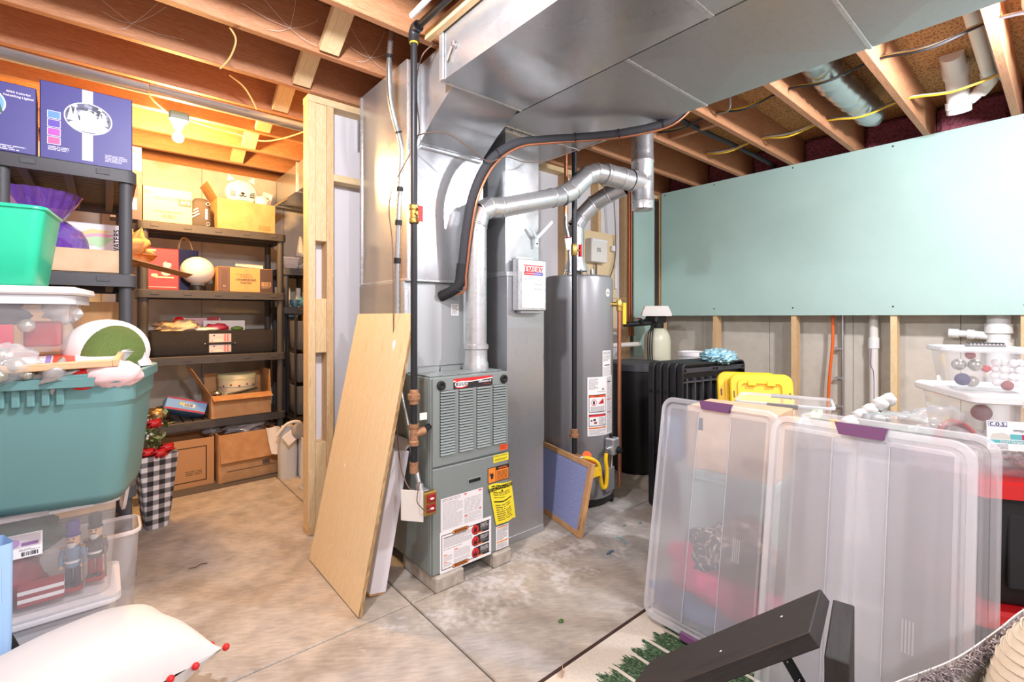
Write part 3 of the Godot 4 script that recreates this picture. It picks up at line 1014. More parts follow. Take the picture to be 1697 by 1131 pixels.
func ducts():
	# supply trunk, running towards us under the joists
	var t := thing("supply_trunk_duct", "narrow left-hand half of the big ceiling duct, ending in the sloped boot above the furnace", "duct", Vector3(1.2975, 2.19, -1.72))
	var z := 0.0
	for l in [0.95, 1.15, 1.15]:
		var b := B.new()
		duct_box(b, Vector3(0, 0.11, z + l * 0.5), Vector3(0.445, 0.22, l - 0.002), 0.003)
		put(b, "duct_section", M.galv, t)
		if z > 0.0:
			put(B.new().box(Vector3(0, 0.11, z), Vector3(0.452, 0.226, 0.022), 0.002), "drive_cleat", M.galv_edge, t)
		z += l
	put(B.new().box(Vector3(0, 0.11, 0.004), Vector3(0.452, 0.226, 0.014), 0.002), "drive_cleat", M.galv_edge, t)
	put(B.new().box(Vector3(-0.228, 0.11, 0.012), Vector3(0.008, 0.225, 0.03), 0.002), "corner_flange", M.galv_edge, t)
	# boot from the trunk down to the plenum
	var pr := [Vector2(0.0, 0.0), Vector2(0.0, 0.22), Vector2(0.30, 0.20), Vector2(0.30, -0.18), Vector2(0.16, -0.085)]
	put(B.new().at(Vector3(0, 0, 0), Vector3(0, 90, 0)).prism(pr, -0.165, 0.205), "sloped_boot", M.galv, t)
	put(B.new().box(Vector3(0.02, -0.18, -0.290), Vector3(0.36, 0.012, 0.022), 0.002), "boot_flange", M.galv_edge, t)
	# wing nut damper handle on the side
	var dq := put(B.new().at(Vector3(-0.2255, 0.105, 0.11), Vector3(0, 0, 90)).lathe([Vector2(0.0, 0.018), Vector2(0.008, 0.018), Vector2(0.008, 0.006), Vector2(0.014, 0.004), Vector2(0.014, 0.0)], 12, Vector3.ZERO, 35.0, true), "damper_handle", M.chrome, t)
	put(B.new().bar(Vector3(-0.236, 0.118, 0.112), Vector3(-0.236, 0.06, 0.062), 0.012, 0.003, Vector3.RIGHT, 0.001), "lever", M.galv_edge, dq)
	# return trunk beside it
	var r := thing("return_trunk_duct", "wide right-hand half of the big ceiling duct, dull grey underside with thin cross seams", "duct", Vector3(1.835, 2.19, -2.5))
	var zs := [-0.06, 0.60, 1.39, 2.02, 2.65, 3.35, 4.1]
	for i in zs.size() - 1:
		var b2 := B.new()
		duct_box(b2, Vector3(0, 0.11, (zs[i] + zs[i + 1]) * 0.5), Vector3(0.615, 0.22, zs[i + 1] - zs[i] - 0.002), 0.008)
		put(b2, "duct_section", M.galv_dull, r)
		if i > 0:
			put(B.new().box(Vector3(0, 0.109, zs[i]), Vector3(0.622, 0.226, 0.016), 0.002), "drive_cleat", M.galv_edge, r)
	# return drop to the floor
	var p := thing("return_drop_duct", "tall galvanized return duct standing on the floor right of the furnace", "duct", Vector3(1.73, 0, -2.21))
	var b3 := B.new()
	duct_box(b3, Vector3(0, 0.71, 0), Vector3(0.265, 1.42, 0.59), 0.002)
	put(b3, "lower_casing", M.galv_dull, p)
	var b4 := B.new()
	duct_box(b4, Vector3(-0.012, 1.80, 0.0), Vector3(0.24, 0.765, 0.565), 0.002)
	put(b4, "upper_casing", M.galv, p)
	put(B.new().box(Vector3(0, 1.425, 0), Vector3(0.272, 0.028, 0.597), 0.003), "joint_band", M.galv_edge, p)
	put(B.new().box(Vector3(0, 0.02, 0), Vector3(0.270, 0.04, 0.595), 0.002), "base_flange", M.galv_dull, p)
	put(B.new().box(Vector3(-0.012, 2.18, 0.0), Vector3(0.262, 0.02, 0.587), 0.003), "top_collar", M.galv_edge, p)
	put(B.new().box(Vector3(-0.176, 0.285, 0.0), Vector3(0.085, 0.42, 0.57), 0.003), "furnace_boot", M.galv_dull, p)
	put(B.new().box(Vector3(-0.176, 0.50, 0.0), Vector3(0.088, 0.015, 0.578), 0.002), "boot_flange", M.galv_edge, p)
	put(B.new().at(Vector3(-0.165, 0.045, 0.297), Vector3(90, 0, 0)).lathe([Vector2(0.024, 0.0), Vector2(0.024, 0.012), Vector2(0.012, 0.014), Vector2(0.0, 0.014)], 14), "knockout_plug", M.black, p)
	# coil cabinet and plenum on top of the furnace
	var c := thing("coil_cabinet", "pale grey metal coil cabinet sitting on top of the furnace", "cabinet", Vector3(1.2975, 0.932, -2.30))
	put(B.new().box(Vector3(0, 0.218, 0), Vector3(0.455, 0.436, 0.52), 0.004), "body", M.coil, c)
	put(B.new().box(Vector3(0.01, 0.225, 0.262), Vector3(0.40, 0.40, 0.006), 0.002), "front_panel", M.coil, c)
	put(B.new().box(Vector3(-0.19, 0.28, 0.2655), Vector3(0.04, 0.07, 0.003), 0.001), "knockout_cover", M.coil, c)
	put(B.new().box(Vector3(-0.2285, 0.218, -0.02), Vector3(0.003, 0.43, 0.46), 0.001), "side_panel", M.galv_dull, c)
	put(B.new().box(Vector3(-0.222, 0.20, 0.268), Vector3(0.02, 0.40, 0.012), 0.002), "corner_strip", M.galv_edge, c)
	paper("rating_label", art(64, 80, "f4f2f0", [["t", 6, 6, 50, 66, "777777", 6]]), Vector2(0.045, 0.058), Vector3(0.055, 0.302, 0.2665), c)
	for x in [-0.1, 0.03, 0.16]:
		put(B.new().box(Vector3(x, 0.004, 0.267), Vector3(0.12, 0.03, 0.004), 0.001), "base_tab", M.coil, c)
	var s := thing("supply_plenum", "tall bright galvanized plenum box above the coil cabinet", "duct", Vector3(1.2975, 1.37, -2.285))
	var b5 := B.new()
	duct_box(b5, Vector3(0, 0.52, 0), Vector3(0.445, 1.04, 0.53), 0.004)
	put(b5, "casing", M.galv, s)
	put(B.new().box(Vector3(0, 0.004, 0), Vector3(0.453, 0.012, 0.538), 0.002), "bottom_flange", M.galv_edge, s)
	for x in [-0.218, -0.185]:
		put(B.new().box(Vector3(x, 0.52, 0.268), Vector3(0.013, 1.03, 0.012), 0.003), "standing_seam", M.galv_edge, s)
	put(B.new().box(Vector3(-0.2255, 0.52, -0.255), Vector3(0.008, 1.03, 0.02), 0.002), "standing_seam", M.galv_edge, s)
	# service record holder on the return drop
	var e := thing("service_record_holder", "grey metal card holder with a service record card, fixed to the return duct", "holder", Vector3(1.733, 1.228, -1.9135))
	put(B.new().box(Vector3(0, 0.14, 0.027), Vector3(0.20, 0.272, 0.05), 0.004), "case", M.galv_edge, e)
	put(B.new().box(Vector3(0, -0.004, 0.022), Vector3(0.15, 0.014, 0.036), 0.002), "lower_lip", M.galv_dull, e)
	put(B.new().box(Vector3(-0.02, 0.282, 0.008), Vector3(0.12, 0.02, 0.006), 0.002), "hanger_tab", M.galv_edge, e)
	var rows := [["r", 0, 0, 200, 5, "f6f5f4"]]
	for i in 12:
		rows.append(["r", 12, 98 + i * 13, 176, 1, "9a9aa0"])
	for x in [55, 100]:
		rows.append(["r", x, 85, 1, 156, "9a9aa0"])
	rows.append_array([["t", 18, 88, 30, 5, "555560", 6], ["t", 60, 88, 30, 5, "555560", 6], ["t", 120, 88, 40, 5, "555560", 6], ["t", 105, 118, 75, 8, "777788", 8], ["t", 105, 144, 75, 8, "777788", 8], ["r", 16, 46, 168, 20, "5a56a8"], ["r", 16, 46, 84, 20, "d8343c"], ["t", 30, 54, 140, 6, "f0e8f0", 6], ["t", 46, 72, 108, 5, "34348a", 5], ["p", [Vector2(12, 6), Vector2(190, 6), Vector2(182, 12), Vector2(12, 12)], "d8242c"]])
	var cd := paper("record_card", art(200, 256, "f6f5f4", rows, 3), Vector2(0.165, 0.232), Vector3(0.005, 0.135, 0.0532), e)
	letters("EMERY", Vector3(0, 0.087, 0.0008), 0.026, M.red, cd, Vector3.ZERO, true, false, 1.15)

func furnace():
	var f := thing("furnace", "grey upright gas furnace with louvred front panel and warning stickers", "furnace", Vector3(1.2925, 0.068, -1.797))
	put(B.new().box(Vector3(0, 0.431, -0.36), Vector3(0.435, 0.862, 0.70), 0.004), "body", M.furn, f)
	put(B.new().box(Vector3(-0.219, 0.43, -0.36), Vector3(0.004, 0.84, 0.68), 0.001), "side_panel", M.furn, f)
	var up := put(B.new().box(Vector3(0.0, 0.668, -0.004), Vector3(0.425, 0.388, 0.014), 0.004), "louvre_panel", M.furn, f)
	var lo := put(B.new().box(Vector3(0.0, 0.235, -0.004), Vector3(0.425, 0.462, 0.014), 0.004), "lower_panel", M.furn, f)
	# louvres pressed out of the upper panel
	var lm := B.new()
	lm.at(Vector3.ZERO, Vector3(0, 90, 0)).prism([Vector2(0.0, 0.0046), Vector2(-0.0065, -0.0030), Vector2(-0.005, -0.0042), Vector2(0.0, 0.0010)], -0.0375, 0.0375)
	var lmesh := lm.done()
	for c in [-0.139, -0.040, 0.059, 0.155]:
		put(B.new().box(Vector3(c, 0.661, 0.0032), Vector3(0.078, 0.288, 0.001)), "slot_shade", M.gap_shade, up)  # black strip painted in for the shaded openings behind the louvres
		for i in 23:
			var o := put_mesh(lmesh, "louvre", M.furn, up)
			o.position = Vector3(c, 0.661 + 0.1375 - i * 0.0125, 0.0036)
	# badge
	var bd := paper("badge", art(256, 52, "2a2829", [["p", [Vector2(0, 0), Vector2(256, 0), Vector2(256, 9), Vector2(110, 17), Vector2(0, 17)], "cf2a2c"], ["p", [Vector2(0, 9), Vector2(110, 17), Vector2(256, 9), Vector2(256, 14), Vector2(110, 22), Vector2(0, 14)], "f3f1ee"], ["e", 50, 28, 42, 21, "f4f2f0"], ["p", [Vector2(14, 12), Vector2(40, 5), Vector2(86, 10), Vector2(86, 16), Vector2(50, 13), Vector2(14, 17)], "d92a2a"], ["p", [Vector2(14, 41), Vector2(50, 45), Vector2(86, 38), Vector2(86, 44), Vector2(50, 51), Vector2(14, 46)], "d92a2a"], ["t", 190, 40, 50, 5, "cf3a3a", 5]]), Vector2(0.222, 0.047), Vector3(0.003, 0.829, 0.0042), up)
	letters("RUUD", Vector3(-0.067, -0.003, 0.0006), 0.016, M.black, bd, Vector3.ZERO, true, false, 1.1)
	letters("Silhouette II", Vector3(0.065, 0.0, 0.0006), 0.009, M.white, bd, Vector3.ZERO, true)
	for x in [-0.173, 0.183]:
		put(B.new().at(Vector3(x, 0.829, 0.003), Vector3(90, 0, 0)).lathe([Vector2(0.021, 0.0), Vector2(0.021, 0.007), Vector2(0.016, 0.009), Vector2(0.010, 0.008), Vector2(0.007, 0.003), Vector2(0.0, 0.002)], 20), "grommet", M.black, up)
	# hand slot in the lower panel
	var hs := put(B.new().box(Vector3(0.008, 0.374, 0.0035), Vector3(0.082, 0.026, 0.004), 0.0018), "hand_slot", M.furn, lo)
	put(B.new().box(Vector3(0.008, 0.374, 0.0052), Vector3(0.066, 0.015, 0.002), 0.0008), "slot_hole_shade", M.gap_shade, hs)  # black block stands in for the shade inside the hand slot
	# stickers
	var z := 0.0042
	paper("wiring_sheet", art(240, 156, "e9e7e8", [["t", 8, 6, 100, 8, "9a8f93", 7], ["t", 10, 22, 112, 124, "a9a5a8", 5], ["t", 130, 30, 96, 70, "bdb9bc", 8], ["t", 130, 104, 100, 44, "b0acaf", 5], ["r", 130, 4, 14, 8, "d86a6a"], ["r", 214, 4, 18, 8, "d86a6a"], ["r", 132, 108, 14, 8, "d86a6a"], ["r", 218, 92, 12, 8, "d86a6a"]], 5), Vector2(0.231, 0.150), Vector3(-0.059, 0.255, z), lo)
	var w := [["r", 12, 18, 330, 4, "2a2728"], ["r", 12, 204, 330, 4, "2a2728"], ["r", 10, 22, 4, 184, "2a2728"],
		["t", 24, 34, 190, 60, "8d8a8b", 5], ["r", 24, 34, 150, 4, "3a3738"], ["t", 24, 100, 120, 5, "3a3738", 5], ["t", 90, 122, 110, 44, "a5a2a3", 5], ["r", 90, 114, 26, 5, "e5692b"], ["t", 24, 136, 58, 30, "a5a2a3", 5], ["r", 24, 128, 22, 5, "e5692b"], ["t", 24, 176, 58, 16, "a5a2a3", 5], ["r", 24, 168, 22, 5, "e5692b"], ["t", 90, 172, 110, 20, "a5a2a3", 5]]
	for y in [18, 84, 150]:
		w.append_array([["r", 250, y, 84, 58, "232122"], ["e", 238, y + 30, 28, 30, "232122"], ["e", 236, y + 30, 24, 26, "d2272c"], ["t", 272, y + 8, 56, 20, "dedcdc", 6], ["t", 272, y + 32, 52, 16, "8d8a8b", 4], ["r", 252, y + 50, 36, 7, "e5792b"]])
	w.append_array([["e", 236, 46, 10, 12, "4a1214"], ["e", 236, 58, 14, 6, "4a1214"], ["p", [Vector2(222, 132), Vector2(228, 104), Vector2(236, 118), Vector2(244, 98), Vector2(252, 132)], "3a1012"], ["p", [Vector2(220, 198), Vector2(224, 168), Vector2(232, 186), Vector2(238, 160), Vector2(242, 186), Vector2(252, 170), Vector2(248, 198)], "3a1012"]])
	for y in [10, 196]:
		w.append_array([["e", 92, y + 10, 14, 11, "2a2728"], ["e", 176, y + 10, 14, 11, "2a2728"], ["r", 92, y - 1, 84, 23, "2a2728"], ["e", 92, y + 10, 12, 8, "ec8732"], ["e", 176, y + 10, 12, 8, "ec8732"], ["r", 92, y + 2, 84, 17, "ec8732"]])
	var ws := paper("safety_sheet", art(350, 224, "f1eff0", w, 6), Vector2(0.284, 0.182), Vector3(-0.037, 0.092, z + 0.0004), lo)
	for y in [0.0745, -0.0765]:
		letters("WARNING", Vector3(-0.032, y, 0.0006), 0.010, M.black, ws, Vector3.ZERO, true)
	var ow := paper("shock_sticker", art(128, 76, "f08a34", [["o", 0, 0, 128, 76, "2a2624", 3], ["r", 48, 2, 78, 17, "2a2624"], ["r", 46, 2, 3, 72, "2a2624"], ["e", 25, 40, 8, 12, "2a2624"], ["r", 18, 30, 14, 26, "2a2624"], ["p", [Vector2(8, 22), Vector2(20, 34), Vector2(14, 36), Vector2(22, 48), Vector2(8, 34), Vector2(13, 32)], "2a2624"], ["t", 54, 26, 66, 44, "5a3218", 6]], 7), Vector2(0.130, 0.075), Vector3(0.151, 0.374, z), lo)
	letters("WARNING", Vector3(0.025, 0.027, 0.0006), 0.008, M.orange, ow, Vector3.ZERO, true)
	paper("yellow_sticker", art(100, 40, "f0dc38", [["t", 5, 5, 88, 8, "54501c", 4], ["t", 10, 22, 80, 12, "54501c", 4]], 8), Vector2(0.094, 0.036), Vector3(0.166, 0.448, z), lo)
	paper("red_sticker", art(64, 36, "f0582c", [["t", 8, 6, 48, 24, "6a2012", 6]], 9), Vector2(0.05, 0.027), Vector3(0.182, 0.497, z + 0.0005), up)
	paper("notice_sticker", art(90, 130, "efedee", [["r", 6, 6, 78, 6, "e8872f"], ["t", 8, 18, 74, 62, "8f8c8d", 4], ["r", 6, 86, 78, 7, "e8872f"], ["t", 8, 98, 74, 26, "8f8c8d", 4]], 10), Vector2(0.079, 0.113), Vector3(0.174, 0.063, z), lo)
	# curling yellow energy leaflet hanging over the edge
	var g := []
	for i in 10:
		var row := []
		for j in 7:
			var u := j / 6.0 - 0.5
			var v := i / 9.0
			row.append(Vector3(0.158 + u * (0.142 - 0.02 * v) + 0.035 * v, 0.327 - 0.19 * v - 0.006 * sin(u * 5.0 + v * 4.0), 0.0065 + 0.010 * sin(u * 7.0 + 1.5) * v + 0.012 * v))
		g.append(row)
	var eg := put(B.new().sheet(g, 0.0006), "energy_leaflet", tmat(art(160, 220, "f2dd2e", [["t", 20, 44, 120, 20, "6a6020", 8], ["p", [Vector2(76, 34), Vector2(92, 34), Vector2(84, 46)], "222010"], ["t", 20, 72, 80, 8, "6a6020", 8], ["r", 16, 92, 128, 7, "2a2814"], ["t", 20, 112, 110, 90, "7a7024", 12], ["t", 18, 10, 124, 20, "2a2814", 12]], 11), 0.6), lo, "curled yellow energy leaflet")
	# lettering follows the leaflet
	letters("ENERGYGUIDE", Vector3(0.158, 0.308, 0.0115), 0.017, M.black, eg, Vector3(0, 0, 2), true, false, 0.92)
	# top detail: gasket strip, collar and screws
	put(B.new().box(Vector3(0.0, 0.866, -0.10), Vector3(0.41, 0.006, 0.12), 0.002), "top_deck", M.furn, f)
	for x in [-0.15, -0.05, 0.19]:
		put(B.new().at(Vector3(x, 0.868, -0.04)).lathe([Vector2(0.0045, 0.0), Vector2(0.0045, 0.004), Vector2(0.0, 0.004)], 8), "screw_head", M.steel, f)
	# concrete feet
	var cb := [[Vector3(-0.135, 0.0, -0.05), Vector3(0.15, 0.067, 0.30)], [Vector3(0.165, 0.0, -0.05), Vector3(0.11, 0.067, 0.30)], [Vector3(-0.135, 0.0, -0.55), Vector3(0.15, 0.067, 0.28)]]
	var names := ["concrete block under the near corner of the furnace", "concrete block under the furnace corner next to the return duct", "concrete block under the back of the furnace"]
	for i in 3:
		single(B.new().box(Vector3(0, 0.0335, 0), cb[i][1], 0.006), "concrete_block", M.block, names[i], "block", Vector3(1.2925, 0, -1.797) + cb[i][0] + Vector3(0, 0, -0.08), 0.0, "furnace feet")
	# switch box on the furnace side
	var s := thing("switch_box", "grey electrical box with red service switches on the side of the furnace", "switch", Vector3(1.045, 0.34, -1.80))
	put(B.new().box(Vector3(-0.012, 0.07, -0.02), Vector3(0.06, 0.09, 0.06), 0.004), "box", M.galv_edge, s)
	put(B.new().box(Vector3(0.006, 0.065, 0.022), Vector3(0.062, 0.10, 0.028), 0.004), "cover", M.brass, s)
	for i in 2:
		var tg := put(B.new().box(Vector3(0.008, 0.088 - i * 0.042, 0.037), Vector3(0.04, 0.034, 0.006), 0.002), "switch_plate", M.red_dark, s)
		put(B.new().box(Vector3(0.008, 0.088 - i * 0.042, 0.043), Vector3(0.016, 0.006, 0.010), 0.001), "toggle", M.offwhite, tg)
	put(B.new().at(Vector3(-0.062, 0.062, -0.002), Vector3(0, -52, 0)).box(Vector3.ZERO, Vector3(0.10, 0.13, 0.004), 0.001), "blank_plate", M.offwhite, s)
	# bent wire in front
	put(B.new().tube(cable_path([Vector3(-0.05, 0.17, 0.04), Vector3(-0.065, 0.10, 0.045), Vector3(-0.05, 0.07, 0.05), Vector3(-0.03, 0.05, 0.052), Vector3(0.0, 0.045, 0.05)], 5), 0.0022, 6), "loose_wire", M.brown_cable, s)

# =====================================================================  pipes
func ring_seam(b: B, c: Vector3, d: Vector3, r: float, w := 0.006):
	d = d.normalized()
	b.tube([c - d * w, c - d * w * 0.4, c + d * w * 0.4, c + d * w], [r, r + 0.003, r + 0.003, r], 22, false)

func pipes():
	# ---- furnace vent: riser, gored elbow, rising run, offset, stub into the tee
	var v := thing("furnace_vent_pipe", "shiny round vent pipe rising from the furnace top and elbowing towards the vent tee", "pipe", Vector3.ZERO)
	var r := 0.053
	var a0 := Vector3(1.41, 0.935, -1.93)
	var a1 := Vector3(1.41, 1.655, -1.93)
	var e1 := Vector3(1.43, 1.725, -1.93)
	var e2 := Vector3(1.49, 1.755, -1.93)
	var e3 := Vector3(1.56, 1.765, -1.93)
	var b1 := Vector3(2.03, 1.905, -1.93)
	var b2 := Vector3(2.11, 1.95, -1.92)
	var c1 := Vector3(2.20, 2.045, -1.89)
	var c2 := Vector3(2.26, 2.075, -1.875)
	var c3 := Vector3(2.33, 2.075, -1.86)
	var c4 := Vector3(2.56, 2.06, -1.805)
	put(B.new().lathe([Vector2(0.062, 0.0), Vector2(0.062, 0.03), Vector2(0.056, 0.045), Vector2(0.056, 0.10), Vector2(0.062, 0.105), Vector2(0.062, 0.125), Vector2(0.053, 0.13)], 24, a0), "collar", M.flue, v)
	put(B.new().rod(a0 + Vector3(0, 0.10, 0), a1, r, 24), "riser", M.flue, v)
	var el := B.new()
	for s in [[a1, e1], [e1, e2], [e2, e3]]:
		el.tube([s[0] - (s[1] - s[0]) * 0.12, s[1] + (s[1] - s[0]) * 0.12], r + 0.001, 24, false)
		ring_seam(el, s[0], s[1] - s[0], r + 0.001)
	ring_seam(el, e3, e3 - e2, r + 0.002)
	put(el, "elbow", M.flue, v)
	put(B.new().rod(e3, b1, r, 24), "pipe_run", M.flue, v)
	var el2 := B.new()
	for s in [[b1, b2], [b2, c1], [c1, c2], [c2, c3]]:
		el2.tube([s[0] - (s[1] - s[0]) * 0.1, s[1] + (s[1] - s[0]) * 0.1], r + 0.004, 24, false)
		ring_seam(el2, s[0], s[1] - s[0], r + 0.005)
	ring_seam(el2, b1 - (b1 - e3).normalized() * 0.09, b1 - e3, r + 0.001, 0.008)
	put(el2, "offset_elbow", M.flue, v)
	put(B.new().rod(c3, c4, 0.066, 24), "stub", M.flue, v)
	var rs := B.new()
	ring_seam(rs, c3 + (c4 - c3) * 0.1, c4 - c3, 0.066, 0.008)
	ring_seam(rs, c3 + (c4 - c3) * 0.55, c4 - c3, 0.067, 0.01)
	put(rs, "crimp_ring", M.flue, v)
	for p in [a1 + Vector3(-0.03, -0.03, 0.045), e3 + Vector3(0.01, -0.03, 0.046), b1 + Vector3(-0.05, -0.03, 0.048)]:
		put(B.new().ball(p, Vector3.ONE * 0.004, 8, 5), "screw_head", M.steel, v)
	# strap that carries the run
	var st := thing("pipe_strap", "perforated metal hanger strap under the rising vent run", "strap", Vector3(1.80, 1.60, -1.90))
	put(B.new().bar(Vector3(0.0, 0.03, 0.0), Vector3(0.115, 0.135, 0.005), 0.002, 0.018, Vector3(0.5, -0.5, 0), 0.0), "strap_arm", M.galv_dull, st)
	put(B.new().bar(Vector3(0.0, 0.03, 0.0), Vector3(-0.05, 0.085, 0.005), 0.002, 0.018, Vector3(-0.5, -0.5, 0), 0.0), "strap_arm", M.galv_dull, st)
	put(B.new().box(Vector3(0.0, 0.005, -0.002), Vector3(0.022, 0.05, 0.003), 0.0005), "foot_plate", M.galv_edge, st)
	put(B.new().ball(Vector3(0.0, 0.0, 0.003), Vector3(0.005, 0.005, 0.003), 8, 5), "screw_head", M.screw, st)
	# ---- vent tee going up through the floor
	var t := thing("vent_tee", "large galvanized vent tee with an open capped bottom going up between the joists", "pipe", Vector3(2.63, 1.885, -1.79))
	put(B.new().lathe([Vector2(0.0, 0.0), Vector2(0.062, 0.0), Vector2(0.069, 0.004), Vector2(0.069, 0.05), Vector2(0.072, 0.055), Vector2(0.070, 0.06), Vector2(0.070, 0.30), Vector2(0.073, 0.305), Vector2(0.073, 0.318), Vector2(0.070, 0.324), Vector2(0.068, 0.36), Vector2(0.068, 0.72)], 28), "stack", M.flue, t)
	put(B.new().tube([Vector3(-0.11, 0.178, -0.02), Vector3(0, 0.178, 0.0)], 0.069, 24, false), "branch", M.flue, t)
	put(B.new().box(Vector3(-0.015, 0.19, 0.069), Vector3(0.03, 0.03, 0.008), 0.002), "seam_lock", M.flue, t)
	for y in [0.345, 0.03]:
		put(B.new().ball(Vector3(-0.02, y, 0.067), Vector3.ONE * 0.005, 8, 5), "screw_head", M.steel, t)
	# ---- water heater vent joining from behind
	var h := thing("heater_vent_pipe", "dull vent pipe rising from the water heater and slanting behind the furnace vent", "pipe", Vector3.ZERO)
	var hb := Vector3(2.375, 1.50, -2.13)
	var h1 := Vector3(2.375, 1.80, -2.13)
	put(B.new().lathe([Vector2(0.075, 0.0), Vector2(0.075, 0.02), Vector2(0.056, 0.075), Vector2(0.056, 0.09)], 24, hb), "draft_hood", M.galv_edge, h)
	for i in 4:
		var an := TAU * i / 4 + 0.4
		put(B.new().rod(hb + Vector3(cos(an) * 0.09, -0.03, sin(an) * 0.09), hb + Vector3(cos(an) * 0.07, 0.02, sin(an) * 0.07), 0.004, 6), "hood_leg", M.steel, h)
	put(B.new().rod(hb + Vector3(0, 0.08, 0), h1, 0.053, 22), "riser", M.galv, h)
	var hl := B.new()
	var hp := [h1, Vector3(2.40, 1.86, -2.11), Vector3(2.455, 1.945, -2.05), Vector3(2.50, 2.0, -1.96), Vector3(2.53, 2.03, -1.87)]
	for i in 4:
		hl.tube([hp[i] - (hp[i + 1] - hp[i]) * 0.1, hp[i + 1] + (hp[i + 1] - hp[i]) * 0.1], 0.054, 22, false)
		ring_seam(hl, hp[i], hp[i + 1] - hp[i], 0.055)
	put(hl, "slanted_elbows", M.galv, h)
	# ---- refrigerant lines
	var path := cable_path([Vector3(1.315, 1.33, -1.965), Vector3(1.33, 1.42, -1.945), Vector3(1.335, 1.62, -1.91), Vector3(1.355, 1.80, -1.875), Vector3(1.43, 1.96, -1.845), Vector3(1.55, 2.06, -1.80), Vector3(1.70, 2.10, -1.74), Vector3(1.85, 2.115, -1.62), Vector3(2.0, 2.13, -1.46), Vector3(2.16, 2.185, -1.32), Vector3(2.24, 2.30, -1.22)], 6)
	var q := thing("refrigerant_line", "thick black foam pipe with a bare copper line arching from coil cabinet to duct", "pipe", Vector3.ZERO)
	put(B.new().tube(path, 0.022, 16), "foam_sleeve", M.foam, q)
	put(B.new().tube(cable_path([Vector3(1.33, 1.43, -1.945), Vector3(1.325, 1.36, -1.955), Vector3(1.30, 1.325, -1.985), Vector3(1.27, 1.30, -2.035)], 5), 0.026, 14), "foam_elbow", M.black_soft, q)
	put(B.new().rod(Vector3(1.331, 1.40, -1.95), Vector3(1.333, 1.46, -1.942), 0.0265, 16), "tape_wrap", M.black_soft, q)
	var cp := []
	for i in path.size():
		if i >= 6:
			cp.append(path[i] + Vector3(0.014, -0.018, 0.019))
	cp.push_front(Vector3(1.348, 1.34, -1.93))
	cp.push_front(Vector3(1.335, 1.315, -1.945))
	cp.push_front(Vector3(1.30, 1.307, -2.0))
	cp.push_front(Vector3(1.29, 1.305, -2.036))
	put(B.new().tube(cp, 0.0065, 10), "copper_line", M.copper, q)
	for i in [26, 41, 47, 53]:
		var d: Vector3 = path[i + 1] - path[i]
		put(B.new().tube([path[i] - d.normalized() * 0.003, path[i] + d.normalized() * 0.003], 0.0255, 14, false), "cable_tie", M.black, q)
	# ---- gas line to the furnace
	var g := thing("gas_pipe", "tall black iron gas pipe with a red handled valve in front of the plenum", "pipe", Vector3.ZERO)
	var gx := 0.985
	var gz := -1.79
	put(B.new().rod(Vector3(gx, 0.84, gz), Vector3(gx, 1.60, gz), 0.0140, 14), "lower_pipe", M.iron, g)
	put(B.new().rod(Vector3(gx, 1.66, gz), Vector3(gx, 2.36, gz), 0.0140, 14), "upper_pipe", M.iron, g)
	put(B.new().tube(cable_path([Vector3(gx, 2.35, gz), Vector3(gx, 2.385, gz), Vector3(gx, 2.403, gz + 0.015), Vector3(gx, 2.403, gz + 0.04)], 5), 0.023, 14), "elbow", M.iron, g)
	put(B.new().rod(Vector3(gx, 2.345, gz), Vector3(gx, 2.355, gz), 0.018, 14), "sealant_ring", M.yellow_cable, g)
	put(B.new().rod(Vector3(gx, 2.403, gz + 0.03), Vector3(gx, 2.403, 0.6), 0.0140, 14), "horizontal_pipe", M.iron, g)
	var gv := put(B.new().lathe([Vector2(0.0175, -0.04), Vector2(0.022, -0.035), Vector2(0.022, -0.02), Vector2(0.018, -0.015), Vector2(0.018, 0.015), Vector2(0.022, 0.02), Vector2(0.022, 0.035), Vector2(0.0175, 0.04)], 14, Vector3(gx, 1.63, gz)), "valve_body", M.brass, g)
	put(B.new().rod(Vector3(gx, 1.63, gz + 0.01), Vector3(gx, 1.63, gz + 0.035), 0.008, 10), "valve_stem", M.brass, gv)
	put(B.new().bar(Vector3(gx + 0.012, 1.66, gz + 0.036), Vector3(gx + 0.012, 1.595, gz + 0.036), 0.02, 0.005, Vector3.BACK, 0.002), "valve_handle", M.red, gv)
	# union, tee, drip leg
	put(B.new().lathe([Vector2(0.0150, 0.0), Vector2(0.020, 0.004), Vector2(0.020, 0.02), Vector2(0.027, 0.022), Vector2(0.027, 0.044), Vector2(0.020, 0.048), Vector2(0.018, 0.062), Vector2(0.0150, 0.065)], 8, Vector3(gx, 0.83, gz), 20.0), "union", M.rust_iron, g)
	put(B.new().rod(Vector3(gx, 0.74, gz), Vector3(gx, 0.83, gz), 0.0140, 14), "nipple", M.iron, g)
	var te := put(B.new().lathe([Vector2(0.0, 0.0), Vector2(0.021, 0.0), Vector2(0.021, 0.016), Vector2(0.0175, 0.02), Vector2(0.0175, 0.070), Vector2(0.021, 0.074), Vector2(0.021, 0.09), Vector2(0.0, 0.09)], 14, Vector3(gx, 0.66, gz)), "tee", M.rust_iron, g)
	put(B.new().rod(Vector3(gx, 0.705, gz), Vector3(gx + 0.05, 0.715, gz + 0.004), 0.0175, 14), "tee_branch", M.rust_iron, te)
	put(B.new().rod(Vector3(gx + 0.045, 0.715, gz + 0.004), Vector3(1.075, 0.72, gz - 0.03), 0.0140, 14), "inlet_pipe", M.iron, g)
	put(B.new().rod(Vector3(gx, 0.575, gz), Vector3(gx, 0.665, gz), 0.0140, 14), "drip_leg", M.iron, g)
	put(B.new().rod(Vector3(gx, 0.545, gz), Vector3(gx, 0.59, gz), 0.0185, 14), "end_cap", M.rust_iron, g)
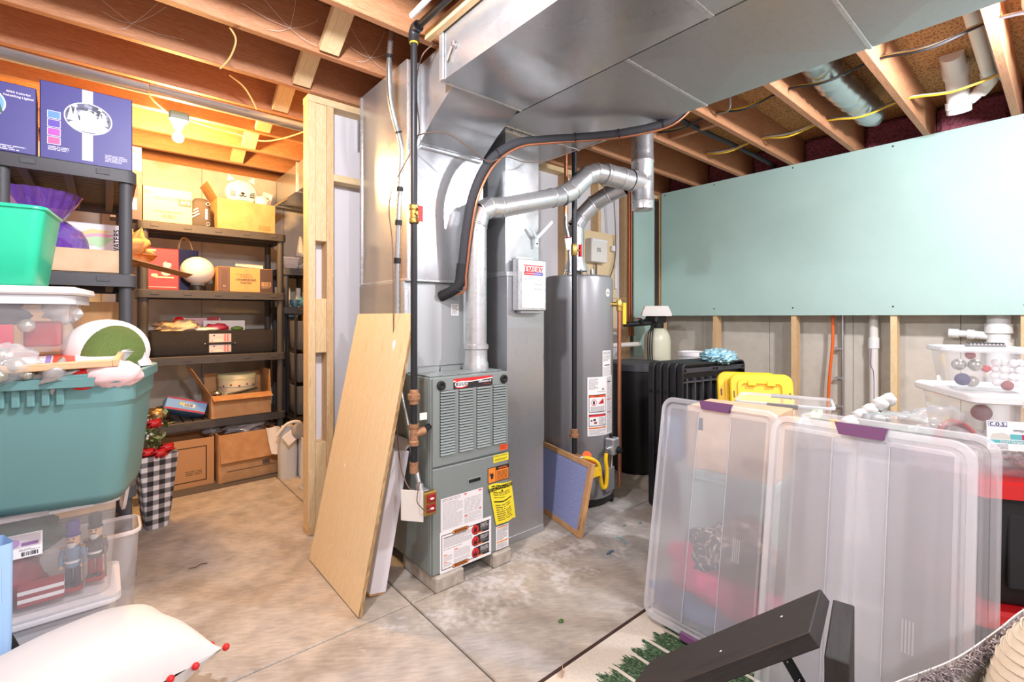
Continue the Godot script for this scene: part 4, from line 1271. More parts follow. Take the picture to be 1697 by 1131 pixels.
	put(B.new().box(Vector3(gx + 0.045, 0.775, gz + 0.0), Vector3(0.035, 0.03, 0.001)), "tag", M.offwhite, g)
	# ---- flexible metal conduit
	var f := thing("flex_conduit", "ribbed silver flexible conduit hanging down the side of the plenum", "conduit", Vector3.ZERO)
	var fp := cable_path([Vector3(0.985, 2.50, -1.99), Vector3(0.966, 2.34, -1.98), Vector3(0.972, 2.2, -1.985), Vector3(0.992, 2.1, -1.985), Vector3(1.018, 2.03, -1.99), Vector3(1.033, 1.95, -1.99), Vector3(1.037, 1.76, -2.02), Vector3(1.037, 1.5, -2.04), Vector3(1.04, 1.2, -2.05), Vector3(1.045, 0.9, -2.03), Vector3(1.045, 0.72, -1.96), Vector3(1.04, 0.60, -1.90), Vector3(1.035, 0.53, -1.86), Vector3(1.035, 0.46, -1.83)], 22)
	var fr := []
	for i in fp.size():
		fr.append(0.0138 if i % 2 == 0 else 0.0106)
	put(B.new().tube(fp, fr, 10), "armour", M.steel, f)
	for i in [18, 84, 128, 142, 156]:
		put(B.new().tube([fp[i], fp[i + 2]], 0.0165, 10, false), "cable_tie", M.black, f)
	put(B.new().rod(Vector3(1.035, 0.44, -1.825), Vector3(1.035, 0.475, -1.835), 0.017, 12), "connector", M.galv_edge, f)
	# thermostat wires
	cable([Vector3(1.10, 2.40, -1.80), Vector3(1.045, 2.33, -1.83), Vector3(1.035, 2.2, -1.86), Vector3(1.055, 2.05, -1.87), Vector3(1.04, 1.98, -1.86), Vector3(1.0, 1.87, -1.90), Vector3(0.975, 1.78, -1.96), Vector3(0.965, 1.68, -1.98), Vector3(0.985, 1.55, -1.99), Vector3(0.99, 1.40, -1.99), Vector3(0.99, 1.0, -1.98), Vector3(0.985, 0.62, -1.93), Vector3(0.975, 0.50, -1.85), Vector3(0.985, 0.46, -1.80)], 0.0028, M.brown_cable, "thin brown thermostat wire beside the flexible conduit", "control wires")
	cable([Vector3(1.02, 1.985, -1.87), Vector3(1.10, 2.02, -1.85), Vector3(1.20, 2.03, -1.84), Vector3(1.33, 1.975, -1.82), Vector3(1.40, 1.945, -1.815), Vector3(1.50, 1.985, -1.80), Vector3(1.62, 1.985, -1.80), Vector3(1.74, 2.01, -1.76), Vector3(1.85, 2.06, -1.66), Vector3(1.93, 2.10, -1.55)], 0.0026, M.brown_cable, "thin brown wire looping across the black foam pipe", "control wires")
	# ---- iron pipe that feeds the water heater
	var w := thing("heater_gas_pipe", "straight black iron pipe dropping in front of the water heater", "pipe", Vector3(2.136, 0.0, -1.93))
	put(B.new().rod(Vector3(0, 0.50, 0), Vector3(0, 2.43, 0), 0.0155, 14), "pipe_run", M.iron, w)
	var hv := put(B.new().lathe([Vector2(0.0165, -0.035), Vector2(0.020, -0.03), Vector2(0.020, 0.03), Vector2(0.0165, 0.035)], 14, Vector3(0, 1.60, 0)), "valve_body", M.brass, w)
	put(B.new().rod(Vector3(0, 1.60, 0), Vector3(0.05, 1.60, 0.0), 0.007, 8), "valve_stem", M.brass, hv)
	put(B.new().box(Vector3(0.052, 1.60, 0), Vector3(0.012, 0.075, 0.022), 0.004), "valve_handle", M.red, hv)
	put(B.new().lathe([Vector2(0.0165, 0.0), Vector2(0.029, 0.004), Vector2(0.029, 0.022), Vector2(0.022, 0.025), Vector2(0.022, 0.05), Vector2(0.0165, 0.055)], 8, Vector3(0, 0.475, 0), 20.0), "union", M.rust_iron, w)
	put(B.new().rod(Vector3(0, 0.36, 0), Vector3(0, 0.48, 0), 0.0155, 14), "nipple", M.iron, w)
	put(B.new().lathe([Vector2(0.0, 0.0), Vector2(0.024, 0.0), Vector2(0.024, 0.07), Vector2(0.0, 0.07)], 14, Vector3(0, 0.31, 0)), "tee", M.rust_iron, w)
	put(B.new().rod(Vector3(0, 0.345, 0), Vector3(0.05, 0.345, 0.0), 0.02, 12), "tee_branch", M.rust_iron, w)
	single(B.new().rod(Vector3(0, 0, 0), Vector3(0.0, 0.02, 0.75), 0.011, 12), "white_tube", M.pvc, "short white plastic tube end under the joists beside the gas pipe elbow", "pipe", Vector3(0.925, 2.395, -1.70))

# =====================================================================  water heater corner
func heater_corner():
	var h := thing("water_heater", "tall grey cylindrical water heater with white safety labels", "water heater", Vector3(2.406, 0, -2.14))
	var r := 0.228
	put(B.new().lathe([Vector2(r, 0.05), Vector2(r, 0.34), Vector2(r + 0.001, 0.342), Vector2(r + 0.001, 1.43), Vector2(r - 0.004, 1.452), Vector2(r - 0.02, 1.462)], 56), "jacket", M.heater, h)
	put(B.new().lathe([Vector2(r - 0.004, 1.452), Vector2(r - 0.02, 1.464), Vector2(0.0, 1.478)], 40), "top_pan", M.heater_top, h)
	put(B.new().lathe([Vector2(0.0, 0.024), Vector2(r - 0.002, 0.024), Vector2(r + 0.003, 0.03), Vector2(r + 0.003, 0.055), Vector2(r - 0.003, 0.06)], 48), "base_ring", M.black, h)
	for i in 3:
		var a := TAU * i / 3.0 + 0.5
		put(B.new().at(Vector3(sin(a) * 0.19, 0.013, cos(a) * 0.19), Vector3(0, rad_to_deg(a), 0)).box(Vector3.ZERO, Vector3(0.05, 0.026, 0.09), 0.003), "foot", M.black, h)
	var lt := [["t", 8, 8, 60, 60, "7d7a7a", 5], ["b", 96, 60, 18, 10], ["t", 60, 76, 60, 5, "4a4747", 5], ["o", 8, 92, 118, 92, "2b2829", 3], ["r", 11, 95, 112, 11, "e2582a"], ["t", 40, 97, 60, 6, "3a2018", 5], ["e", 40, 132, 17, 17, "c8262a"], ["e", 40, 132, 14, 14, "f2f0ef"], ["r", 34, 124, 12, 18, "2b2829"], ["p", [Vector2(68, 140), Vector2(104, 112), Vector2(110, 140)], "c8262a"], ["t", 20, 154, 94, 26, "8b8888", 4], ["o", 8, 194, 118, 62, "2b2829", 3], ["r", 11, 197, 112, 10, "d8343c"], ["r", 20, 222, 10, 8, "2b2829"], ["r", 36, 218, 16, 10, "2b2829"], ["e", 50, 238, 10, 6, "a03030"], ["t", 74, 212, 46, 38, "8b8888", 4], ["r", 8, 262, 118, 7, "e2782a"], ["t", 12, 274, 110, 26, "8b8888", 5], ["t", 140, 6, 56, 290, "8b8888", 6], ["r", 138, 4, 1, 296, "b5b2b2"], ["r", 140, 28, 40, 5, "3a3737"], ["r", 140, 120, 40, 5, "c8363a"], ["r", 140, 190, 40, 5, "c8363a"]]
	curved_label("safety_label", art(200, 306, "eeecec", lt, 21), r + 0.0022, -34, 20, 0.455, 0.822, h)
	curved_label("warranty_label", art(80, 160, "eeecec", [["t", 6, 8, 68, 14, "6a6767", 6], ["t", 6, 30, 68, 34, "8b8888", 6], ["r", 14, 84, 52, 6, "4a4747"], ["t", 6, 98, 68, 54, "a09d9d", 5]], 22), r + 0.0022, -7, 15, 0.815, 0.985, h)
	# oval maker's badge
	var bb := B.new()
	bb.smooth()
	for i in 24:
		var a0 := TAU * i / 24.0
		var a1 := TAU * (i + 1) / 24.0
		var pt := func(a: float, k: float) -> Vector3:
			var an := deg_to_rad(6.0) + cos(a) * k * 0.10
			return Vector3(sin(an) * (r + 0.0025), 1.352 + sin(a) * k * 0.026, cos(an) * (r + 0.0025))
		bb.tri(pt.call(0.0, 0.0), pt.call(a0, 1.0), pt.call(a1, 1.0), Vector3(0.1, 0, 1))
	var ov := put(bb, "maker_badge", M.offwhite, h)
	for q in [[-0.015, 0.0, 0.003, 0.012], [-0.007, -0.002, 0.007, 0.008], [0.001, -0.002, 0.006, 0.007], [0.011, -0.003, 0.012, 0.008], [0.004, 0.008, 0.018, 0.003]]:
		var an2: float = deg_to_rad(6.0) + q[0] / r
		put(B.new().at(Vector3(sin(an2) * (r + 0.003), 1.352 + q[1], cos(an2) * (r + 0.003)), Vector3(0, rad_to_deg(an2), 0)).box(Vector3.ZERO, Vector3(q[2], q[3], 0.0006)), "printed_mark", M.grey_cable, ov)
	# gas control valve
	var va := deg_to_rad(6.0)
	var gv := put(B.new().at(Vector3(sin(va) * 0.262, 0.385, cos(va) * 0.262), Vector3(0, 6, 0)).box(Vector3.ZERO, Vector3(0.075, 0.105, 0.065), 0.008), "gas_control", M.galv_edge, h)
	put(B.new().at(Vector3(sin(va) * 0.292, 0.362, cos(va) * 0.292) + Vector3(0.012, 0, 0), Vector3(90, 6, 0)).lathe([Vector2(0.024, 0.0), Vector2(0.024, 0.010), Vector2(0.018, 0.012), Vector2(0.018, 0.026), Vector2(0.0, 0.026)], 16), "control_knob", M.black, gv)
	put(B.new().rod(Vector3(sin(va) * 0.262, 0.435, cos(va) * 0.262) + Vector3(-0.012, 0, 0), Vector3(sin(va) * 0.262, 0.462, cos(va) * 0.262) + Vector3(-0.012, 0, 0), 0.011, 12), "igniter_button", M.black, gv)
	put(B.new().rod(Vector3(sin(va) * 0.262 - 0.03, 0.375, cos(va) * 0.262), Vector3(sin(va) * 0.262 - 0.075, 0.37, cos(va) * 0.262 + 0.01), 0.013, 12), "gas_inlet", M.steel, gv)
	for i in 3:
		put(B.new().rod(Vector3(sin(va) * 0.255 - 0.012 + i * 0.013, 0.335, cos(va) * 0.255), Vector3(sin(va) * 0.245 - 0.012 + i * 0.013, 0.24, cos(va) * 0.245), 0.0035, 8), "burner_tube", [M.steel, M.copper, M.white_cable][i], h)
	put(B.new().at(Vector3(sin(va) * 0.238, 0.17, cos(va) * 0.238), Vector3(0, 6, 0)).box(Vector3.ZERO, Vector3(0.095, 0.15, 0.03), 0.006), "access_door", M.heater_top, h)
	# top fittings
	for x in [-0.10, 0.12]:
		put(B.new().lathe([Vector2(0.024, 0.0), Vector2(0.024, 0.012), Vector2(0.014, 0.016), Vector2(0.014, 0.05)], 14, Vector3(x, 1.472, 0.02)), "water_nipple", M.steel, h)
	# yellow gas connector
	var y := thing("gas_connector", "yellow coated flexible gas connector looping in front of the water heater", "hose", Vector3.ZERO)
	put(B.new().tube(cable_path([Vector3(2.19, 0.345, -1.925), Vector3(2.23, 0.34, -1.88), Vector3(2.275, 0.30, -1.86), Vector3(2.295, 0.21, -1.86), Vector3(2.315, 0.155, -1.86), Vector3(2.34, 0.16, -1.855), Vector3(2.35, 0.24, -1.855), Vector3(2.345, 0.31, -1.86), Vector3(2.355, 0.355, -1.865)], 7), 0.0125, 12), "hose", M.yellow, y)
	put(B.new().rod(Vector3(2.165, 0.345, -1.928), Vector3(2.20, 0.345, -1.918), 0.016, 8), "end_nut", M.steel, y)
	put(B.new().tube([Vector3(2.205, 0.344, -1.91), Vector3(2.255, 0.322, -1.868)], 0.0155, 12, false), "sleeve", M.orange, y)
	var hx := B.new()
	hx.prism([Vector2(-0.03, 0.012), Vector2(-0.012, 0.03), Vector2(0.012, 0.03), Vector2(0.03, 0.012), Vector2(0.03, -0.012), Vector2(0.012, -0.03), Vector2(-0.012, -0.03), Vector2(-0.03, -0.012)], 0.0, 0.0012)
	var otag := put(hx, "warning_tag", M.orange, y)
	otag.position = Vector3(2.215, 0.355, -1.90)
	otag.rotation_degrees = Vector3(-20, -30, 0)
	var ytag := put(B.new().box(Vector3.ZERO, Vector3(0.05, 0.055, 0.001)), "hang_tag", M.yellow, y)
	ytag.position = Vector3(2.25, 0.262, -1.86)
	ytag.rotation_degrees = Vector3(-8, -40, 18)
	# relief valve and its orange tinted copper pipe
	var c := thing("relief_pipe", "orange copper discharge pipe beside the water heater with a brass relief valve", "pipe", Vector3(2.535, 0, -1.90))
	put(B.new().rod(Vector3(0, 0.10, 0), Vector3(-0.002, 1.25, 0.0), 0.0125, 14), "pipe_run", M.copper, c)
	put(B.new().lathe([Vector2(0.014, 0.0), Vector2(0.018, 0.004), Vector2(0.018, 0.03), Vector2(0.022, 0.034), Vector2(0.022, 0.055), Vector2(0.015, 0.075), Vector2(0.0, 0.078)], 12, Vector3(-0.002, 1.235, 0.0)), "relief_valve", M.brass, c)
	put(B.new().rod(Vector3(-0.002, 1.28, 0), Vector3(-0.045, 1.28, -0.04), 0.014, 12), "valve_inlet", M.brass, c)
	put(B.new().bar(Vector3(-0.03, 1.318, -0.02), Vector3(0.05, 1.318, 0.02), 0.014, 0.004, Vector3.UP, 0.001), "test_lever", M.brass, c)
	put(B.new().at(Vector3(0.035, 1.22, 0.015), Vector3(0, -40, 0)).box(Vector3.ZERO, Vector3(0.022, 0.14, 0.001)), "warning_tag", M.yellow, c)
	# water pipes at the left of the vent
	var f := thing("water_connector", "copper riser with a braided connector and paper tag above the water heater", "pipe", Vector3(2.306, 0, -2.12))
	put(B.new().rod(Vector3(-0.03, 1.86, -0.01), Vector3(-0.03, 2.42, -0.01), 0.0125, 12), "copper_riser", M.copper, f)
	put(B.new().tube(cable_path([Vector3(-0.03, 1.87, -0.01), Vector3(-0.03, 1.79, -0.01), Vector3(-0.012, 1.71, -0.005), Vector3(-0.004, 1.60, 0.0), Vector3(0.0, 1.51, 0.0)], 6), 0.0125, 12), "braided_hose", M.steel, f)
	put(B.new().at(Vector3(-0.03, 1.67, 0.02), Vector3(0, -35, 12)).box(Vector3.ZERO, Vector3(0.05, 0.075, 0.002), 0.0005), "paper_tag", M.white, f)
	put(B.new().at(Vector3(-0.018, 1.715, 0.02), Vector3(0, -35, 12)).box(Vector3.ZERO, Vector3(0.06, 0.008, 0.012), 0.001), "tag_clip", M.red_dark, f)
	# copper lines up the wall and to the softener
	cable([Vector3(3.73, 1.02, -2.64), Vector3(3.72, 1.3, -2.655), Vector3(3.72, 1.9, -2.655), Vector3(3.72, 2.42, -2.655)], 0.0125, M.copper_old, "dark copper riser on the stud beside the green board strip", "copper risers", "copper_riser")
	cable([Vector3(3.68, 1.02, -2.64), Vector3(3.685, 1.3, -2.655), Vector3(3.685, 1.9, -2.655), Vector3(3.685, 2.42, -2.655)], 0.0125, M.copper_old, "dark copper riser left of its twin on the stud", "copper risers", "copper_riser")
	single(B.new().tube([Vector3(2.70, 0.95, -2.62), Vector3(3.55, 0.96, -2.45)], 0.020, 14), "drain_line", M.pvc_dull, "white plastic drain pipe reaching horizontally towards the softener tank", "pipe")
	# plywood-mounted control box and wires
	var k := thing("control_box", "white wall mounted control box with a small logo", "control box", Vector3(3.215, 1.66, -2.684))
	put(B.new().box(Vector3(0, 0.105, 0.035), Vector3(0.21, 0.20, 0.07), 0.006), "case", M.offwhite, k)
	put(B.new().box(Vector3(0, 0.19, 0.072), Vector3(0.20, 0.02, 0.003), 0.001), "hinge_strip", M.white, k)
	put(B.new().box(Vector3(0.108, 0.115, 0.03), Vector3(0.01, 0.03, 0.02), 0.002), "latch", M.offwhite, k)
	letters("SS", Vector3(-0.012, 0.108, 0.0705), 0.034, M.foam, k, Vector3.ZERO, true, true)
	put(B.new().tube([Vector3(0.0, 0.0, 0.03), Vector3(0.0, -0.2, 0.03)], 0.008, 8), "conduit_tail", M.brown_cable, k)
	cable([Vector3(3.29, 1.45, -2.66), Vector3(3.40, 1.55, -2.65), Vector3(3.47, 1.72, -2.65), Vector3(3.48, 1.95, -2.65), Vector3(3.45, 2.3, -2.65)], 0.004, M.brown_cable, "brown wire rising from the control box to the ceiling", "control wires")
	cable([Vector3(3.31, 1.44, -2.66), Vector3(3.43, 1.57, -2.64), Vector3(3.50, 1.75, -2.64), Vector3(3.50, 1.95, -2.64), Vector3(3.47, 2.3, -2.64)], 0.004, M.white_cable, "white wire rising beside the brown one from the control box", "control wires")
	var pl := thing("plastic_raceway", "narrow white plastic raceway on the plywood next to the control box", "raceway", Vector3(3.515, 1.45, -2.675))
	put(B.new().box(Vector3(0, 0.22, 0), Vector3(0.03, 0.44, 0.015), 0.003), "channel", M.offwhite, pl)
	put(B.new().box(Vector3(-0.055, 0.36, 0.01), Vector3(0.04, 0.05, 0.03), 0.004), "plug", M.white, pl)
	# ---- softener: resin tank with its valve head, brine tank
	var s := thing("water_softener", "cream water softener tank with a black valve head under a white cover", "water softener", Vector3(3.72, 0, -2.38))
	put(B.new().lathe([Vector2(0.0, 0.0), Vector2(0.13, 0.0), Vector2(0.13, 0.06), Vector2(0.115, 0.07), Vector2(0.115, 0.98), Vector2(0.108, 1.03), Vector2(0.085, 1.075), Vector2(0.05, 1.10), Vector2(0.0, 1.105)], 32), "resin_tank", M.cream_tank, s)
	put(B.new().lathe([Vector2(0.052, 1.09), Vector2(0.056, 1.10), Vector2(0.056, 1.15), Vector2(0.04, 1.16), Vector2(0.0, 1.16)], 20), "valve_neck", M.black, s)
	put(B.new().box(Vector3(-0.02, 1.175, 0.0), Vector3(0.17, 0.06, 0.12), 0.012), "valve_body", M.black, s)
	var cv := B.new()
	cv.at(Vector3(-0.02, 1.205, 0), Vector3(0, -52, 0)).loft([B.rrect(0.25, 0.17, 0.008, 0.0, 3), B.rrect(0.25, 0.17, 0.008, 0.02, 3), B.rrect(0.20, 0.13, 0.012, 0.085, 3), B.rrect(0.19, 0.12, 0.012, 0.088, 3)], true, true, [1, 2])
	put(cv, "cover", M.offwhite, s)
	put(B.new().rod(Vector3(-0.03, 1.15, 0.02), Vector3(-0.30, 1.13, -0.10), 0.022, 12), "bypass_pipe", M.black, s)
	put(B.new().rod(Vector3(-0.03, 1.15, -0.04), Vector3(-0.26, 1.13, -0.17), 0.022, 12), "bypass_pipe", M.black, s)
	for x in [-0.13, -0.20]:
		put(B.new().at(Vector3(x, 1.155, -0.03), Vector3(0, 0, 20)).box(Vector3.ZERO, Vector3(0.03, 0.05, 0.03), 0.004), "bypass_knob", M.black, s)
	put(B.new().box(Vector3(-0.20, 1.185, -0.05), Vector3(0.05, 0.012, 0.02), 0.003), "bypass_lever", M.red_dark, s)
	for i in 3:
		put(B.new().tube(cable_path([Vector3(-0.08, 1.15, 0.03), Vector3(-0.15 - 0.03 * i, 1.05, 0.05), Vector3(-0.17 - 0.03 * i, 0.85, 0.06), Vector3(-0.14 - 0.04 * i, 0.70, 0.08)], 5), 0.006, 8), "drain_tube", M.black, s)
	var t := thing("brine_tank", "black round brine tank with a grey lid rim behind the water heater", "tank", Vector3(3.215, 0, -2.245))
	put(B.new().lathe([Vector2(0.0, 0.0), Vector2(0.19, 0.0), Vector2(0.195, 0.01), Vector2(0.205, 0.79), Vector2(0.205, 0.80)], 40), "barrel", M.black, t)
	put(B.new().lathe([Vector2(0.207, 0.78), Vector2(0.214, 0.785), Vector2(0.214, 0.835), Vector2(0.20, 0.845), Vector2(0.18, 0.84), Vector2(0.0, 0.845)], 40), "lid", M.shelf, t)
	# ---- filter, board and box that lean
	var fi := thing_along("furnace_filter", "blue pleated air filter in a cardboard frame leaning by the water heater", "filter", Vector3(2.03, 0.0, -2.027), Vector3(-0.238, 0, 0.971), Vector3(0.083, 0.385, 0.02))
	var fw := 0.635
	var fh := 0.398
	var media := noise_tex(0.05, 71, ["7480b4", "8a94c6", "9ca5d0", "7d88bc"], 256)
	var mm := tmat(media, 0.95)
	tri_on(mm, 7.0)
	bump_on(mm, media, 0.8)
	put(B.new().box(Vector3(0, fh * 0.5, 0.002), Vector3(fw - 0.04, fh - 0.04, 0.010), 0.001), "media", mm, fi)
	for x in [-1, 1]:
		put(B.new().box(Vector3(x * (fw * 0.5 - 0.016), fh * 0.5, 0), Vector3(0.032, fh, 0.024), 0.001), "frame_side", M.card, fi)
	for yy in [0.014, fh - 0.014]:
		put(B.new().box(Vector3(0, yy, 0), Vector3(fw - 0.064, 0.028, 0.024), 0.001), "frame_side", M.card, fi)
	letters("16x25x1", Vector3(fw * 0.5 - 0.016, 0.07, 0.0125), 0.014, M.foam, fi, Vector3(0, 0, 90))
	var pb := thing_along("plywood_board", "large pale plywood board leaning against the furnace", "board", Vector3(0.768, 0.004, -2.13), Vector3(0, 0, 1), Vector3(0.245, 1.207, 0.0))
	put(B.new().box(Vector3(0, 0.617, 0), Vector3(0.595, 1.233, 0.014), 0.001), "panel", M.ply, pb)
	put(B.new().box(Vector3(0.2985, 0.617, 0), Vector3(0.002, 1.233, 0.0142)), "sawn_edge", M.ply_edge, pb)
	var nz := FastNoiseLite.new()
	nz.seed = 5
	nz.frequency = 0.02
	put(B.new().ball(Vector3(0.17, 1.09, 0.007), Vector3(0.014, 0.026, 0.0012), 12, 6, nz, 0.8), "plaster_dab", M.white, pb)
	put(B.new().ball(Vector3(-0.10, 0.50, 0.007), Vector3(0.005, 0.008, 0.001), 8, 5), "plaster_dab", M.white, pb)
	var wb := thing_along("white_carton", "long slim white box leaning behind the plywood board", "box", Vector3(0.885, 0.004, -2.10), Vector3(0, 0, 1), Vector3(0.115, 0.60, 0.0))
	put(B.new().box(Vector3(0, 0.31, 0), Vector3(0.35, 0.60, 0.075), 0.002), "carton_body", M.box_white, wb)
	put(B.new().at(Vector3(0.03, 0.625, -0.03), Vector3(-40, 0, 0)).box(Vector3.ZERO, Vector3(0.28, 0.07, 0.002)), "end_flap", M.box_white, wb)
	put(B.new().box(Vector3(0, 0.006, 0), Vector3(0.34, 0.012, 0.07), 0.001), "bottom_flap", M.card, wb)

# =====================================================================  right side
# big cloudy lid standing on edge: local x across, y up, front towards +z
func big_lid(t: Node3D, w: float, h: float, latched := true):
	var m := Transform3D(Basis.from_euler(Vector3(PI * 0.5, 0, 0)), Vector3(0, h * 0.5, 0))
	var b := B.new()
	b.xf = m
	b.loft([B.rrect(w, h, 0.05, -0.024, 6), B.rrect(w, h, 0.05, -0.004, 6), B.rrect(w - 0.008, h - 0.008, 0.046, 0.0, 6), B.rrect(w - 0.036, h - 0.036, 0.034, 0.0, 6), B.rrect(w - 0.042, h - 0.042, 0.032, -0.012, 6), B.rrect(w - 0.062, h - 0.062, 0.024, -0.012, 6), B.rrect(w - 0.066, h - 0.066, 0.022, -0.004, 6), B.rrect(w - 0.084, h - 0.084, 0.016, -0.004, 6)], false, false, [1, 2, 3, 4, 5, 6])
	put(b, "rim", M.cloudy_rim, t)
	var iw := w - 0.084
	var ih := h - 0.084
	var cw := iw * 0.34
	for s in [-1, 1]:
		put(B.new().box(Vector3(s * (cw * 0.5 + (iw - cw) * 0.25), h * 0.5, -0.005), Vector3((iw - cw) * 0.5, ih, 0.0022)), "field", M.cloudy if latched else M.cloudy_thick, t)
		put(B.new().box(Vector3(s * cw * 0.5, h * 0.5, -0.002), Vector3(0.0025, ih, 0.005), 0.001), "ridge", M.cloudy_rim, t)
	put(B.new().box(Vector3(0, h * 0.5, -0.006), Vector3(cw, ih, 0.0022)), "window", M.cloudy_window if latched else M.cloudy_thick, t)
	# latch handle over the top edge
	if not latched:
		return
	var hd := B.new()
	hd.prism([Vector2(-0.062, 0.0), Vector2(0.062, 0.0), Vector2(0.052, -0.034), Vector2(-0.050, -0.034)], -0.012, 0.008)
	hd.at(Vector3(0, 0, 0))
	var o := put(hd, "latch_handle", M.purple_handle, t, "purple latch handle")
	o.position = Vector3(0, h + 0.004, 0.0)
	var lp := put(B.new().box(Vector3(0, 0.006, 0.0), Vector3(0.12, 0.03, 0.018), 0.006), "latch_handle", M.purple_handle, t, "purple latch handle")
	lp.position = Vector3(0, -0.004, 0.002)
	# moulded note
	for i in 4:
		put(B.new().box(Vector3(cw * 0.5 + 0.04 + i * 0.007, h * 0.42, -0.0037), Vector3(0.004, 0.08, 0.0008)), "moulded_mark", M.cloudy_rim, t)

func right_side():
	big_lid(thing_along("storage_lid", "cloudy plastic box lid with purple latch, standing nearest the water heater", "lid", Vector3(1.605, 0.03, -0.87), Vector3(0, 0, 1), Vector3(0.145, 0.84, 0.0), "big cloudy lids"), 0.45, 0.855)
	big_lid(thing_along("storage_lid", "front cloudy plastic box lid with purple latch, next to the red-lidded totes", "lid", Vector3(1.475, 0.03, -0.385), Vector3(0, 0, 1), Vector3(0.145, 0.86, 0.0), "big cloudy lids"), 0.475, 0.872)
	big_lid(thing_along("storage_lid", "cloudy plastic box lid standing directly behind the front purple-latched lid", "lid", Vector3(1.53, 0.03, -0.34), Vector3(0, 0, 1), Vector3(0.145, 0.86, 0.0), "big cloudy lids"), 0.46, 0.885, false)
	# ---- clothes on the floor behind the first lid
	var nz := FastNoiseLite.new()
	nz.seed = 9
	nz.frequency = 0.012
	nz.fractal_octaves = 3
	single(B.new().ball(Vector3(0, 0.055, 0), Vector3(0.10, 0.06, 0.22), 30, 18, nz, 0.4), "folded_jeans", M.denim, "folded blue denim jeans under the pink cloth", "clothes", Vector3(1.775, 0.010, -0.93), 0.0)
	single(B.new().ball(Vector3(0, 0.09, 0), Vector3(0.14, 0.15, 0.23), 34, 20, nz, 0.35), "pink_garment", M.pink, "bright pink garment heaped behind the cloudy lid", "clothes", Vector3(1.86, 0.06, -0.90), -14.0)
	var spots := noise_tex(0.045, 72, ["2c1c16", "3d281f", "2c1c16", "cdb296", "dcc6ae"], 256, FastNoiseLite.TYPE_CELLULAR, 1, [0.0, 0.3, 0.5, 0.62, 1.0])
	var lm := tmat(spots, 0.85)
	tri_on(lm, 4.5)
	single(B.new().ball(Vector3(0, 0.09, 0), Vector3(0.13, 0.12, 0.16), 32, 18, nz, 0.5), "leopard_scarf", lm, "leopard print cloth on top of the pink garment", "clothes", Vector3(1.83, 0.20, -0.83), 0.0)
	# ---- grey-green tote with a carton on it, seen dimly through the lids
	var gt := thing("grey_green_tote", "grey-green tote half hidden behind the cloudy lids", "tote", Vector3(2.17, 0, -0.99), -85.0)
	put(vessel(0.40, 0.32, 0.50, 0.88, 0.04), "body", mat(hexc("9db3b0"), 0.5), gt)
	put(B.new().at(Vector3(0, 0.50, 0)).loft([B.rrect(0.43, 0.35, 0.05, 0.0, 4), B.rrect(0.43, 0.35, 0.05, 0.018, 4), B.rrect(0.41, 0.33, 0.05, 0.022, 4)], true, true, [1]), "lid", mat(hexc("9db3b0"), 0.5), gt)
	var tc := thing("tan_carton", "pale cardboard carton with a hand hole behind the cloudy lid", "box", Vector3(2.15, 0.523, -0.96), -85.0)
	carton(tc, 0.36, 0.26, 0.27, [], M.card_pale, M.card_in, true)
	put(B.new().box(Vector3(-0.12, 0.20, 0.1305), Vector3(0.022, 0.055, 0.002), 0.001), "hand_hole_shade", M.gap_shade, tc)  # black patch painted in for the dark inside of the hand hole
	# ---- yellow tote, its two spare lids, open clear tub
	var yt := thing("yellow_lid_tote", "black tote with a yellow lid carrying the open clear tub", "tote", Vector3(2.78, 0, -1.02), -72.0)
	put(vessel(0.62, 0.42, 0.62, 0.85, 0.04), "body", M.black, yt)
	put(B.new().at(Vector3(0, 0.62, 0)).loft([B.rrect(0.66, 0.46, 0.05, -0.03, 4), B.rrect(0.66, 0.46, 0.05, 0.0, 4), B.rrect(0.64, 0.44, 0.05, 0.012, 4), B.rrect(0.56, 0.36, 0.04, 0.012, 4), B.rrect(0.55, 0.35, 0.04, 0.004, 4)], false, true, [1, 2, 3]), "lid", M.yellow, yt)
	for i in 2:
		var yl := thing_along("spare_tote_lid", ["yellow tote lid standing on edge nearer the clear tub", "yellow tote lid standing behind the other yellow lid"][i], "lid", Vector3(2.83 + i * 0.02, 0.634, -1.13 - i * 0.085), Vector3(0.55, 0, 0.83), Vector3(0.05, 0.24, -0.05), "spare yellow lids")
		var b := B.new()
		b.xf = Transform3D(Basis.from_euler(Vector3(PI * 0.5, 0, 0)), Vector3(0, 0.12, 0))
		b.loft([B.rrect(0.33, 0.25, 0.05, -0.035, 6), B.rrect(0.33, 0.25, 0.05, -0.006, 6), B.rrect(0.318, 0.238, 0.046, 0.0, 6), B.rrect(0.255, 0.175, 0.03, 0.0, 6), B.rrect(0.25, 0.17, 0.03, 0.010, 6), B.rrect(0.21, 0.13, 0.02, 0.010, 6), B.rrect(0.205, 0.125, 0.02, -0.004, 6)], true, true, [1, 2, 3, 4, 5])
		put(b, "cap", M.yellow, yl)
		for x in [-0.145, 0.145]:
			put(B.new().box(Vector3(x, 0.12, 0.0005), Vector3(0.008, 0.04, 0.002), 0.0008), "slot", M.brown_cable, yl)  # brown raised patch in place of an open slot
		for x in [-0.05, 0.05]:
			put(B.new().box(Vector3(x, 0.185, 0.008), Vector3(0.045, 0.03, 0.016), 0.003), "stacking_boss", M.yellow, yl)
	var ct := thing("clear_tub", "open shallow clear tub with grey handles in front of the yellow lids", "tub", Vector3(2.60, 0.637, -0.94), -72.0)
	put(tub(0.40, 0.29, 0.145, 0.9, 0.03), "body", M.bag_clear, ct)
	put(rim_ring(0.40, 0.29, 0.03, 0.147, 0.012, 0.012), "rim", M.clear_edge, ct)
	for s in [-1, 1]:
		put(B.new().box(Vector3(0.0, 0.137, s * 0.158), Vector3(0.13, 0.022, 0.012), 0.004), "handle", M.grey_cable, ct)
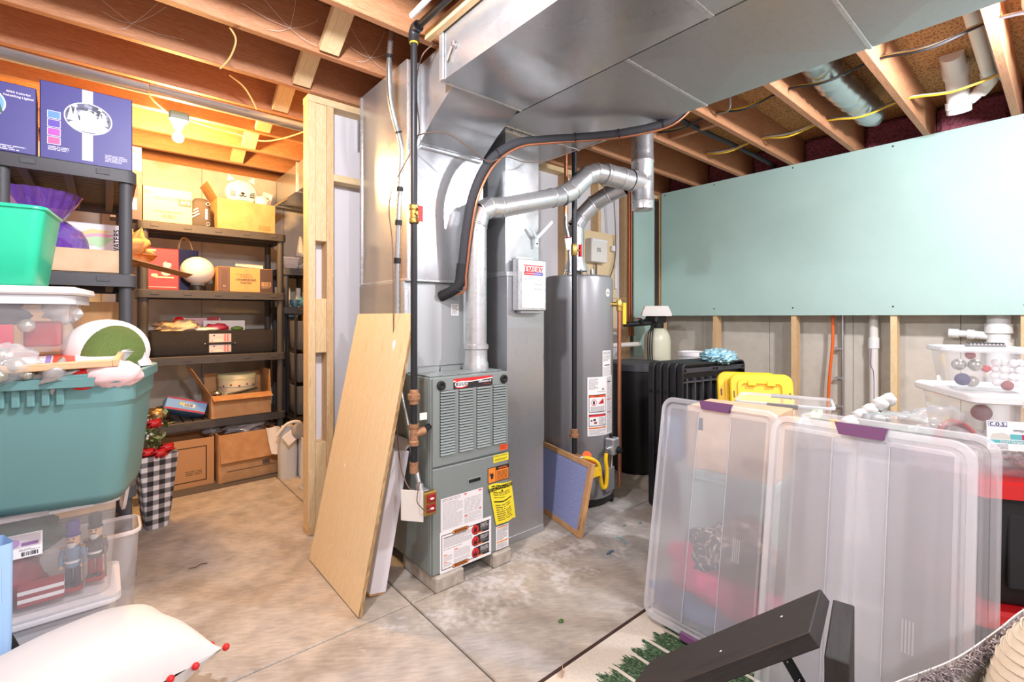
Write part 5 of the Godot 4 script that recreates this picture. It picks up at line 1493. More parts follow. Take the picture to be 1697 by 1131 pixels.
	single(B.new().lathe([Vector2(0.0, 0.0), Vector2(0.026, 0.0), Vector2(0.02, 0.03), Vector2(0.008, 0.075), Vector2(0.0, 0.08)], 14), "cone_ornament", M.offwhite, "small white cone standing in the clear tub", "ornament", Vector3(2.62, 0.641, -0.86))
	single(B.new().ball(Vector3(0, 0.045, 0), Vector3(0.05, 0.05, 0.05), 16, 10, nz, 0.6), "green_sock", mat(hexc("cfe0c0"), 0.9), "pale green cloth bunched in the corner of the clear tub", "cloth", Vector3(2.70, 0.641, -0.83))
	single(B.new().ball(Vector3(0, 0.03, 0), Vector3(0.07, 0.035, 0.04), 16, 10, nz, 0.6), "white_cloth", M.cloth_white, "white cloth lying in the clear tub", "cloth", Vector3(2.56, 0.641, -0.84))
	# ---- grey bin and soft things behind the front lid
	var gb := thing("dark_green_bin", "dark green lidded bin behind the front cloudy lid", "bin", Vector3(2.74, 0, -0.43), -70.0)
	put(vessel(0.38, 0.36, 0.66, 0.85, 0.04), "body", mat(hexc("46655a"), 0.5), gb)
	put(B.new().at(Vector3(0, 0.66, 0)).loft([B.rrect(0.41, 0.39, 0.05, 0.0, 4), B.rrect(0.41, 0.39, 0.05, 0.014, 4), B.rrect(0.39, 0.37, 0.05, 0.018, 4)], true, true, [1]), "lid", mat(hexc("4f8a72"), 0.45), gb)
	var ad := thing("plush_antler", "white fuzzy knobbly plush antler on the dark green bin", "plush", Vector3(2.60, 0.68, -0.66), 0.0)
	for p in [[0.0, 0.03, 0.0, 0.035], [0.05, 0.06, 0.03, 0.034], [0.085, 0.085, 0.055, 0.032], [0.13, 0.115, 0.085, 0.032], [0.16, 0.135, 0.11, 0.030], [0.10, 0.05, 0.08, 0.030]]:
		put(B.new().ball(Vector3(p[0], p[1], p[2]), Vector3.ONE * p[3], 16, 10, nz, 0.25), "stuffed_lump", M.cloth_white, ad)
	single(B.new().ball(Vector3(0, 0.055, 0), Vector3(0.17, 0.065, 0.11), 26, 14, nz, 0.8), "plastic_bag", M.bag_clear, "crumpled clear plastic bag beyond the front cloudy lid", "bag", Vector3(2.64, 0.685, -0.42), -50.0)
	single(B.new().tube(cable_path([Vector3(0, 0, 0), Vector3(0.05, 0.06, 0.02), Vector3(0.10, 0.065, 0.06), Vector3(0.13, 0.02, 0.10)], 6), 0.014, 10), "red_ribbon", M.red, "red ribbon loop in the plastic bag", "ribbon", Vector3(2.60, 0.69, -0.36))
	# ---- black shelf decks on edge
	for i in 5:
		var o := Vector3(2.63, 0.0, -1.51) + Vector3(-0.005, 0, -0.046) * i
		var d := thing_along("shelf_deck", ["first black plastic shelf deck, its ribbed back facing the yellow lids", "second black plastic shelf deck in the upright stack", "third black plastic shelf deck in the upright stack", "fourth black plastic shelf deck in the upright stack", "last black plastic shelf deck, next to the brine tank"][i], "shelf deck", o, Vector3(0.975, 0, 0.16), Vector3(0, 1, 0), "upright stack of shelf decks")
		var w := 0.62
		var hh := 0.915
		var b := B.new()
		b.xf = Transform3D(Basis.from_euler(Vector3(PI * 0.5, 0, 0)), Vector3(w * 0.5, hh * 0.5, 0))
		b.loft([B.rrect(w, hh, 0.035, -0.043, 4), B.rrect(w, hh, 0.035, -0.003, 4), B.rrect(w - 0.006, hh - 0.006, 0.033, 0.0, 4), B.rrect(w - 0.022, hh - 0.022, 0.028, 0.0, 4), B.rrect(w - 0.024, hh - 0.024, 0.028, -0.034, 4)], true, true, [1, 2, 3, 4])
		put(b, "tray", M.black, d)
		if i == 0:
			for k in 8:
				put(B.new().box(Vector3(0.05 + k * 0.0745, hh * 0.46, -0.019), Vector3(0.008, hh * 0.88, 0.03), 0.001), "rib", M.shelf, d)
			for y in [0.30, 0.55, 0.80]:
				put(B.new().box(Vector3(w * 0.5, y, -0.019), Vector3(w - 0.03, 0.007, 0.03), 0.001), "rib", M.shelf, d)
			for x in [0.16, 0.46]:
				put(B.new().at(Vector3(x, hh - 0.045, -0.012)).box(Vector3.ZERO, Vector3(0.25, 0.028, 0.022), 0.003), "pole_bar", M.foam, d)
				for s in [-0.135, 0.135]:
					put(B.new().at(Vector3(x + s, hh - 0.045, -0.024), Vector3(90, 0, 0)).lathe([Vector2(0.017, 0.0), Vector2(0.017, 0.024), Vector2(0.011, 0.024), Vector2(0.011, 0.004), Vector2(0.0, 0.004)], 14), "pole_socket", M.foam, d)
		else:
			put(B.new().box(Vector3(-0.001, hh * 0.80, -0.021), Vector3(0.004, 0.02, 0.03)), "recess_shade", M.gap_shade, d)  # black patch stands in for the shade in the latch recess
	var lb := thing_along("shelf_label_sleeve", "blue printed card sleeve wrapped on the upright shelf decks", "label", Vector3(2.6235, 0.47, -1.62), Vector3(-0.1, 0, 0.99), Vector3(0, 1, 0))
	paper("printed_face", art(120, 170, "6d9fd8", [["e", 24, 22, 12, 12, "e8532a"], ["t", 16, 18, 16, 8, "ffffff", 8], ["t", 50, 16, 50, 10, "ffffff", 8], ["o", 30, 46, 40, 44, "20222a", 3], ["r", 30, 66, 40, 3, "20222a"], ["e", 24, 68, 8, 18, "c8402a"], ["r", 28, 110, 18, 46, "a82822"], ["r", 0, 130, 120, 4, "20222a"], ["t", 60, 108, 50, 40, "dfe9f6", 7]], 31), Vector2(0.22, 0.26), Vector3(0, 0, 0.0), lb)
	var tn := noise_tex(0.12, 73, ["2d7fa0", "6fc4d6", "d7eef0", "3c7aa8", "8fd0d8"], 256, FastNoiseLite.TYPE_CELLULAR)
	var tm := tmat(tn, 0.35, 0.3)
	tri_on(tm, 7.0)
	var nz2 := FastNoiseLite.new()
	nz2.seed = 31
	nz2.frequency = 0.3
	single(B.new().ball(Vector3(0, 0.02, 0), Vector3(0.13, 0.045, 0.09), 60, 26, nz2, 0.7), "tinsel_garland", tm, "teal and silver tinsel garland lying on the upright shelf decks", "garland", Vector3(3.05, 0.918, -1.50))
	var wb := thing("white_pail", "white pail top showing behind the black shelf decks", "pail", Vector3(3.62, 0, -1.98))
	put(B.new().lathe([Vector2(0.0, 0.0), Vector2(0.09, 0.0), Vector2(0.115, 0.90), Vector2(0.115, 0.905)], 28), "body", M.white, wb)
	put(B.new().lathe([Vector2(0.117, 0.88), Vector2(0.123, 0.885), Vector2(0.123, 0.915), Vector2(0.10, 0.918), Vector2(0.098, 0.908), Vector2(0.0, 0.91)], 28), "lid", M.white, wb)
	# ---- red and black totes with clear bins on top
	var yaw := -58.0
	for i in 2:
		var t := thing("red_lid_tote", ["black tote with a red lid standing on the floor", "black tote with a red lid stacked under the clear box"][i], "tote", Vector3(2.40, 0.0 if i == 0 else 0.295, -0.06), yaw, "red and black totes")
		var h: float = 0.26 if i == 0 else 0.368
		put(vessel(0.56, 0.40, h, 0.87, 0.03), "body", M.black_soft, t)
		put(B.new().box(Vector3(-0.12, h * 0.48, 0.192), Vector3(0.16, h * 0.62, 0.012), 0.004), "moulded_panel", M.black_soft, t)
		var ld := put(B.new().at(Vector3(0, h + 0.002, 0)).loft([B.rrect(0.60, 0.44, 0.04, -0.025, 5), B.rrect(0.60, 0.44, 0.04, 0.018, 5), B.rrect(0.58, 0.42, 0.04, 0.028, 5)], false, true, [1]), "lid", M.red, t)
		put(B.new().box(Vector3(-0.06, h + 0.016, 0.222), Vector3(0.20, 0.045, 0.008), 0.003), "grip", M.red, ld)
	var cb := thing("clear_storage_box", "clear storage box with a white lid and printed label on the red-lidded totes", "storage box", Vector3(2.385, 0.693, -0.075), yaw)
	put(tub(0.50, 0.36, 0.235, 0.90, 0.03), "body", M.clear, cb)
	put(B.new().at(Vector3(0, 0.232, 0)).loft([B.rrect(0.53, 0.39, 0.04, 0.0, 5), B.rrect(0.54, 0.40, 0.04, 0.004, 5), B.rrect(0.54, 0.40, 0.04, 0.022, 5), B.rrect(0.53, 0.39, 0.04, 0.028, 5)], true, true, [1, 2]), "lid", M.white, cb)
	put(B.new().box(Vector3(-0.09, 0.238, 0.203), Vector3(0.12, 0.03, 0.012), 0.004), "latch", M.white, cb)
	var lbl := paper("product_label", art(256, 142, "f0f0f1", [["o", 6, 4, 74, 24, "2c5c9c", 2], ["t", 102, 40, 66, 7, "6a8a92", 7], ["p", [Vector2(10, 88), Vector2(20, 64), Vector2(60, 56), Vector2(92, 70), Vector2(88, 88)], "d6d4cc"], ["r", 90, 62, 50, 26, "63bcc2"], ["r", 134, 62, 46, 26, "c8275c"], ["t", 190, 70, 56, 7, "8a96a0", 6], ["r", 4, 92, 248, 16, "63bcc2"], ["t", 10, 114, 70, 22, "4a4a50", 5], ["b", 166, 112, 84, 26]], 41), Vector2(0.165, 0.09), Vector3(-0.145, 0.135, 0.181), cb, Vector3(-4, 0, 0))
	letters("C.O.S.", Vector3(-0.054, 0.0345, 0.0008), 0.011, M.navy, lbl, Vector3.ZERO, true)
	letters("A", Vector3(0.0185, -0.0025, 0.0008), 0.011, M.white, lbl, Vector3.ZERO, true)
	letters("storage box", Vector3(0.005, 0.017, 0.0008), 0.006, M.grey_cable, lbl)
	letters("Don't forget your lid!", Vector3(-0.002, -0.0185, 0.0008), 0.007, M.white, lbl, Vector3.ZERO, true)
	var dot := B.new()
	dot.at(Vector3.ZERO, Vector3(90, 0, 0)).lathe([Vector2(0.020, 0.0), Vector2(0.020, 0.001), Vector2(0.0, 0.001)], 20)
	put(dot, "red_dot_sticker", M.red, lbl).position = Vector3(0.064, 0.034, 0.0008)
	# fluffy garland and dark red things inside
	var nz3 := FastNoiseLite.new()
	nz3.seed = 77
	nz3.frequency = 0.05
	var fm := tmat(noise_tex(0.06, 74, ["b5b0ad", "f0eeec", "ffffff", "8a8482", "e8e4e2"], 256), 0.95)
	tri_on(fm, 5.0)
	single(B.new().ball(Vector3(0, 0.05, 0), Vector3(0.20, 0.05, 0.12), 48, 22, nz3, 0.4), "fluffy_garland", fm, "white and grey fluffy garland in the bottom of the clear storage box", "garland", Vector3(2.38, 0.709, -0.07), yaw)
	single(B.new().ball(Vector3.ZERO, Vector3(0.028, 0.028, 0.028), 18, 12), "red_bauble", M.red_dark, "dark red bauble behind the storage box label", "ornament", Vector3(2.29, 0.87, -0.20))
	single(B.new().ball(Vector3.ZERO, Vector3(0.12, 0.02, 0.06), 18, 10, nz, 0.4), "pink_card", mat(hexc("d87a80"), 0.7), "pink packet lying on the fluffy garland", "packet", Vector3(2.42, 0.845, 0.02))
	# small clear box of ornaments
	var sb := thing("ornament_box", "small clear box of ornaments with a ribbed grey handle on its lid", "storage box", Vector3(2.255, 0.955, -0.205), yaw - 8.0)
	put(tub(0.215, 0.16, 0.135, 0.86, 0.02), "body", M.clear, sb)
	put(B.new().at(Vector3(0, 0.133, 0)).loft([B.rrect(0.235, 0.18, 0.03, -0.006, 5), B.rrect(0.24, 0.185, 0.03, 0.0, 5), B.rrect(0.235, 0.18, 0.03, 0.010, 5), B.rrect(0.20, 0.145, 0.02, 0.012, 5)], false, true, [1, 2]), "lid", M.clear_edge, sb)
	var gh := put(B.new().box(Vector3(0.0, 0.148, 0.05), Vector3(0.095, 0.016, 0.03), 0.004), "handle", M.grey_cable, sb)
	for i in 10:
		put(B.new().box(Vector3(-0.042 + i * 0.0093, 0.1575, 0.05), Vector3(0.004, 0.004, 0.028), 0.001), "grip_rib", M.shelf, gh)
	var bt := sb.transform
	var rr := RandomNumberGenerator.new()
	rr.seed = 12
	for i in 16:
		var lp := Vector3(0.028 + (i % 4) * 0.019 + 0.004 * rr.randf(), 0.028 + (i / 4) * 0.022, 0.035 + 0.018 * rr.randf())
		single(B.new().ball(Vector3.ZERO, Vector3.ONE * 0.0125, 12, 8), "white_bauble", M.white, "small white bauble in the cluster in the ornament box", "bauble", bt * lp, 0.0, "white baubles in the ornament box")
	for p in [[-0.06, 0.082, 0.03, "silver bauble high in the ornament box, next to the corner", 0.02], [-0.018, 0.082, 0.035, "silver bauble beside the white bauble cluster", 0.021], [-0.03, 0.028, 0.04, "clear silver bauble low in the middle of the ornament box", 0.019]]:
		single(B.new().ball(Vector3.ZERO, Vector3.ONE * p[4], 16, 10), "silver_bauble", M.silver_glitter, p[3], "bauble", bt * Vector3(p[0], p[1], p[2]), 0.0, "silver baubles in the ornament box")
	for p in [[-0.055, 0.034, 0.045, "purple bauble in the lower corner of the ornament box", "navy", 0.021], [0.006, 0.072, 0.04, "red bauble in the middle of the ornament box", "red", 0.012], [0.055, 0.02, 0.05, "dark red bauble at the bottom of the ornament box", "red_dark", 0.016], [-0.03, 0.115, 0.03, "dull red packet under the lid of the ornament box", "red_dark", 0.014]]:
		single(B.new().ball(Vector3.ZERO, Vector3.ONE * p[5], 16, 10), "coloured_bauble", M[p[4]], p[3], "bauble", bt * Vector3(p[0], p[1], p[2]))
	single(B.new().tube(cable_path([Vector3(0, 0, 0), Vector3(0.02, 0.05, 0.01), Vector3(0.05, 0.06, 0.02), Vector3(0.07, 0.03, 0.03)], 5), 0.013, 10), "striped_hook", M.leaf, "green and red curled ornament at the right edge on the clear box lid", "ornament", Vector3(2.36, 0.985, -0.03))
	# ---- pipes on the concrete wall
	var oc := single(B.new().tube(cable_path([Vector3(0, 1.22, 0.0), Vector3(0, 1.0, 0.0), Vector3(0.0, 0.75, -0.02), Vector3(0, 0.55, -0.03), Vector3(0, 0.2, -0.05)], 6), 0.011, 10), "orange_cord", M.orange, "orange cord hanging down the concrete wall beside a grey conduit", "cord", Vector3(4.31, 0, -1.205))
	var gc := thing("grey_conduit", "thin grey metal conduit strapped to the concrete wall", "conduit", Vector3(4.365, 0, -1.155))
	put(B.new().rod(Vector3(0, 0.1, 0), Vector3(0, 2.3, 0), 0.0125, 12), "tube", M.steel, gc)
	for y in [0.95, 0.72, 0.5]:
		put(B.new().box(Vector3(-0.004, y, -0.02), Vector3(0.026, 0.016, 0.055), 0.003), "strap", M.galv_edge, gc)
	var vp := thing("vertical_drain_pipe", "white plastic drain pipe with a coupling between the studs", "pipe", Vector3(4.335, 0, -0.95))
	put(B.new().rod(Vector3(0, 0.05, 0), Vector3(0, 2.35, 0), 0.028, 18), "pipe_run", M.pvc_dull, vp)
	put(B.new().rod(Vector3(0, 0.965, 0), Vector3(0, 1.045, 0), 0.034, 18), "coupling", M.pvc, vp)
	put(B.new().tube(cable_path([Vector3(-0.027, 0.96, -0.008), Vector3(-0.028, 0.84, -0.01), Vector3(-0.028, 0.78, 0.006), Vector3(-0.028, 0.55, 0.008)], 5), 0.0025, 6), "primer_drip", mat(hexc("8a6aa0"), 0.5), vp)
	var bp := thing("soil_stack", "thick white plastic soil pipe with a side cleanout below the green board", "pipe", Vector3(4.33, 0, -0.30))
	put(B.new().rod(Vector3(0, 0.05, 0), Vector3(0, 2.35, 0), 0.056, 24), "stack_pipe", M.pvc, bp)
	for y in [[0.985, 1.035], [1.095, 1.155]]:
		put(B.new().rod(Vector3(0, y[0], 0), Vector3(0, y[1], 0), 0.066, 24), "hub_ring", M.pvc, bp)
	put(B.new().tube([Vector3(0, 1.07, 0), Vector3(0.0, 1.085, -0.14)], 0.026, 16), "side_branch", M.pvc, bp)
	put(B.new().rod(Vector3(0.0, 1.082, -0.11), Vector3(0.0, 1.085, -0.145), 0.032, 16), "branch_hub", M.pvc, bp)
	put(B.new().rod(Vector3(0.0, 1.085, -0.14), Vector3(0.0, 1.088, -0.19), 0.022, 16), "branch_pipe", M.pvc, bp)
	put(B.new().rod(Vector3(0.0, 1.088, -0.185), Vector3(0.0, 1.09, -0.235), 0.031, 16), "end_cap", M.pvc, bp)

# =====================================================================  foreground
func rug_texture() -> ImageTexture:
	var W := 512
	var H := 300
	var im := Image.create(W, H, false, Image.FORMAT_RGB8)
	var r := RandomNumberGenerator.new()
	r.seed = 3
	var n := FastNoiseLite.new()
	n.frequency = 0.08
	n.seed = 8
	var ragged := []
	for x in W:
		ragged.append(22 + int(9.0 * absf(sin((x / 7) * 2.3)) + 5.0 * n.get_noise_1d(x * 9.0)))
	for y in H:
		for x in W:
			var c := Color(0.84, 0.80, 0.74) * (0.96 + 0.05 * n.get_noise_2d(x * 3.0, y * 3.0))
			if y > ragged[x] and x % 42 > 5 and y < H - 24:
				var g := n.get_noise_2d(x * 3.0, y * 3.0) * 0.9 + r.randf() * 0.55
				c = Color(0.10, 0.19, 0.11).lerp(Color(0.52, 0.62, 0.46), clampf(g, 0.0, 1.0))
			im.set_pixel(x, y, c)
	return ImageTexture.create_from_image(im)

func foreground():
	# rug with a green plant print
	var rg := thing("printed_rug", "cream rug with a green leafy stripe print and dark bound edge", "rug", Vector3(1.42, 0.0, -0.57))
	var b := B.new()
	b.flat()
	var c := [Vector3(-0.62, 0.008, -0.545), Vector3(0.62, 0.008, -0.545), Vector3(0.62, 0.008, 0.6), Vector3(-0.62, 0.008, 0.6)]
	b.quad(c[0], c[1], c[2], c[3], Vector3.UP, Vector2(0, 0), Vector2(1, 0), Vector2(1, 1), Vector2(0, 1))
	for i in 4:
		var k := (i + 1) % 4
		b.quad(c[i], c[k], c[k] * Vector3(1, 0, 1) + Vector3(0, 0.001, 0), c[i] * Vector3(1, 0, 1) + Vector3(0, 0.001, 0), (c[i] + c[k]) * Vector3(1, 0, 1))
	var rm := tmat(rug_texture(), 0.95)
	bump_on(rm, noise_tex(0.2, 75, [Color.BLACK, Color.WHITE], 256), 0.2)
	put(b, "pile", rm, rg)
	put(B.new().box(Vector3(0, 0.005, -0.552), Vector3(1.24, 0.010, 0.014), 0.003), "bound_edge", mat(hexc("3a2620"), 0.9), rg)
	# black painted wooden frame
	var k := thing("black_timber_stand", "black painted timber stand with a perforated metal brace in the foreground", "stand", Vector3.ZERO)
	var ur := Vector3(1.1415, 0.629, -0.341)
	var lv := Vector3(-0.0943, -0.2688, -0.3174)
	var wv := Vector3(-0.2056, 0.0203, 0.0439)
	var ux := -lv.normalized()
	var uy := -wv.normalized()
	var uz := ux.cross(uy).normalized()
	var bm := put(B.new().box(Vector3(0, 0, -0.0135), Vector3(lv.length() + 0.03, wv.length(), 0.027), 0.002), "plank", M.black_wood, k)
	bm.transform = Transform3D(Basis(ux, uz.cross(ux), uz), ur + lv * 0.5 + wv * 0.5 - ux * 0.015)
	for p in [Vector3(0.02, -0.03, 0.0003), Vector3(0.15, 0.03, 0.0003)]:
		put(B.new().ball(p, Vector3(0.003, 0.003, 0.001), 8, 5), "nail_head", M.offwhite, bm)
	var lw := Vector3(wv.x, 0, wv.z).normalized()
	var la := Vector3(0.208, 0, 0.978)
	var lt := ur + wv * 0.5 + Vector3(0.002, -0.022, 0.018) + la * 0.022
	var lg := put(B.new().box(Vector3(0, -0.29, 0), Vector3(0.205, 0.58, 0.036), 0.002), "leg", M.black_wood, k)
	lg.transform = Transform3D(Basis(lw, Vector3.UP, lw.cross(Vector3.UP)), lt)
	var l2 := put(B.new().box(Vector3(0, -0.16, 0), Vector3(0.205, 0.32, 0.036), 0.002), "leg", M.black_wood, k)
	l2.transform = Transform3D(Basis(lw, Vector3.UP, lw.cross(Vector3.UP)), ur + lv * 0.96 + wv * 0.5 + Vector3(0, -0.045, 0))
	var s0 := Vector3(1.05, 0.525, -0.388)
	var s1 := Vector3(1.06, 0.42, -0.318)
	var br := put(B.new().bar(s0, s1, 0.020, 0.003, Vector3(-0.7, 0.3, 0.3), 0.0005), "brace_strap", M.iron, k)
	for i in 3:
		put(B.new().ball(s0.lerp(s1, 0.22 + 0.28 * i) + Vector3(-0.003, 0.001, 0.001), Vector3.ONE * 0.0035, 8, 6), "bolt_head", M.steel, br)
	# curled shag rug and a ribbed cushion at the corner
	var nz := FastNoiseLite.new()
	nz.seed = 41
	nz.frequency = 0.35
	var edge := cable_path([Vector3(1.03, 0.46, -0.29), Vector3(1.13, 0.51, -0.215), Vector3(1.22, 0.552, -0.143), Vector3(1.31, 0.592, -0.093), Vector3(1.395, 0.615, -0.06), Vector3(1.50, 0.65, 0.0), Vector3(1.62, 0.68, 0.12)], 10)
	var sh := thing("shag_rug", "grey shag rug standing curled in the corner of the view", "rug", Vector3.ZERO)
	var g := []
	for i in edge.size():
		var row := []
		for j in 9:
			var v := j / 8.0
			row.append(Vector3(edge[i].x + 0.03 * sin(v * 2.5), lerpf(edge[i].y, 0.01, v), edge[i].z - 0.03 * sin(v * 2.5)))
		g.append(row)
	put(B.new().sheet(g, 0.002), "backing", M.offwhite, sh)
	# tufts along the upper edge
	var pm := tmat(noise_tex(0.25, 76, ["5a4f50", "a3989a", "cfc6c6", "7a6e70"], 128), 0.95)
	tri_on(pm, 9.0)
	var tb := B.new()
	var rr := RandomNumberGenerator.new()
	rr.seed = 5
	tb.flat()
	for n in 2600:
		var f := rr.randf() * (edge.size() - 1.001)
		var p: Vector3 = edge[int(f)].lerp(edge[int(f) + 1], f - int(f))
		var dn := rr.randf()
		p += Vector3(-0.65, 0, 0.76) * (0.003 + 0.012 * rr.randf()) + Vector3(0, -dn * 0.022, 0)
		var d := Vector3(rr.randf_range(-0.9, 0.2), rr.randf_range(-0.2, 0.9), rr.randf_range(-0.1, 0.9)).normalized() * rr.randf_range(0.010, 0.020)
		var s := d.cross(Vector3.UP).normalized() * 0.0022
		tb.tri(p - s, p + s, p + d, Vector3(-0.6, 1, 0.7))
	var pl := put(tb, "pile", pm, sh)
	pl.set_meta("kind", "stuff")
	var cu := thing("ribbed_cushion", "beige ribbed cushion in the corner of the view", "cushion", Vector3(1.262, 0.0, 0.02), -88.0)
	var rings := []
	for i in 13:
		var t := i / 12.0
		var w := 0.30 * pow(sin(PI * clampf(t * 0.94 + 0.03, 0.0, 1.0)), 0.45)
		rings.append(B.rrect(w, w * 0.6, w * 0.24, 0.68 * t, 6))
	put(B.new().loft(rings), "cover", mat(hexc("d6cbb8"), 0.9), cu)
	for i in 22:
		var rib := []
		var y := 0.30 + i * 0.0165
		var w2 := 0.30 * pow(sin(PI * clampf(y / 0.68 * 0.94 + 0.03, 0.0, 1.0)), 0.45) + 0.001
		for p in B.rrect(w2, w2 * 0.6, w2 * 0.24, y, 6):
			rib.append(p)
		rib.append(rib[0])
		put(B.new().tube(rib, 0.0016, 5, false), "rib", mat_cached("rib", "c4b7a2"), cu)
	# white pillow with red pompoms
	var pw := thing("pompom_pillow", "white pillow edged with red pompoms on the floor", "pillow", Vector3(-0.081, 0.0, -1.853), 23.0)
	var gp := []
	var N := 28
	for i in N + 1:
		var row := []
		for j in N + 1:
			var x := i * 2.0 / N - 1.0
			var z := j * 2.0 / N - 1.0
			var ed := pow((1.0 - pow(absf(x), 2.4)) * (1.0 - pow(absf(z), 2.4)), 0.5)
			var pinch := 1.0 - 0.10 * (1.0 - x * x) * 0.0 - 0.12 * (1.0 - absf(z)) * pow(absf(x), 3.0) - 0.0
			var pz := 1.0 - 0.12 * (1.0 - absf(x)) * pow(absf(z), 3.0)
			row.append(Vector3(x * 0.31 * pinch, 0.125 + 0.165 * ed + 0.004 * sin(x * 13.0 + z * 7.0) * (1.0 - ed), z * 0.21 * pz))
		gp.append(row)
	var top_b := B.new()
	top_b.smooth()
	for side in [1.0, -1.0]:
		for i in N:
			for j in N:
				var q := []
				for w in [[0, 0], [1, 0], [1, 1], [0, 1]]:
					var p: Vector3 = gp[i + w[0]][j + w[1]]
					if side < 0.0:
						p.y = 0.125 - (p.y - 0.125) * 0.75
					q.append(p)
				top_b.quad(q[0], q[1], q[2], q[3], Vector3(0, side, 0))
	put(top_b, "cover", M.cloth_white, pw)
	var ball := B.new().ball(Vector3.ZERO, Vector3.ONE * 0.011, 12, 8).done()
	for i in 36:
		var e := i / 36.0 * 4.0
		var s := int(e)
		var f := (e - s) * 2.0 - 1.0
		var xz: Vector2 = [Vector2(f, -1), Vector2(1, f), Vector2(-f, 1), Vector2(-1, -f)][s]
		var p3: Vector3 = gp[clampi(int((xz.x + 1) * 0.5 * N), 0, N)][clampi(int((xz.y + 1) * 0.5 * N), 0, N)]
		put_mesh(ball, "pompom", M.red, pw).position = p3 + Vector3(xz.x, 0, xz.y) * 0.008

func mat_cached(key: String, c: String) -> Material:
	if not M.has("c_" + key):
		M["c_" + key] = mat(hexc(c), 0.85)
	return M["c_" + key]

# =====================================================================  storage shelves
func plastic_shelf(t: Node3D, w: float, d: float, tops: Array, m: Material, clips_front := true):
	for k in tops.size():
		var y: float = tops[k]
		var b := B.new()
		b.loft([B.rrect(w - 0.03, d - 0.03, 0.02, y - 0.055, 4), B.rrect(w, d, 0.035, y - 0.055, 4), B.rrect(w, d, 0.035, y - 0.004, 4), B.rrect(w - 0.008, d - 0.008, 0.032, y, 4), B.rrect(w - 0.05, d - 0.05, 0.02, y, 4), B.rrect(w - 0.05, d - 0.05, 0.02, y - 0.012, 4), B.rrect(w - 0.03, d - 0.03, 0.02, y - 0.055, 4)], false, false, [1, 2, 3, 4, 5])
		var dk := put(b, "deck", m, t)
		# slats across the short way, leaving slots
		var long := maxf(w, d)
		var shrt := minf(w, d)
		var n := int(long / 0.062)
		for i in n:
			var u := (i + 0.5) * (long - 0.05) / n - (long - 0.05) * 0.5
			put(B.new().box(Vector3(0 if w < d else u, y - 0.007, u if w < d else 0), Vector3(shrt - 0.045 if w < d else (long - 0.05) / n - 0.010, 0.012, (long - 0.05) / n - 0.010 if w < d else shrt - 0.045)), "slat", m, dk)
		for i in 3:
			var v := (i - 1) * shrt * 0.30
			put(B.new().box(Vector3(v if w < d else 0, y - 0.030, 0 if w < d else v), Vector3(0.03 if w < d else long - 0.04, 0.034, long - 0.04 if w < d else 0.03), 0.002), "beam", m, dk)
		var nc := int(w / 0.17)
		for i in nc:
			put(B.new().box(Vector3((i + 0.5) * w / nc - w * 0.5, y - 0.024, d * 0.5 + 0.001), Vector3(0.045, 0.022, 0.005), 0.0015), "clip", m, dk)
		if k > 0:
			for sx in [-1, 1]:
				for sz in [-1, 1]:
					put(B.new().rod(Vector3(sx * (w * 0.5 - 0.038), tops[k - 1] - 0.002, sz * (d * 0.5 - 0.038)), Vector3(sx * (w * 0.5 - 0.038), y - 0.05, sz * (d * 0.5 - 0.038)), 0.0235, 16), "post", m, t)
		else:
			for sx in [-1, 1]:
				for sz in [-1, 1]:
					put(B.new().rod(Vector3(sx * (w * 0.5 - 0.038), 0.0, sz * (d * 0.5 - 0.038)), Vector3(sx * (w * 0.5 - 0.038), y - 0.05, sz * (d * 0.5 - 0.038)), 0.0235, 16), "post", m, t)

func fluted(r0: float, r1: float, h: float, n: int, amp: float) -> B:
	var b := B.new()
	var rings := []
	for i in 9:
		var t := i / 8.0
		var ring := []
		for k in n * 4:
			var a := TAU * k / (n * 4)
			var r := lerpf(r0, r1, pow(t, 0.7)) * (1.0 + amp * t * cos(a * n))
			ring.append(Vector3(r * cos(a), h * t, r * sin(a)))
		rings.append(ring)
	b.loft(rings, true, false)
	return b

func gift_carton(called: String, label: String, size: Vector3, at: Vector3, tex: Texture2D, m: Material, turn := 0.0) -> Node3D:
	var t := thing(called, label, "box", at, turn)
	put(B.new().box(Vector3(0, size.y * 0.5, 0), size, 0.003), "carton_body", m, t)
	paper("printed_front", tex, Vector2(size.x - 0.006, size.y - 0.006), Vector3(0, size.y * 0.5, size.z * 0.5 + 0.0008), t)
	return t

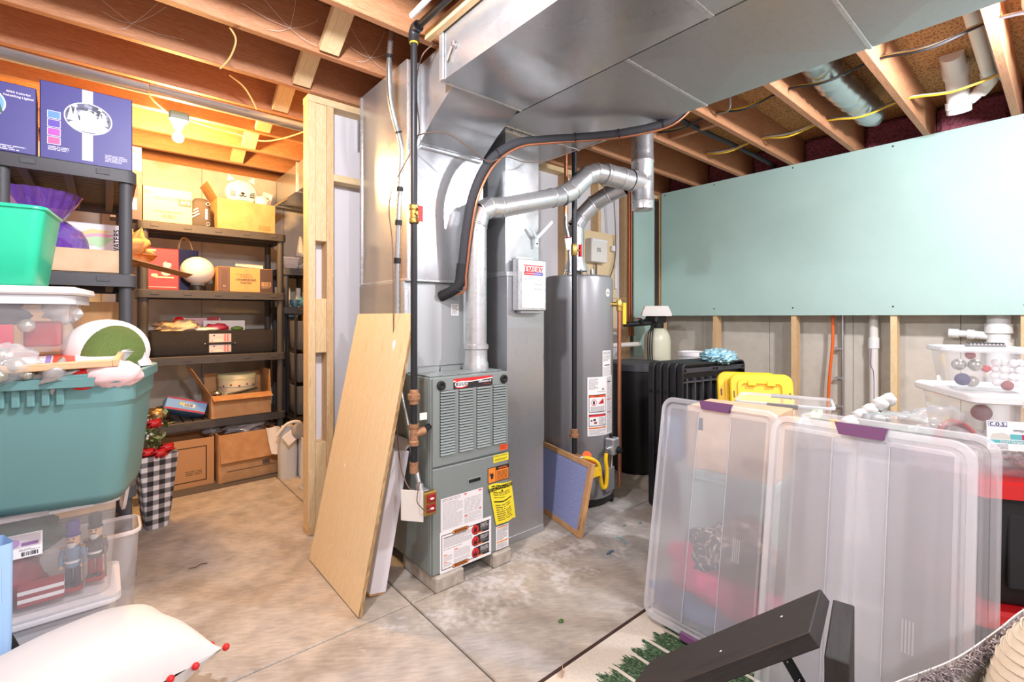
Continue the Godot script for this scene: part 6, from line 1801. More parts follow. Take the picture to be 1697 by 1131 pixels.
func near_shelf():
	var s := thing("shelf_unit", "dark grey plastic shelf unit holding the blue village boxes", "shelf", Vector3(-0.121, 0, -3.12))
	plastic_shelf(s, 0.452, 0.90, [0.10, 0.46, 0.92, 1.385, 1.84], M.shelf)
	# village boxes on top
	var ops := [["r", 118, 0, 33, 280, "c9cad4"], ["e", 137, 112, 73, 62, "f4f4f6"], ["e", 137, 112, 69, 58, "565a78"]]
	for i in 60:
		var a := i * 2.4
		ops.append(["e", 137 + 60 * cos(a) * (0.3 + 0.7 * fmod(i * 0.37, 1.0)), 96 + 38 * sin(a) * (0.3 + 0.7 * fmod(i * 0.61, 1.0)), 9, 6, ["3a3e58", "8f94ac", "d2d5e2", "24273c"][i % 4]])
	for x in [84, 98, 172, 186]:
		ops.append(["p", [Vector2(x - 11, 128), Vector2(x, 70 + (x % 7) * 3), Vector2(x + 11, 128)], "eef0f5"])
	ops.append_array([["e", 137, 144, 60, 22, "e6e8ee"], ["r", 112, 96, 50, 34, "dfe2ea"], ["p", [Vector2(106, 98), Vector2(137, 78), Vector2(168, 98)], "f6f7fa"]])
	var sw := ["5b8fd8", "5a44b0", "b048b4", "ee5a98"]
	for i in 4:
		ops.append_array([["r", 18, 108 + i * 33, 38, 30, "e8e6f0"], ["r", 20, 110 + i * 33, 34, 26, sw[i]]])
	ops.append_array([["t", 20, 244, 60, 14, "d8d6ea", 6], ["t", 188, 244, 70, 26, "d8d6ea", 5]])
	gift_carton("village_box", "larger indigo box with an oval snow scene and four colour swatches", Vector3(0.292, 0.315, 0.20), Vector3(-0.056, 1.841, -2.79), art(272, 292, "3d3a86", ops, 51), M.navy, 0.0)
	var op2 := [["r", 64, 0, 20, 190, "c9cad4"], ["e", 74, 76, 66, 58, "f4f4f6"], ["e", 74, 76, 62, 54, "6aa6dc"], ["e", 74, 104, 56, 24, "eef0f6"], ["e", 60, 70, 16, 18, "f8f8fb"], ["e", 60, 94, 20, 18, "f2f2f8"], ["r", 84, 84, 30, 24, "c85a5a"], ["p", [Vector2(80, 86), Vector2(99, 66), Vector2(118, 86)], "f6f7fb"], ["p", [Vector2(108, 108), Vector2(122, 60), Vector2(134, 108)], "2f5a58"], ["r", 30, 100, 18, 14, "b8444c"], ["t", 100, 216, 88, 16, "d8d6ea", 6]]
	var vb := gift_carton("village_box", "smaller indigo box with a bright blue oval winter picture", Vector3(0.25, 0.27, 0.20), Vector3(-0.34, 1.841, -2.775), art(210, 236, "3d3a86", op2, 52), M.navy, 3.0)
	letters("With Colorful", Vector3(0.075, 0.235, 0.1012), 0.0075, M.white, vb, Vector3.ZERO, true)
	letters("Twinkling Lights!", Vector3(0.075, 0.220, 0.1012), 0.0075, M.white, vb, Vector3.ZERO, true)
	# second deck: tray box, purple bowls, white box, green tub in front
	var tr := thing("card_tray", "shallow pale cardboard tray under the purple bowls", "box", Vector3(-0.135, 1.387, -2.875))
	carton(tr, 0.36, 0.34, 0.10, [], M.card_pale, M.card_in)
	var bw := thing("purple_bowl", "upright fluted purple plastic bowl nearest the shelf post", "bowl", Vector3(-0.235, 1.615, -2.93), 0.0, "purple fluted bowls")
	put(fluted(0.075, 0.15, 0.125, 22, 0.05), "bowl_wall", M.violet_light, bw)
	put(B.new().lathe([Vector2(0.0, -0.012), Vector2(0.06, -0.012), Vector2(0.075, 0.002)], 28), "foot", M.violet_glass, bw)
	var b2 := thing_along("purple_bowl", "tilted fluted purple plastic bowl lying upside down in the tray", "bowl", Vector3(-0.13, 1.60, -2.88), Vector3(0.80, -0.50, 0.0), Vector3(-0.40, -0.80, -0.15), "purple fluted bowls")
	put(fluted(0.07, 0.16, 0.12, 22, 0.05), "bowl_wall", M.violet_glass, b2)
	put(B.new().lathe([Vector2(0.0, -0.010), Vector2(0.055, -0.010), Vector2(0.07, 0.002)], 28), "foot", M.violet_glass, b2)
	var wbx := gift_carton("white_game_box", "white box with rainbow ribbons lying behind the purple bowls", Vector3(0.34, 0.155, 0.06), Vector3(-0.10, 1.497, -3.10), art(170, 78, "ece8ee", [["p", [Vector2(70, 30), Vector2(110, 12), Vector2(150, 16), Vector2(110, 30), Vector2(90, 44)], "f0d090"], ["p", [Vector2(76, 34), Vector2(120, 22), Vector2(154, 24), Vector2(130, 36), Vector2(110, 56)], "f0a8c0"], ["p", [Vector2(80, 40), Vector2(120, 30), Vector2(150, 34), Vector2(126, 60)], "b8e0b0"], ["t", 12, 20, 50, 40, "d0c8d8", 12]], 53), M.white)
	letters("WATERS", Vector3(0.142, 0.075, 0.032), 0.022, M.foam, wbx, Vector3(0, 0, 90), true)
	var oc := thing("flap_carton", "open cardboard carton whose flap sticks out of the shelf unit towards the red box", "box", Vector3(-0.135, 1.387, -3.33))
	carton(oc, 0.36, 0.30, 0.13, [[1, 104.0, 0.34]], M.card, M.card_in)
	var nz := FastNoiseLite.new()
	nz.seed = 19
	nz.frequency = 0.02
	nz.fractal_octaves = 4
	single(B.new().ball(Vector3(0, 0.05, 0), Vector3(0.10, 0.085, 0.09), 18, 12, nz, 1.1), "crumpled_paper", M.kraft, "crumpled brown packing paper poking out of the shelf unit", "paper", Vector3(0.09, 1.52, -3.34))
	var c3 := thing("brown_carton", "plain orange-brown carton on the third deck behind the lidded bin", "box", Vector3(-0.10, 0.922, -3.05))
	carton(c3, 0.34, 0.40, 0.34, [], M.card, M.card_in, true)
	# stack in front of the shelf unit
	var ub := thing("underbed_box", "low grey-white plastic box on the floor under the figurine bin", "storage box", Vector3(-0.20, 0, -2.285), 0.0)
	put(vessel(0.46, 0.28, 0.235, 0.93, 0.03), "body", mat(hexc("c9c8cc"), 0.5), ub)
	put(B.new().at(Vector3(0, 0.236, 0)).loft([B.rrect(0.48, 0.30, 0.03, 0.0, 4), B.rrect(0.48, 0.30, 0.03, 0.008, 4)], true, true), "lid", mat(hexc("c9c8cc"), 0.5), ub)
	var b1 := thing("figurine_bin", "cloudy plastic bin with wooden soldiers and a barcode label, under the teal tote", "storage box", Vector3(-0.195, 0.247, -2.285), 0.0)
	put(tub(0.45, 0.255, 0.325, 0.93, 0.03), "body", M.cloudy_bin_front, b1)
	put(rim_ring(0.45, 0.255, 0.03, 0.33, 0.010, 0.02), "rim", M.cloudy_bin_rim, b1)
	put(B.new().at(Vector3(0, 0.331, 0)).loft([B.rrect(0.46, 0.265, 0.03, 0.0, 4), B.rrect(0.46, 0.265, 0.03, 0.005, 4)], true, true), "lid", M.cloudy_bin_rim, b1)
	put(B.new().box(Vector3(0.11, 0.318, 0.141), Vector3(0.11, 0.012, 0.008), 0.002), "latch", M.white, b1)
	var bl := paper("barcode_label", art(128, 96, "efecee", [["r", 6, 4, 116, 52, "cfc6cc"], ["e", 40, 34, 22, 18, "b090b8"], ["r", 66, 36, 50, 14, "8a6a96"], ["t", 60, 62, 60, 6, "555055", 5], ["b", 66, 74, 52, 16]], 54), Vector2(0.10, 0.075), Vector3(-0.01, 0.225, 0.1275), b1, Vector3(-4, 0, 0))
	nutcracker(Vector3(-0.085, 0.262, -2.225), "wooden soldier in a blue coat and purple cap inside the figurine bin", M.blue_box, mat(hexc("3a3488"), 0.5), mat(hexc("24223c"), 0.5), 1.0)
	nutcracker(Vector3(-0.028, 0.262, -2.262), "wooden soldier in a black coat and black shako inside the figurine bin", mat(hexc("2a2428"), 0.5), M.black, M.red_dark, 1.0)
	single(B.new().ball(Vector3(0, 0.05, 0), Vector3(0.12, 0.075, 0.07), 22, 12, nz, 0.5), "red_felt", M.red_dark, "dark red felt with a row of white dots in the figurine bin", "cloth", Vector3(-0.275, 0.275, -2.265))
	var sb := thing("striped_block", "red and white striped block at the bottom of the figurine bin", "toy", Vector3(-0.16, 0.263, -2.20))
	for i in 5:
		put(B.new().box(Vector3(0, 0.008 + i * 0.013, 0), Vector3(0.11, 0.0125, 0.04), 0.001), "stripe", M.white if i % 2 else M.red_dark, sb)
	single(B.new().ball(Vector3(0, 0.06, 0), Vector3(0.10, 0.07, 0.05), 20, 12, nz, 0.8), "green_felt", mat(hexc("2d5a48"), 0.9), "dark green felt high in the figurine bin", "cloth", Vector3(-0.22, 0.40, -2.31))
	var bb := thing("rear_bin", "cloudy pinkish bin on the floor just behind the figurine bin", "storage box", Vector3(-0.115, 0, -2.555), 0.0)
	put(tub(0.44, 0.20, 0.335, 0.93, 0.04), "body", M.cloudy_bin, bb)
	put(rim_ring(0.44, 0.20, 0.04, 0.338, 0.008, 0.014), "rim", M.cloudy_bin_rim, bb)
	single(B.new().ball(Vector3(0, 0.10, 0), Vector3(0.10, 0.09, 0.05), 20, 12, nz, 0.4), "red_bundle", mat(hexc("b83a40"), 0.8), "red bundle inside the cloudy rear bin", "cloth", Vector3(-0.06, 0.02, -2.555))
	var sl := thing_along("standing_bin_lid", "cloudy lid standing between the teal tote and the shelf post", "lid", Vector3(0.045, 0.45, -2.45), Vector3(0.05, 0.0, 1.0), Vector3(0.06, 0.38, 0.10))
	var slb := B.new()
	slb.xf = Transform3D(Basis.from_euler(Vector3(PI * 0.5, 0, 0)), Vector3(0, 0.12, 0))
	slb.loft([B.rrect(0.15, 0.25, 0.04, -0.010, 5), B.rrect(0.15, 0.25, 0.04, 0.0, 5), B.rrect(0.13, 0.23, 0.03, 0.0, 5), B.rrect(0.12, 0.22, 0.03, -0.006, 5)], true, true, [1, 2])
	put(slb, "cap", M.cloudy_bin_rim, sl)
	# teal tote, turned towards us
	var yaw := -13.0
	var tt := thing("teal_tote", "big open teal tote heaped with decorations", "tote", Vector3(-0.223, 0.588, -2.276), yaw)
	var W := 0.70
	var D := 0.40
	var H := 0.43
	var b := B.new()
	b.loft([B.rrect(W * 0.82, D * 0.74, 0.05, 0.012, 6), B.rrect(W * 0.85, D * 0.80, 0.06, 0.0, 6), B.rrect(W * 0.88, D * 0.84, 0.06, 0.03, 6), B.rrect(W * 0.945, D * 0.93, 0.06, H * 0.60, 6), B.rrect(W * 0.955, D * 0.945, 0.06, H * 0.74, 6), B.rrect(W * 0.975, D * 0.96, 0.055, H * 0.78, 6), B.rrect(W * 0.985, D * 0.97, 0.055, H - 0.03, 6), B.rrect(W * 0.97, D * 0.95, 0.055, H - 0.03, 6), B.rrect(W * 0.86, D * 0.80, 0.05, 0.02, 6)], true, true, [4, 5, 6, 7])
	put(b, "body", M.teal, tt)
	var rm := put(rim_ring(W * 0.97, D * 0.95, 0.055, H, 0.018, 0.032), "rim", M.teal, tt)
	put(B.new().box(Vector3(0.10, H - 0.026, D * 0.5 + 0.014), Vector3(0.30, 0.03, 0.008), 0.003), "rim_lip", M.teal, rm)
	for i in 12:
		put(B.new().box(Vector3(-0.21 + i * 0.034, H * 0.865, D * 0.492), Vector3(0.020, 0.075, 0.016), 0.005), "grip_flute", M.teal, tt)
	var gm := tmat(noise_tex(0.1, 77, ["5f7d36", "8fa85c", "718f45", "9db56a"], 128), 0.95)
	gm.uv1_scale = Vector3(14, 10, 1)
	bump_on(gm, noise_tex(0.1, 78, [Color.BLACK, Color.WHITE], 128), 0.8)
	var hat := thing("knit_hat_ball", "white plush ball wearing an olive green knitted hat", "plush", Vector3(0.005, 1.075, -2.27))
	put(B.new().ball(Vector3(0, 0, 0), Vector3(0.125, 0.115, 0.10), 28, 18), "plush_ball", M.cloth_white, hat)
	var hb := B.new()
	hb.at(Vector3(0.012, -0.012, 0.03), Vector3(0, 10, -12)).ball(Vector3.ZERO, Vector3(0.098, 0.110, 0.10), 28, 18)
	put(hb, "knit_panel", gm, hat)
	single(B.new().ball(Vector3(0, 0, 0), Vector3(0.055, 0.10, 0.05), 20, 14, nz, 0.25), "green_knit_scarf", gm, "olive knitted scarf end hanging below the picture frame", "scarf", Vector3(0.04, 0.985, -2.20))
	var fr := thing_along("picture_frame", "light wood picture frame with a red and white print lying on the teal tote", "picture frame", Vector3(-0.165, 1.055, -2.15), Vector3(0.98, 0.03, 0.12), Vector3(0.16, 0.12, -0.95))
	paper("print", art(220, 150, "f3efee", [["r", 0, 0, 220, 14, "d8504a"], ["p", [Vector2(120, 0), Vector2(150, 0), Vector2(170, 150), Vector2(138, 150)], "e4583e"], ["p", [Vector2(110, 0), Vector2(118, 0), Vector2(136, 150), Vector2(128, 150)], "9a8ac8"], ["r", 66, 20, 6, 130, "9a8ac8"], ["t", 12, 30, 50, 100, "d8c8cc", 14], ["t", 170, 20, 44, 110, "e0d4d4", 12]], 55), Vector2(0.39, 0.21), Vector3(0, 0, 0.002), fr)
	for sx in [-1, 1]:
		put(B.new().box(Vector3(sx * 0.205, 0, 0.004), Vector3(0.016, 0.25, 0.022), 0.002), "frame_side", M.picture_wood, fr)
	for sy in [-1, 1]:
		put(B.new().box(Vector3(0, sy * 0.117, 0.004), Vector3(0.394, 0.016, 0.022), 0.002), "frame_side", M.picture_wood, fr)
	put(B.new().box(Vector3(0, 0, -0.004), Vector3(0.40, 0.22, 0.004)), "backing_board", M.card, fr)
	var gr := thing("bauble_bag", "clear bag of glittery silver balls at the edge of the teal tote", "bag", Vector3(-0.235, 1.03, -2.06))
	put(B.new().ball(Vector3(0, 0.03, 0), Vector3(0.085, 0.06, 0.05), 22, 14, nz, 0.3), "bag_skin", M.bag_clear, gr)
	for p in [[-0.035, 0.03, 0.0, 0.034], [0.03, 0.02, 0.005, 0.029], [0.0, 0.055, 0.0, 0.02], [-0.005, -0.005, 0.02, 0.022], [0.055, -0.005, 0.01, 0.018]]:
		put(B.new().ball(Vector3(p[0], p[1], p[2]), Vector3.ONE * p[3], 18, 12), "glitter_ball", M.silver_glitter, gr)
	single(B.new().ball(Vector3(0, 0, 0), Vector3(0.06, 0.04, 0.035), 16, 10, nz, 1.4), "crumpled_foil", mat(hexc("a8a3a0"), 0.4, 0.3), "crumpled greyish wrap under the picture frame", "wrap", Vector3(-0.115, 1.015, -2.06))
	single(B.new().ball(Vector3(0, 0, 0), Vector3(0.055, 0.045, 0.035), 18, 12), "red_ball", M.red, "red ball in the teal tote under the picture frame", "ornament", Vector3(-0.045, 1.0, -2.06))
	single(B.new().ball(Vector3(0, 0, 0), Vector3(0.075, 0.045, 0.04), 20, 12, nz, 0.25), "pink_plush", mat(hexc("ecc4c4"), 0.85), "pale pink plush nose in the teal tote", "plush", Vector3(0.022, 1.01, -2.04))
	var tw := thing("grey_towel", "light grey towel draped over the corner of the teal tote", "towel", Vector3(0.075, 1.03, -2.22))
	var g := []
	for i in 12:
		var row := []
		for j in 7:
			var u := i / 11.0
			var v := j / 6.0 - 0.5
			var a := u * PI * 1.05
			row.append(Vector3(-0.045 + 0.085 * u + 0.02 * sin(v * 9.0), 0.055 * sin(a) - 0.05 * maxf(0.0, 0.35 - u) * 2.0, v * 0.13 + 0.02 * sin(u * 5.0)))
		g.append(row)
	put(B.new().sheet(g, 0.010), "drape", M.cloth_grey, tw)
	# lidded bin on the heap, green tub on its lid
	var lb := thing("lidded_bin", "clear bin with a white lid holding red stocking packets", "storage box", Vector3(-0.27, 1.085, -2.30), -8.0)
	put(tub(0.40, 0.26, 0.185, 0.9, 0.03), "body", M.clear, lb)
	put(rim_ring(0.40, 0.26, 0.03, 0.186, 0.012, 0.03), "rim", M.clear_edge, lb)
	put(B.new().at(Vector3(0, 0.187, 0)).loft([B.rrect(0.44, 0.30, 0.035, 0.0, 5), B.rrect(0.45, 0.31, 0.035, 0.006, 5), B.rrect(0.445, 0.305, 0.035, 0.022, 5), B.rrect(0.42, 0.28, 0.03, 0.026, 5)], true, true, [1, 2]), "lid", M.white, lb)
	var L := lb.transform
	var sp := single(B.new().box(Vector3(0, 0.04, 0), Vector3(0.16, 0.075, 0.012), 0.002), "stocking_packet", mat(hexc("c93a50"), 0.5), "red stocking packet with white print in the lidded bin", "packet", L * Vector3(-0.02, 0.012, 0.10), -8.0)
	letters("stocking", Vector3(0.005, 0.022, 0.0065), 0.014, M.white, sp)
	single(B.new().box(Vector3(0, 0.045, 0), Vector3(0.09, 0.085, 0.05), 0.008), "red_gift", M.red_dark, "crimson parcel beside the stocking packet in the lidded bin", "parcel", L * Vector3(0.12, 0.012, 0.05), -8.0)
	single(B.new().ball(Vector3.ZERO, Vector3.ONE * 0.022, 14, 9), "glitter_bauble", M.silver_glitter, "silver bauble against the crimson parcel in the lidded bin", "ornament", L * Vector3(0.09, 0.085, 0.095))
	single(B.new().ball(Vector3(0, 0.05, 0), Vector3(0.09, 0.055, 0.06), 18, 12, nz, 0.7), "grey_wrap", mat(hexc("6f6a70"), 0.7), "grey netting at the back of the lidded bin", "wrap", L * Vector3(-0.03, 0.085, -0.03), -8.0)
	single(B.new().ball(Vector3(0, 0.03, 0), Vector3(0.05, 0.05, 0.04), 18, 12, nz, 0.7), "white_wad", M.cloth_white, "white wadding in the lidded bin near its end", "wadding", L * Vector3(0.15, 0.11, -0.02), -8.0)
	single(B.new().ball(Vector3(0, 0.0, 0), Vector3(0.04, 0.012, 0.03), 14, 8, nz, 0.7), "green_sprig", M.leaf, "green sprig under the white lid", "sprig", L * Vector3(0.14, 0.172, 0.05), -8.0)
	var gt := thing("green_tub", "bright green plastic tub standing on the white lid", "tub", Vector3(-0.335, 1.30, -2.30), -6.0)
	put(vessel(0.40, 0.27, 0.255, 0.86, 0.03, 0.003, 0.006, 0.012), "body", M.green_bin, gt)
	# blue gift bag and a red tipped stick by the pillow
	var gb := thing("blue_gift_bag", "pale blue printed gift bag at the edge of the view", "bag", Vector3(-0.345, 0, -2.04), 20.0)
	var bm := tmat(art(128, 200, "a4cbf2", [["p", [Vector2(0, 20), Vector2(60, 10), Vector2(88, 30), Vector2(60, 90), Vector2(0, 80)], "d8402c"], ["p", [Vector2(0, 30), Vector2(50, 22), Vector2(70, 36), Vector2(40, 110), Vector2(0, 120)], "2c2f6e"], ["p", [Vector2(0, 70), Vector2(30, 60), Vector2(44, 110), Vector2(20, 150), Vector2(0, 150)], "a8ccf4"]], 56), 0.4)
	var bg := B.new()
	bg.smooth()
	bg.loft([B.rrect(0.24, 0.10, 0.01, 0.0, 2), B.rrect(0.25, 0.12, 0.012, 0.25, 2), B.rrect(0.26, 0.10, 0.012, 0.53, 2)], true, false)
	put(bg, "bag_wall", mat(hexc("a4cbf2"), 0.4), gb)
	put_mesh(QuadMesh.new(), "printed_front", bm, gb)
	var qf: MeshInstance3D = gb.get_child(1)
	(qf.mesh as QuadMesh).size = Vector2(0.20, 0.40)
	qf.position = Vector3(0.0, 0.31, 0.0625)
	var st := thing("berry_stick", "black stick tipped with red berries poking over the pillow", "stick", Vector3(-0.19, 0.12, -2.05))
	put(B.new().rod(Vector3(-0.06, 0.20, 0.0), Vector3(0.0, 0.03, 0.0), 0.014, 10), "handle", M.black, st)
	for p in [[0.012, 0.045, 0.0], [0.02, 0.065, 0.008], [0.008, 0.03, 0.012], [0.024, 0.085, 0.0], [0.002, 0.012, 0.008]]:
		put(B.new().ball(Vector3(p[0], p[1], p[2]), Vector3.ONE * 0.012, 10, 7), "berry", M.red, st)

func nutcracker(at: Vector3, label: String, coat: Material, hat: Material, leg: Material, s: float):
	var t := thing("soldier_figurine", label, "figurine", at, -15.0, "wooden soldiers")
	var skin := mat(hexc("e0b48c"), 0.5)
	put(B.new().box(Vector3(0, 0.008, 0), Vector3(0.055, 0.016, 0.045), 0.003), "base", M.red_dark, t)
	for x in [-0.011, 0.011]:
		put(B.new().lathe([Vector2(0.011, 0.016), Vector2(0.010, 0.05), Vector2(0.009, 0.085)], 12, Vector3(x, 0, 0)), "leg", leg, t)
		put(B.new().ball(Vector3(x, 0.02, 0.008), Vector3(0.011, 0.008, 0.017), 12, 8), "boot", M.black, t)
	put(B.new().lathe([Vector2(0.021, 0.082), Vector2(0.023, 0.09), Vector2(0.019, 0.115), Vector2(0.023, 0.14), Vector2(0.018, 0.15), Vector2(0.0, 0.153)], 16), "torso", coat, t)
	put(B.new().lathe([Vector2(0.0235, 0.098), Vector2(0.0235, 0.106)], 16), "belt", M.white, t)
	for x in [-1, 1]:
		put(B.new().tube([Vector3(x * 0.024, 0.143, 0), Vector3(x * 0.031, 0.115, 0.004), Vector3(x * 0.028, 0.09, 0.010)], [0.0085, 0.008, 0.007], 10), "arm", coat, t)
		put(B.new().ball(Vector3(x * 0.028, 0.085, 0.011), Vector3.ONE * 0.007, 10, 7), "hand", skin, t)
		put(B.new().ball(Vector3(x * 0.026, 0.147, 0), Vector3(0.010, 0.004, 0.010), 10, 6), "epaulette", M.brass, t)
	var hd := put(B.new().lathe([Vector2(0.012, 0.15), Vector2(0.018, 0.158), Vector2(0.019, 0.185), Vector2(0.017, 0.19), Vector2(0.0, 0.191)], 16), "head", skin, t)
	put(B.new().ball(Vector3(0, 0.175, 0.019), Vector3(0.004, 0.005, 0.005), 8, 6), "nose", skin, hd)
	for x in [-0.007, 0.007]:
		put(B.new().ball(Vector3(x, 0.180, 0.0175), Vector3(0.0025, 0.003, 0.002), 8, 5), "eye", M.black, hd)
	put(B.new().box(Vector3(0, 0.168, 0.018), Vector3(0.016, 0.004, 0.004), 0.001), "moustache", M.brown_cable, hd)
	put(B.new().ball(Vector3(0, 0.158, 0.014), Vector3(0.012, 0.012, 0.008), 12, 8), "beard", M.cloth_white, hd)
	put(B.new().lathe([Vector2(0.022, 0.187), Vector2(0.022, 0.190), Vector2(0.018, 0.192), Vector2(0.020, 0.225), Vector2(0.016, 0.237), Vector2(0.0, 0.242)], 16), "cap", hat, t)
	put(B.new().rod(Vector3(0.034, 0.01, 0.016), Vector3(0.032, 0.12, 0.016), 0.003, 8), "rifle", M.brown_cable, t)

func far_shelf():
	var s := thing("shelf_unit", "brownish grey plastic shelf unit against the concrete wall", "shelf", Vector3(0.625, 0, -4.255))
	plastic_shelf(s, 0.93, 0.455, [0.455, 0.92, 1.385, 1.848], M.shelf_far)
	var nz := FastNoiseLite.new()
	nz.seed = 23
	nz.frequency = 0.02
	nz.fractal_octaves = 3
	# ---- top deck
	var db := gift_carton("dark_product_box", "tall dark product box beside the indigo box", Vector3(0.17, 0.40, 0.16), Vector3(0.105, 1.849, -4.14), art(60, 150, "5a4438", [["r", 0, 0, 60, 26, "cfc6be"], ["r", 8, 60, 44, 30, "2c2430"], ["e", 30, 52, 8, 6, "e8e0d8"], ["r", 10, 96, 40, 30, "c8c4d0"]], 61), mat(hexc("5a4438"), 0.5))
	gift_carton("white_product_box", "small white box on top of the tall dark product box", Vector3(0.16, 0.09, 0.14), Vector3(0.105, 2.25, -4.14), art(64, 40, "e6ded6", [["t", 30, 8, 26, 8, "a05a4a", 6]], 62), M.offwhite)
	var wp := thing("wipes_carton", "pale open carton with wipes printing on the top deck", "box", Vector3(0.330, 1.849, -4.17))
	carton(wp, 0.275, 0.24, 0.235, [[2, -6.0, 0.11], [1, 25.0, 0.10], [3, 20.0, 0.05]], mat(hexc("d2be92"), 0.75), M.card_in)
	paper("printed_panel", art(274, 234, "d2be92", [["r", 196, 60, 76, 52, "5c4c38"], ["t", 60, 164, 150, 8, "8a7850", 8], ["b", 100, 180, 80, 28], ["p", [Vector2(2, 20), Vector2(40, 30), Vector2(30, 50), Vector2(4, 46)], "c8a868"]], 63), Vector2(0.270, 0.230), Vector3(0, 0.118, 0.1207), wp)
	letters("Sani-Cloth", Vector3(-0.005, 0.165, 0.1215), 0.024, M.brown_cable, wp)
	letters("AF3", Vector3(0.098, 0.150, 0.1215), 0.024, M.white, wp, Vector3.ZERO, true)
	letters("EXTRA LARGE WIPE", Vector3(0.0, 0.074, 0.1215), 0.013, M.brown_cable, wp, Vector3.ZERO, true)
	var bk := thing("black_sports_bag", "dark grey sports bag with white wing marks on the top deck", "bag", Vector3(0.530, 1.849, -4.13), -8.0)
	put(B.new().loft([B.rrect(0.125, 0.14, 0.02, 0.0, 3), B.rrect(0.135, 0.15, 0.03, 0.02, 3), B.rrect(0.115, 0.13, 0.03, 0.17, 3), B.rrect(0.08, 0.09, 0.03, 0.205, 3), B.rrect(0.05, 0.06, 0.02, 0.21, 3)]), "bag_body", mat(hexc("4a4340"), 0.75), bk)
	for i in 3:
		put(B.new().at(Vector3(-0.03, 0.075 + i * 0.022, 0.076 - i * 0.002), Vector3(0, 0, 35)).box(Vector3.ZERO, Vector3(0.055 - i * 0.012, 0.008, 0.002), 0.0008), "wing_mark", M.white, bk)
	put(B.new().at(Vector3(0.035, 0.09, 0.075), Vector3(0, 0, 0)).box(Vector3.ZERO, Vector3(0.014, 0.075, 0.002), 0.0008), "side_stripe", M.white, bk)
	for y in [0.165, 0.02]:
		put(B.new().tube(cable_path([Vector3(0.03, y, 0.072), Vector3(0.045, y + 0.012, 0.074), Vector3(0.056, y, 0.072), Vector3(0.045, y - 0.012, 0.074), Vector3(0.03, y, 0.072)], 4), 0.0025, 6), "key_ring", M.steel, bk)
	var oc := thing("open_carton", "open tan carton with a plush cat inside on the top deck", "box", Vector3(0.815, 1.849, -4.20), 3.0)
	carton(oc, 0.395, 0.26, 0.225, [[1, 52.0, 0.13], [3, 30.0, 0.13]], M.card, M.card_in)
	put(B.new().box(Vector3(0.12, 0.04, 0.1315), Vector3(0.085, 0.035, 0.0012)), "printed_mark", M.card_in, oc)
	var ct := thing("plush_cat", "white plush cat face with drawn whiskers looking out of the open carton", "plush", Vector3(0.815, 1.90, -4.245))
	put(B.new().ball(Vector3(0, 0.27, 0), Vector3(0.115, 0.105, 0.05), 28, 18), "head", M.cloth_white, ct)
	put(B.new().ball(Vector3(0, 0.13, 0), Vector3(0.10, 0.13, 0.055), 20, 14), "body", mat(hexc("5f9c90"), 0.9), ct)
	for x in [-1, 1]:
		put(B.new().at(Vector3(x * 0.07, 0.36, 0.0), Vector3(0, 0, -x * 22)).loft([B.rrect(0.06, 0.03, 0.01, 0.0, 2), B.rrect(0.01, 0.01, 0.004, 0.05, 2)]), "ear", M.cloth_white, ct)
		for i in 3:
			put(B.new().bar(Vector3(x * 0.05, 0.265 - i * 0.012, 0.047), Vector3(x * 0.085, 0.275 - i * 0.016, 0.037), 0.006, 0.006), "whisker", M.black, ct)
		put(B.new().tube(cable_path([Vector3(0, 0.248, 0.0515), Vector3(x * 0.012, 0.240, 0.051), Vector3(x * 0.024, 0.246, 0.050)], 4), 0.004, 6), "mouth_line", M.black, ct)
	put(B.new().ball(Vector3(0, 0.262, 0.050), Vector3(0.015, 0.010, 0.006), 10, 6), "nose", M.black, ct)
	var mg := thing("white_mug", "white cup with grey tissue in the open carton", "cup", Vector3(0.945, 1.97, -4.17))
	put(B.new().lathe([Vector2(0.0, 0.0), Vector2(0.042, 0.0), Vector2(0.050, 0.16), Vector2(0.047, 0.16), Vector2(0.04, 0.01)], 20), "cup", M.white, mg)
	put(B.new().ball(Vector3(0, 0.155, 0), Vector3(0.043, 0.03, 0.043), 14, 9, nz, 0.8), "tissue", M.cloth_grey, mg)
	single(B.new().at(Vector3(0, 0.07, 0), Vector3(-12, 0, -14)).box(Vector3.ZERO, Vector3(0.07, 0.15, 0.003), 0.001), "paper_leaf", M.offwhite, "curled white paper sticking up at the end of the open carton", "paper", Vector3(0.985, 2.055, -4.21))
	# ---- second deck
	var rb := gift_carton("red_ornament_box", "red box with a snow figure on a sled picture", Vector3(0.195, 0.285, 0.10), Vector3(0.295, 1.387, -4.13), art(196, 286, "d2392f", [["r", 6, 6, 60, 14, "e89a8a"], ["e", 130, 110, 24, 26, "f0dcc4"], ["e", 124, 160, 30, 30, "ecd6bc"], ["p", [Vector2(112, 92), Vector2(150, 76), Vector2(158, 100)], "8a2a20"], ["r", 60, 196, 110, 10, "e8d0a8"], ["e", 56, 188, 20, 12, "e8d0a8"], ["e", 70, 130, 16, 10, "e8c8b0"], ["r", 10, 268, 176, 5, "eab8a8"], ["t", 14, 10, 50, 6, "f4e4dc", 6]], 64), M.red)
	var bg := thing("navy_gift_bag", "navy blue gift bag with rope handles behind the round lamp", "bag", Vector3(0.455, 1.387, -4.31))
	put(B.new().loft([B.rrect(0.15, 0.08, 0.006, 0.0, 2), B.rrect(0.155, 0.085, 0.006, 0.31, 2)], true, false), "bag_wall", mat(hexc("33345f"), 0.6), bg)
	for z in [-0.035, 0.035]:
		put(B.new().tube(cable_path([Vector3(-0.045, 0.30, z), Vector3(-0.035, 0.37, z), Vector3(-0.015, 0.40, z), Vector3(0.02, 0.38, z), Vector3(0.045, 0.30, z)], 5), 0.004, 8), "rope_handle", M.stud, bg)
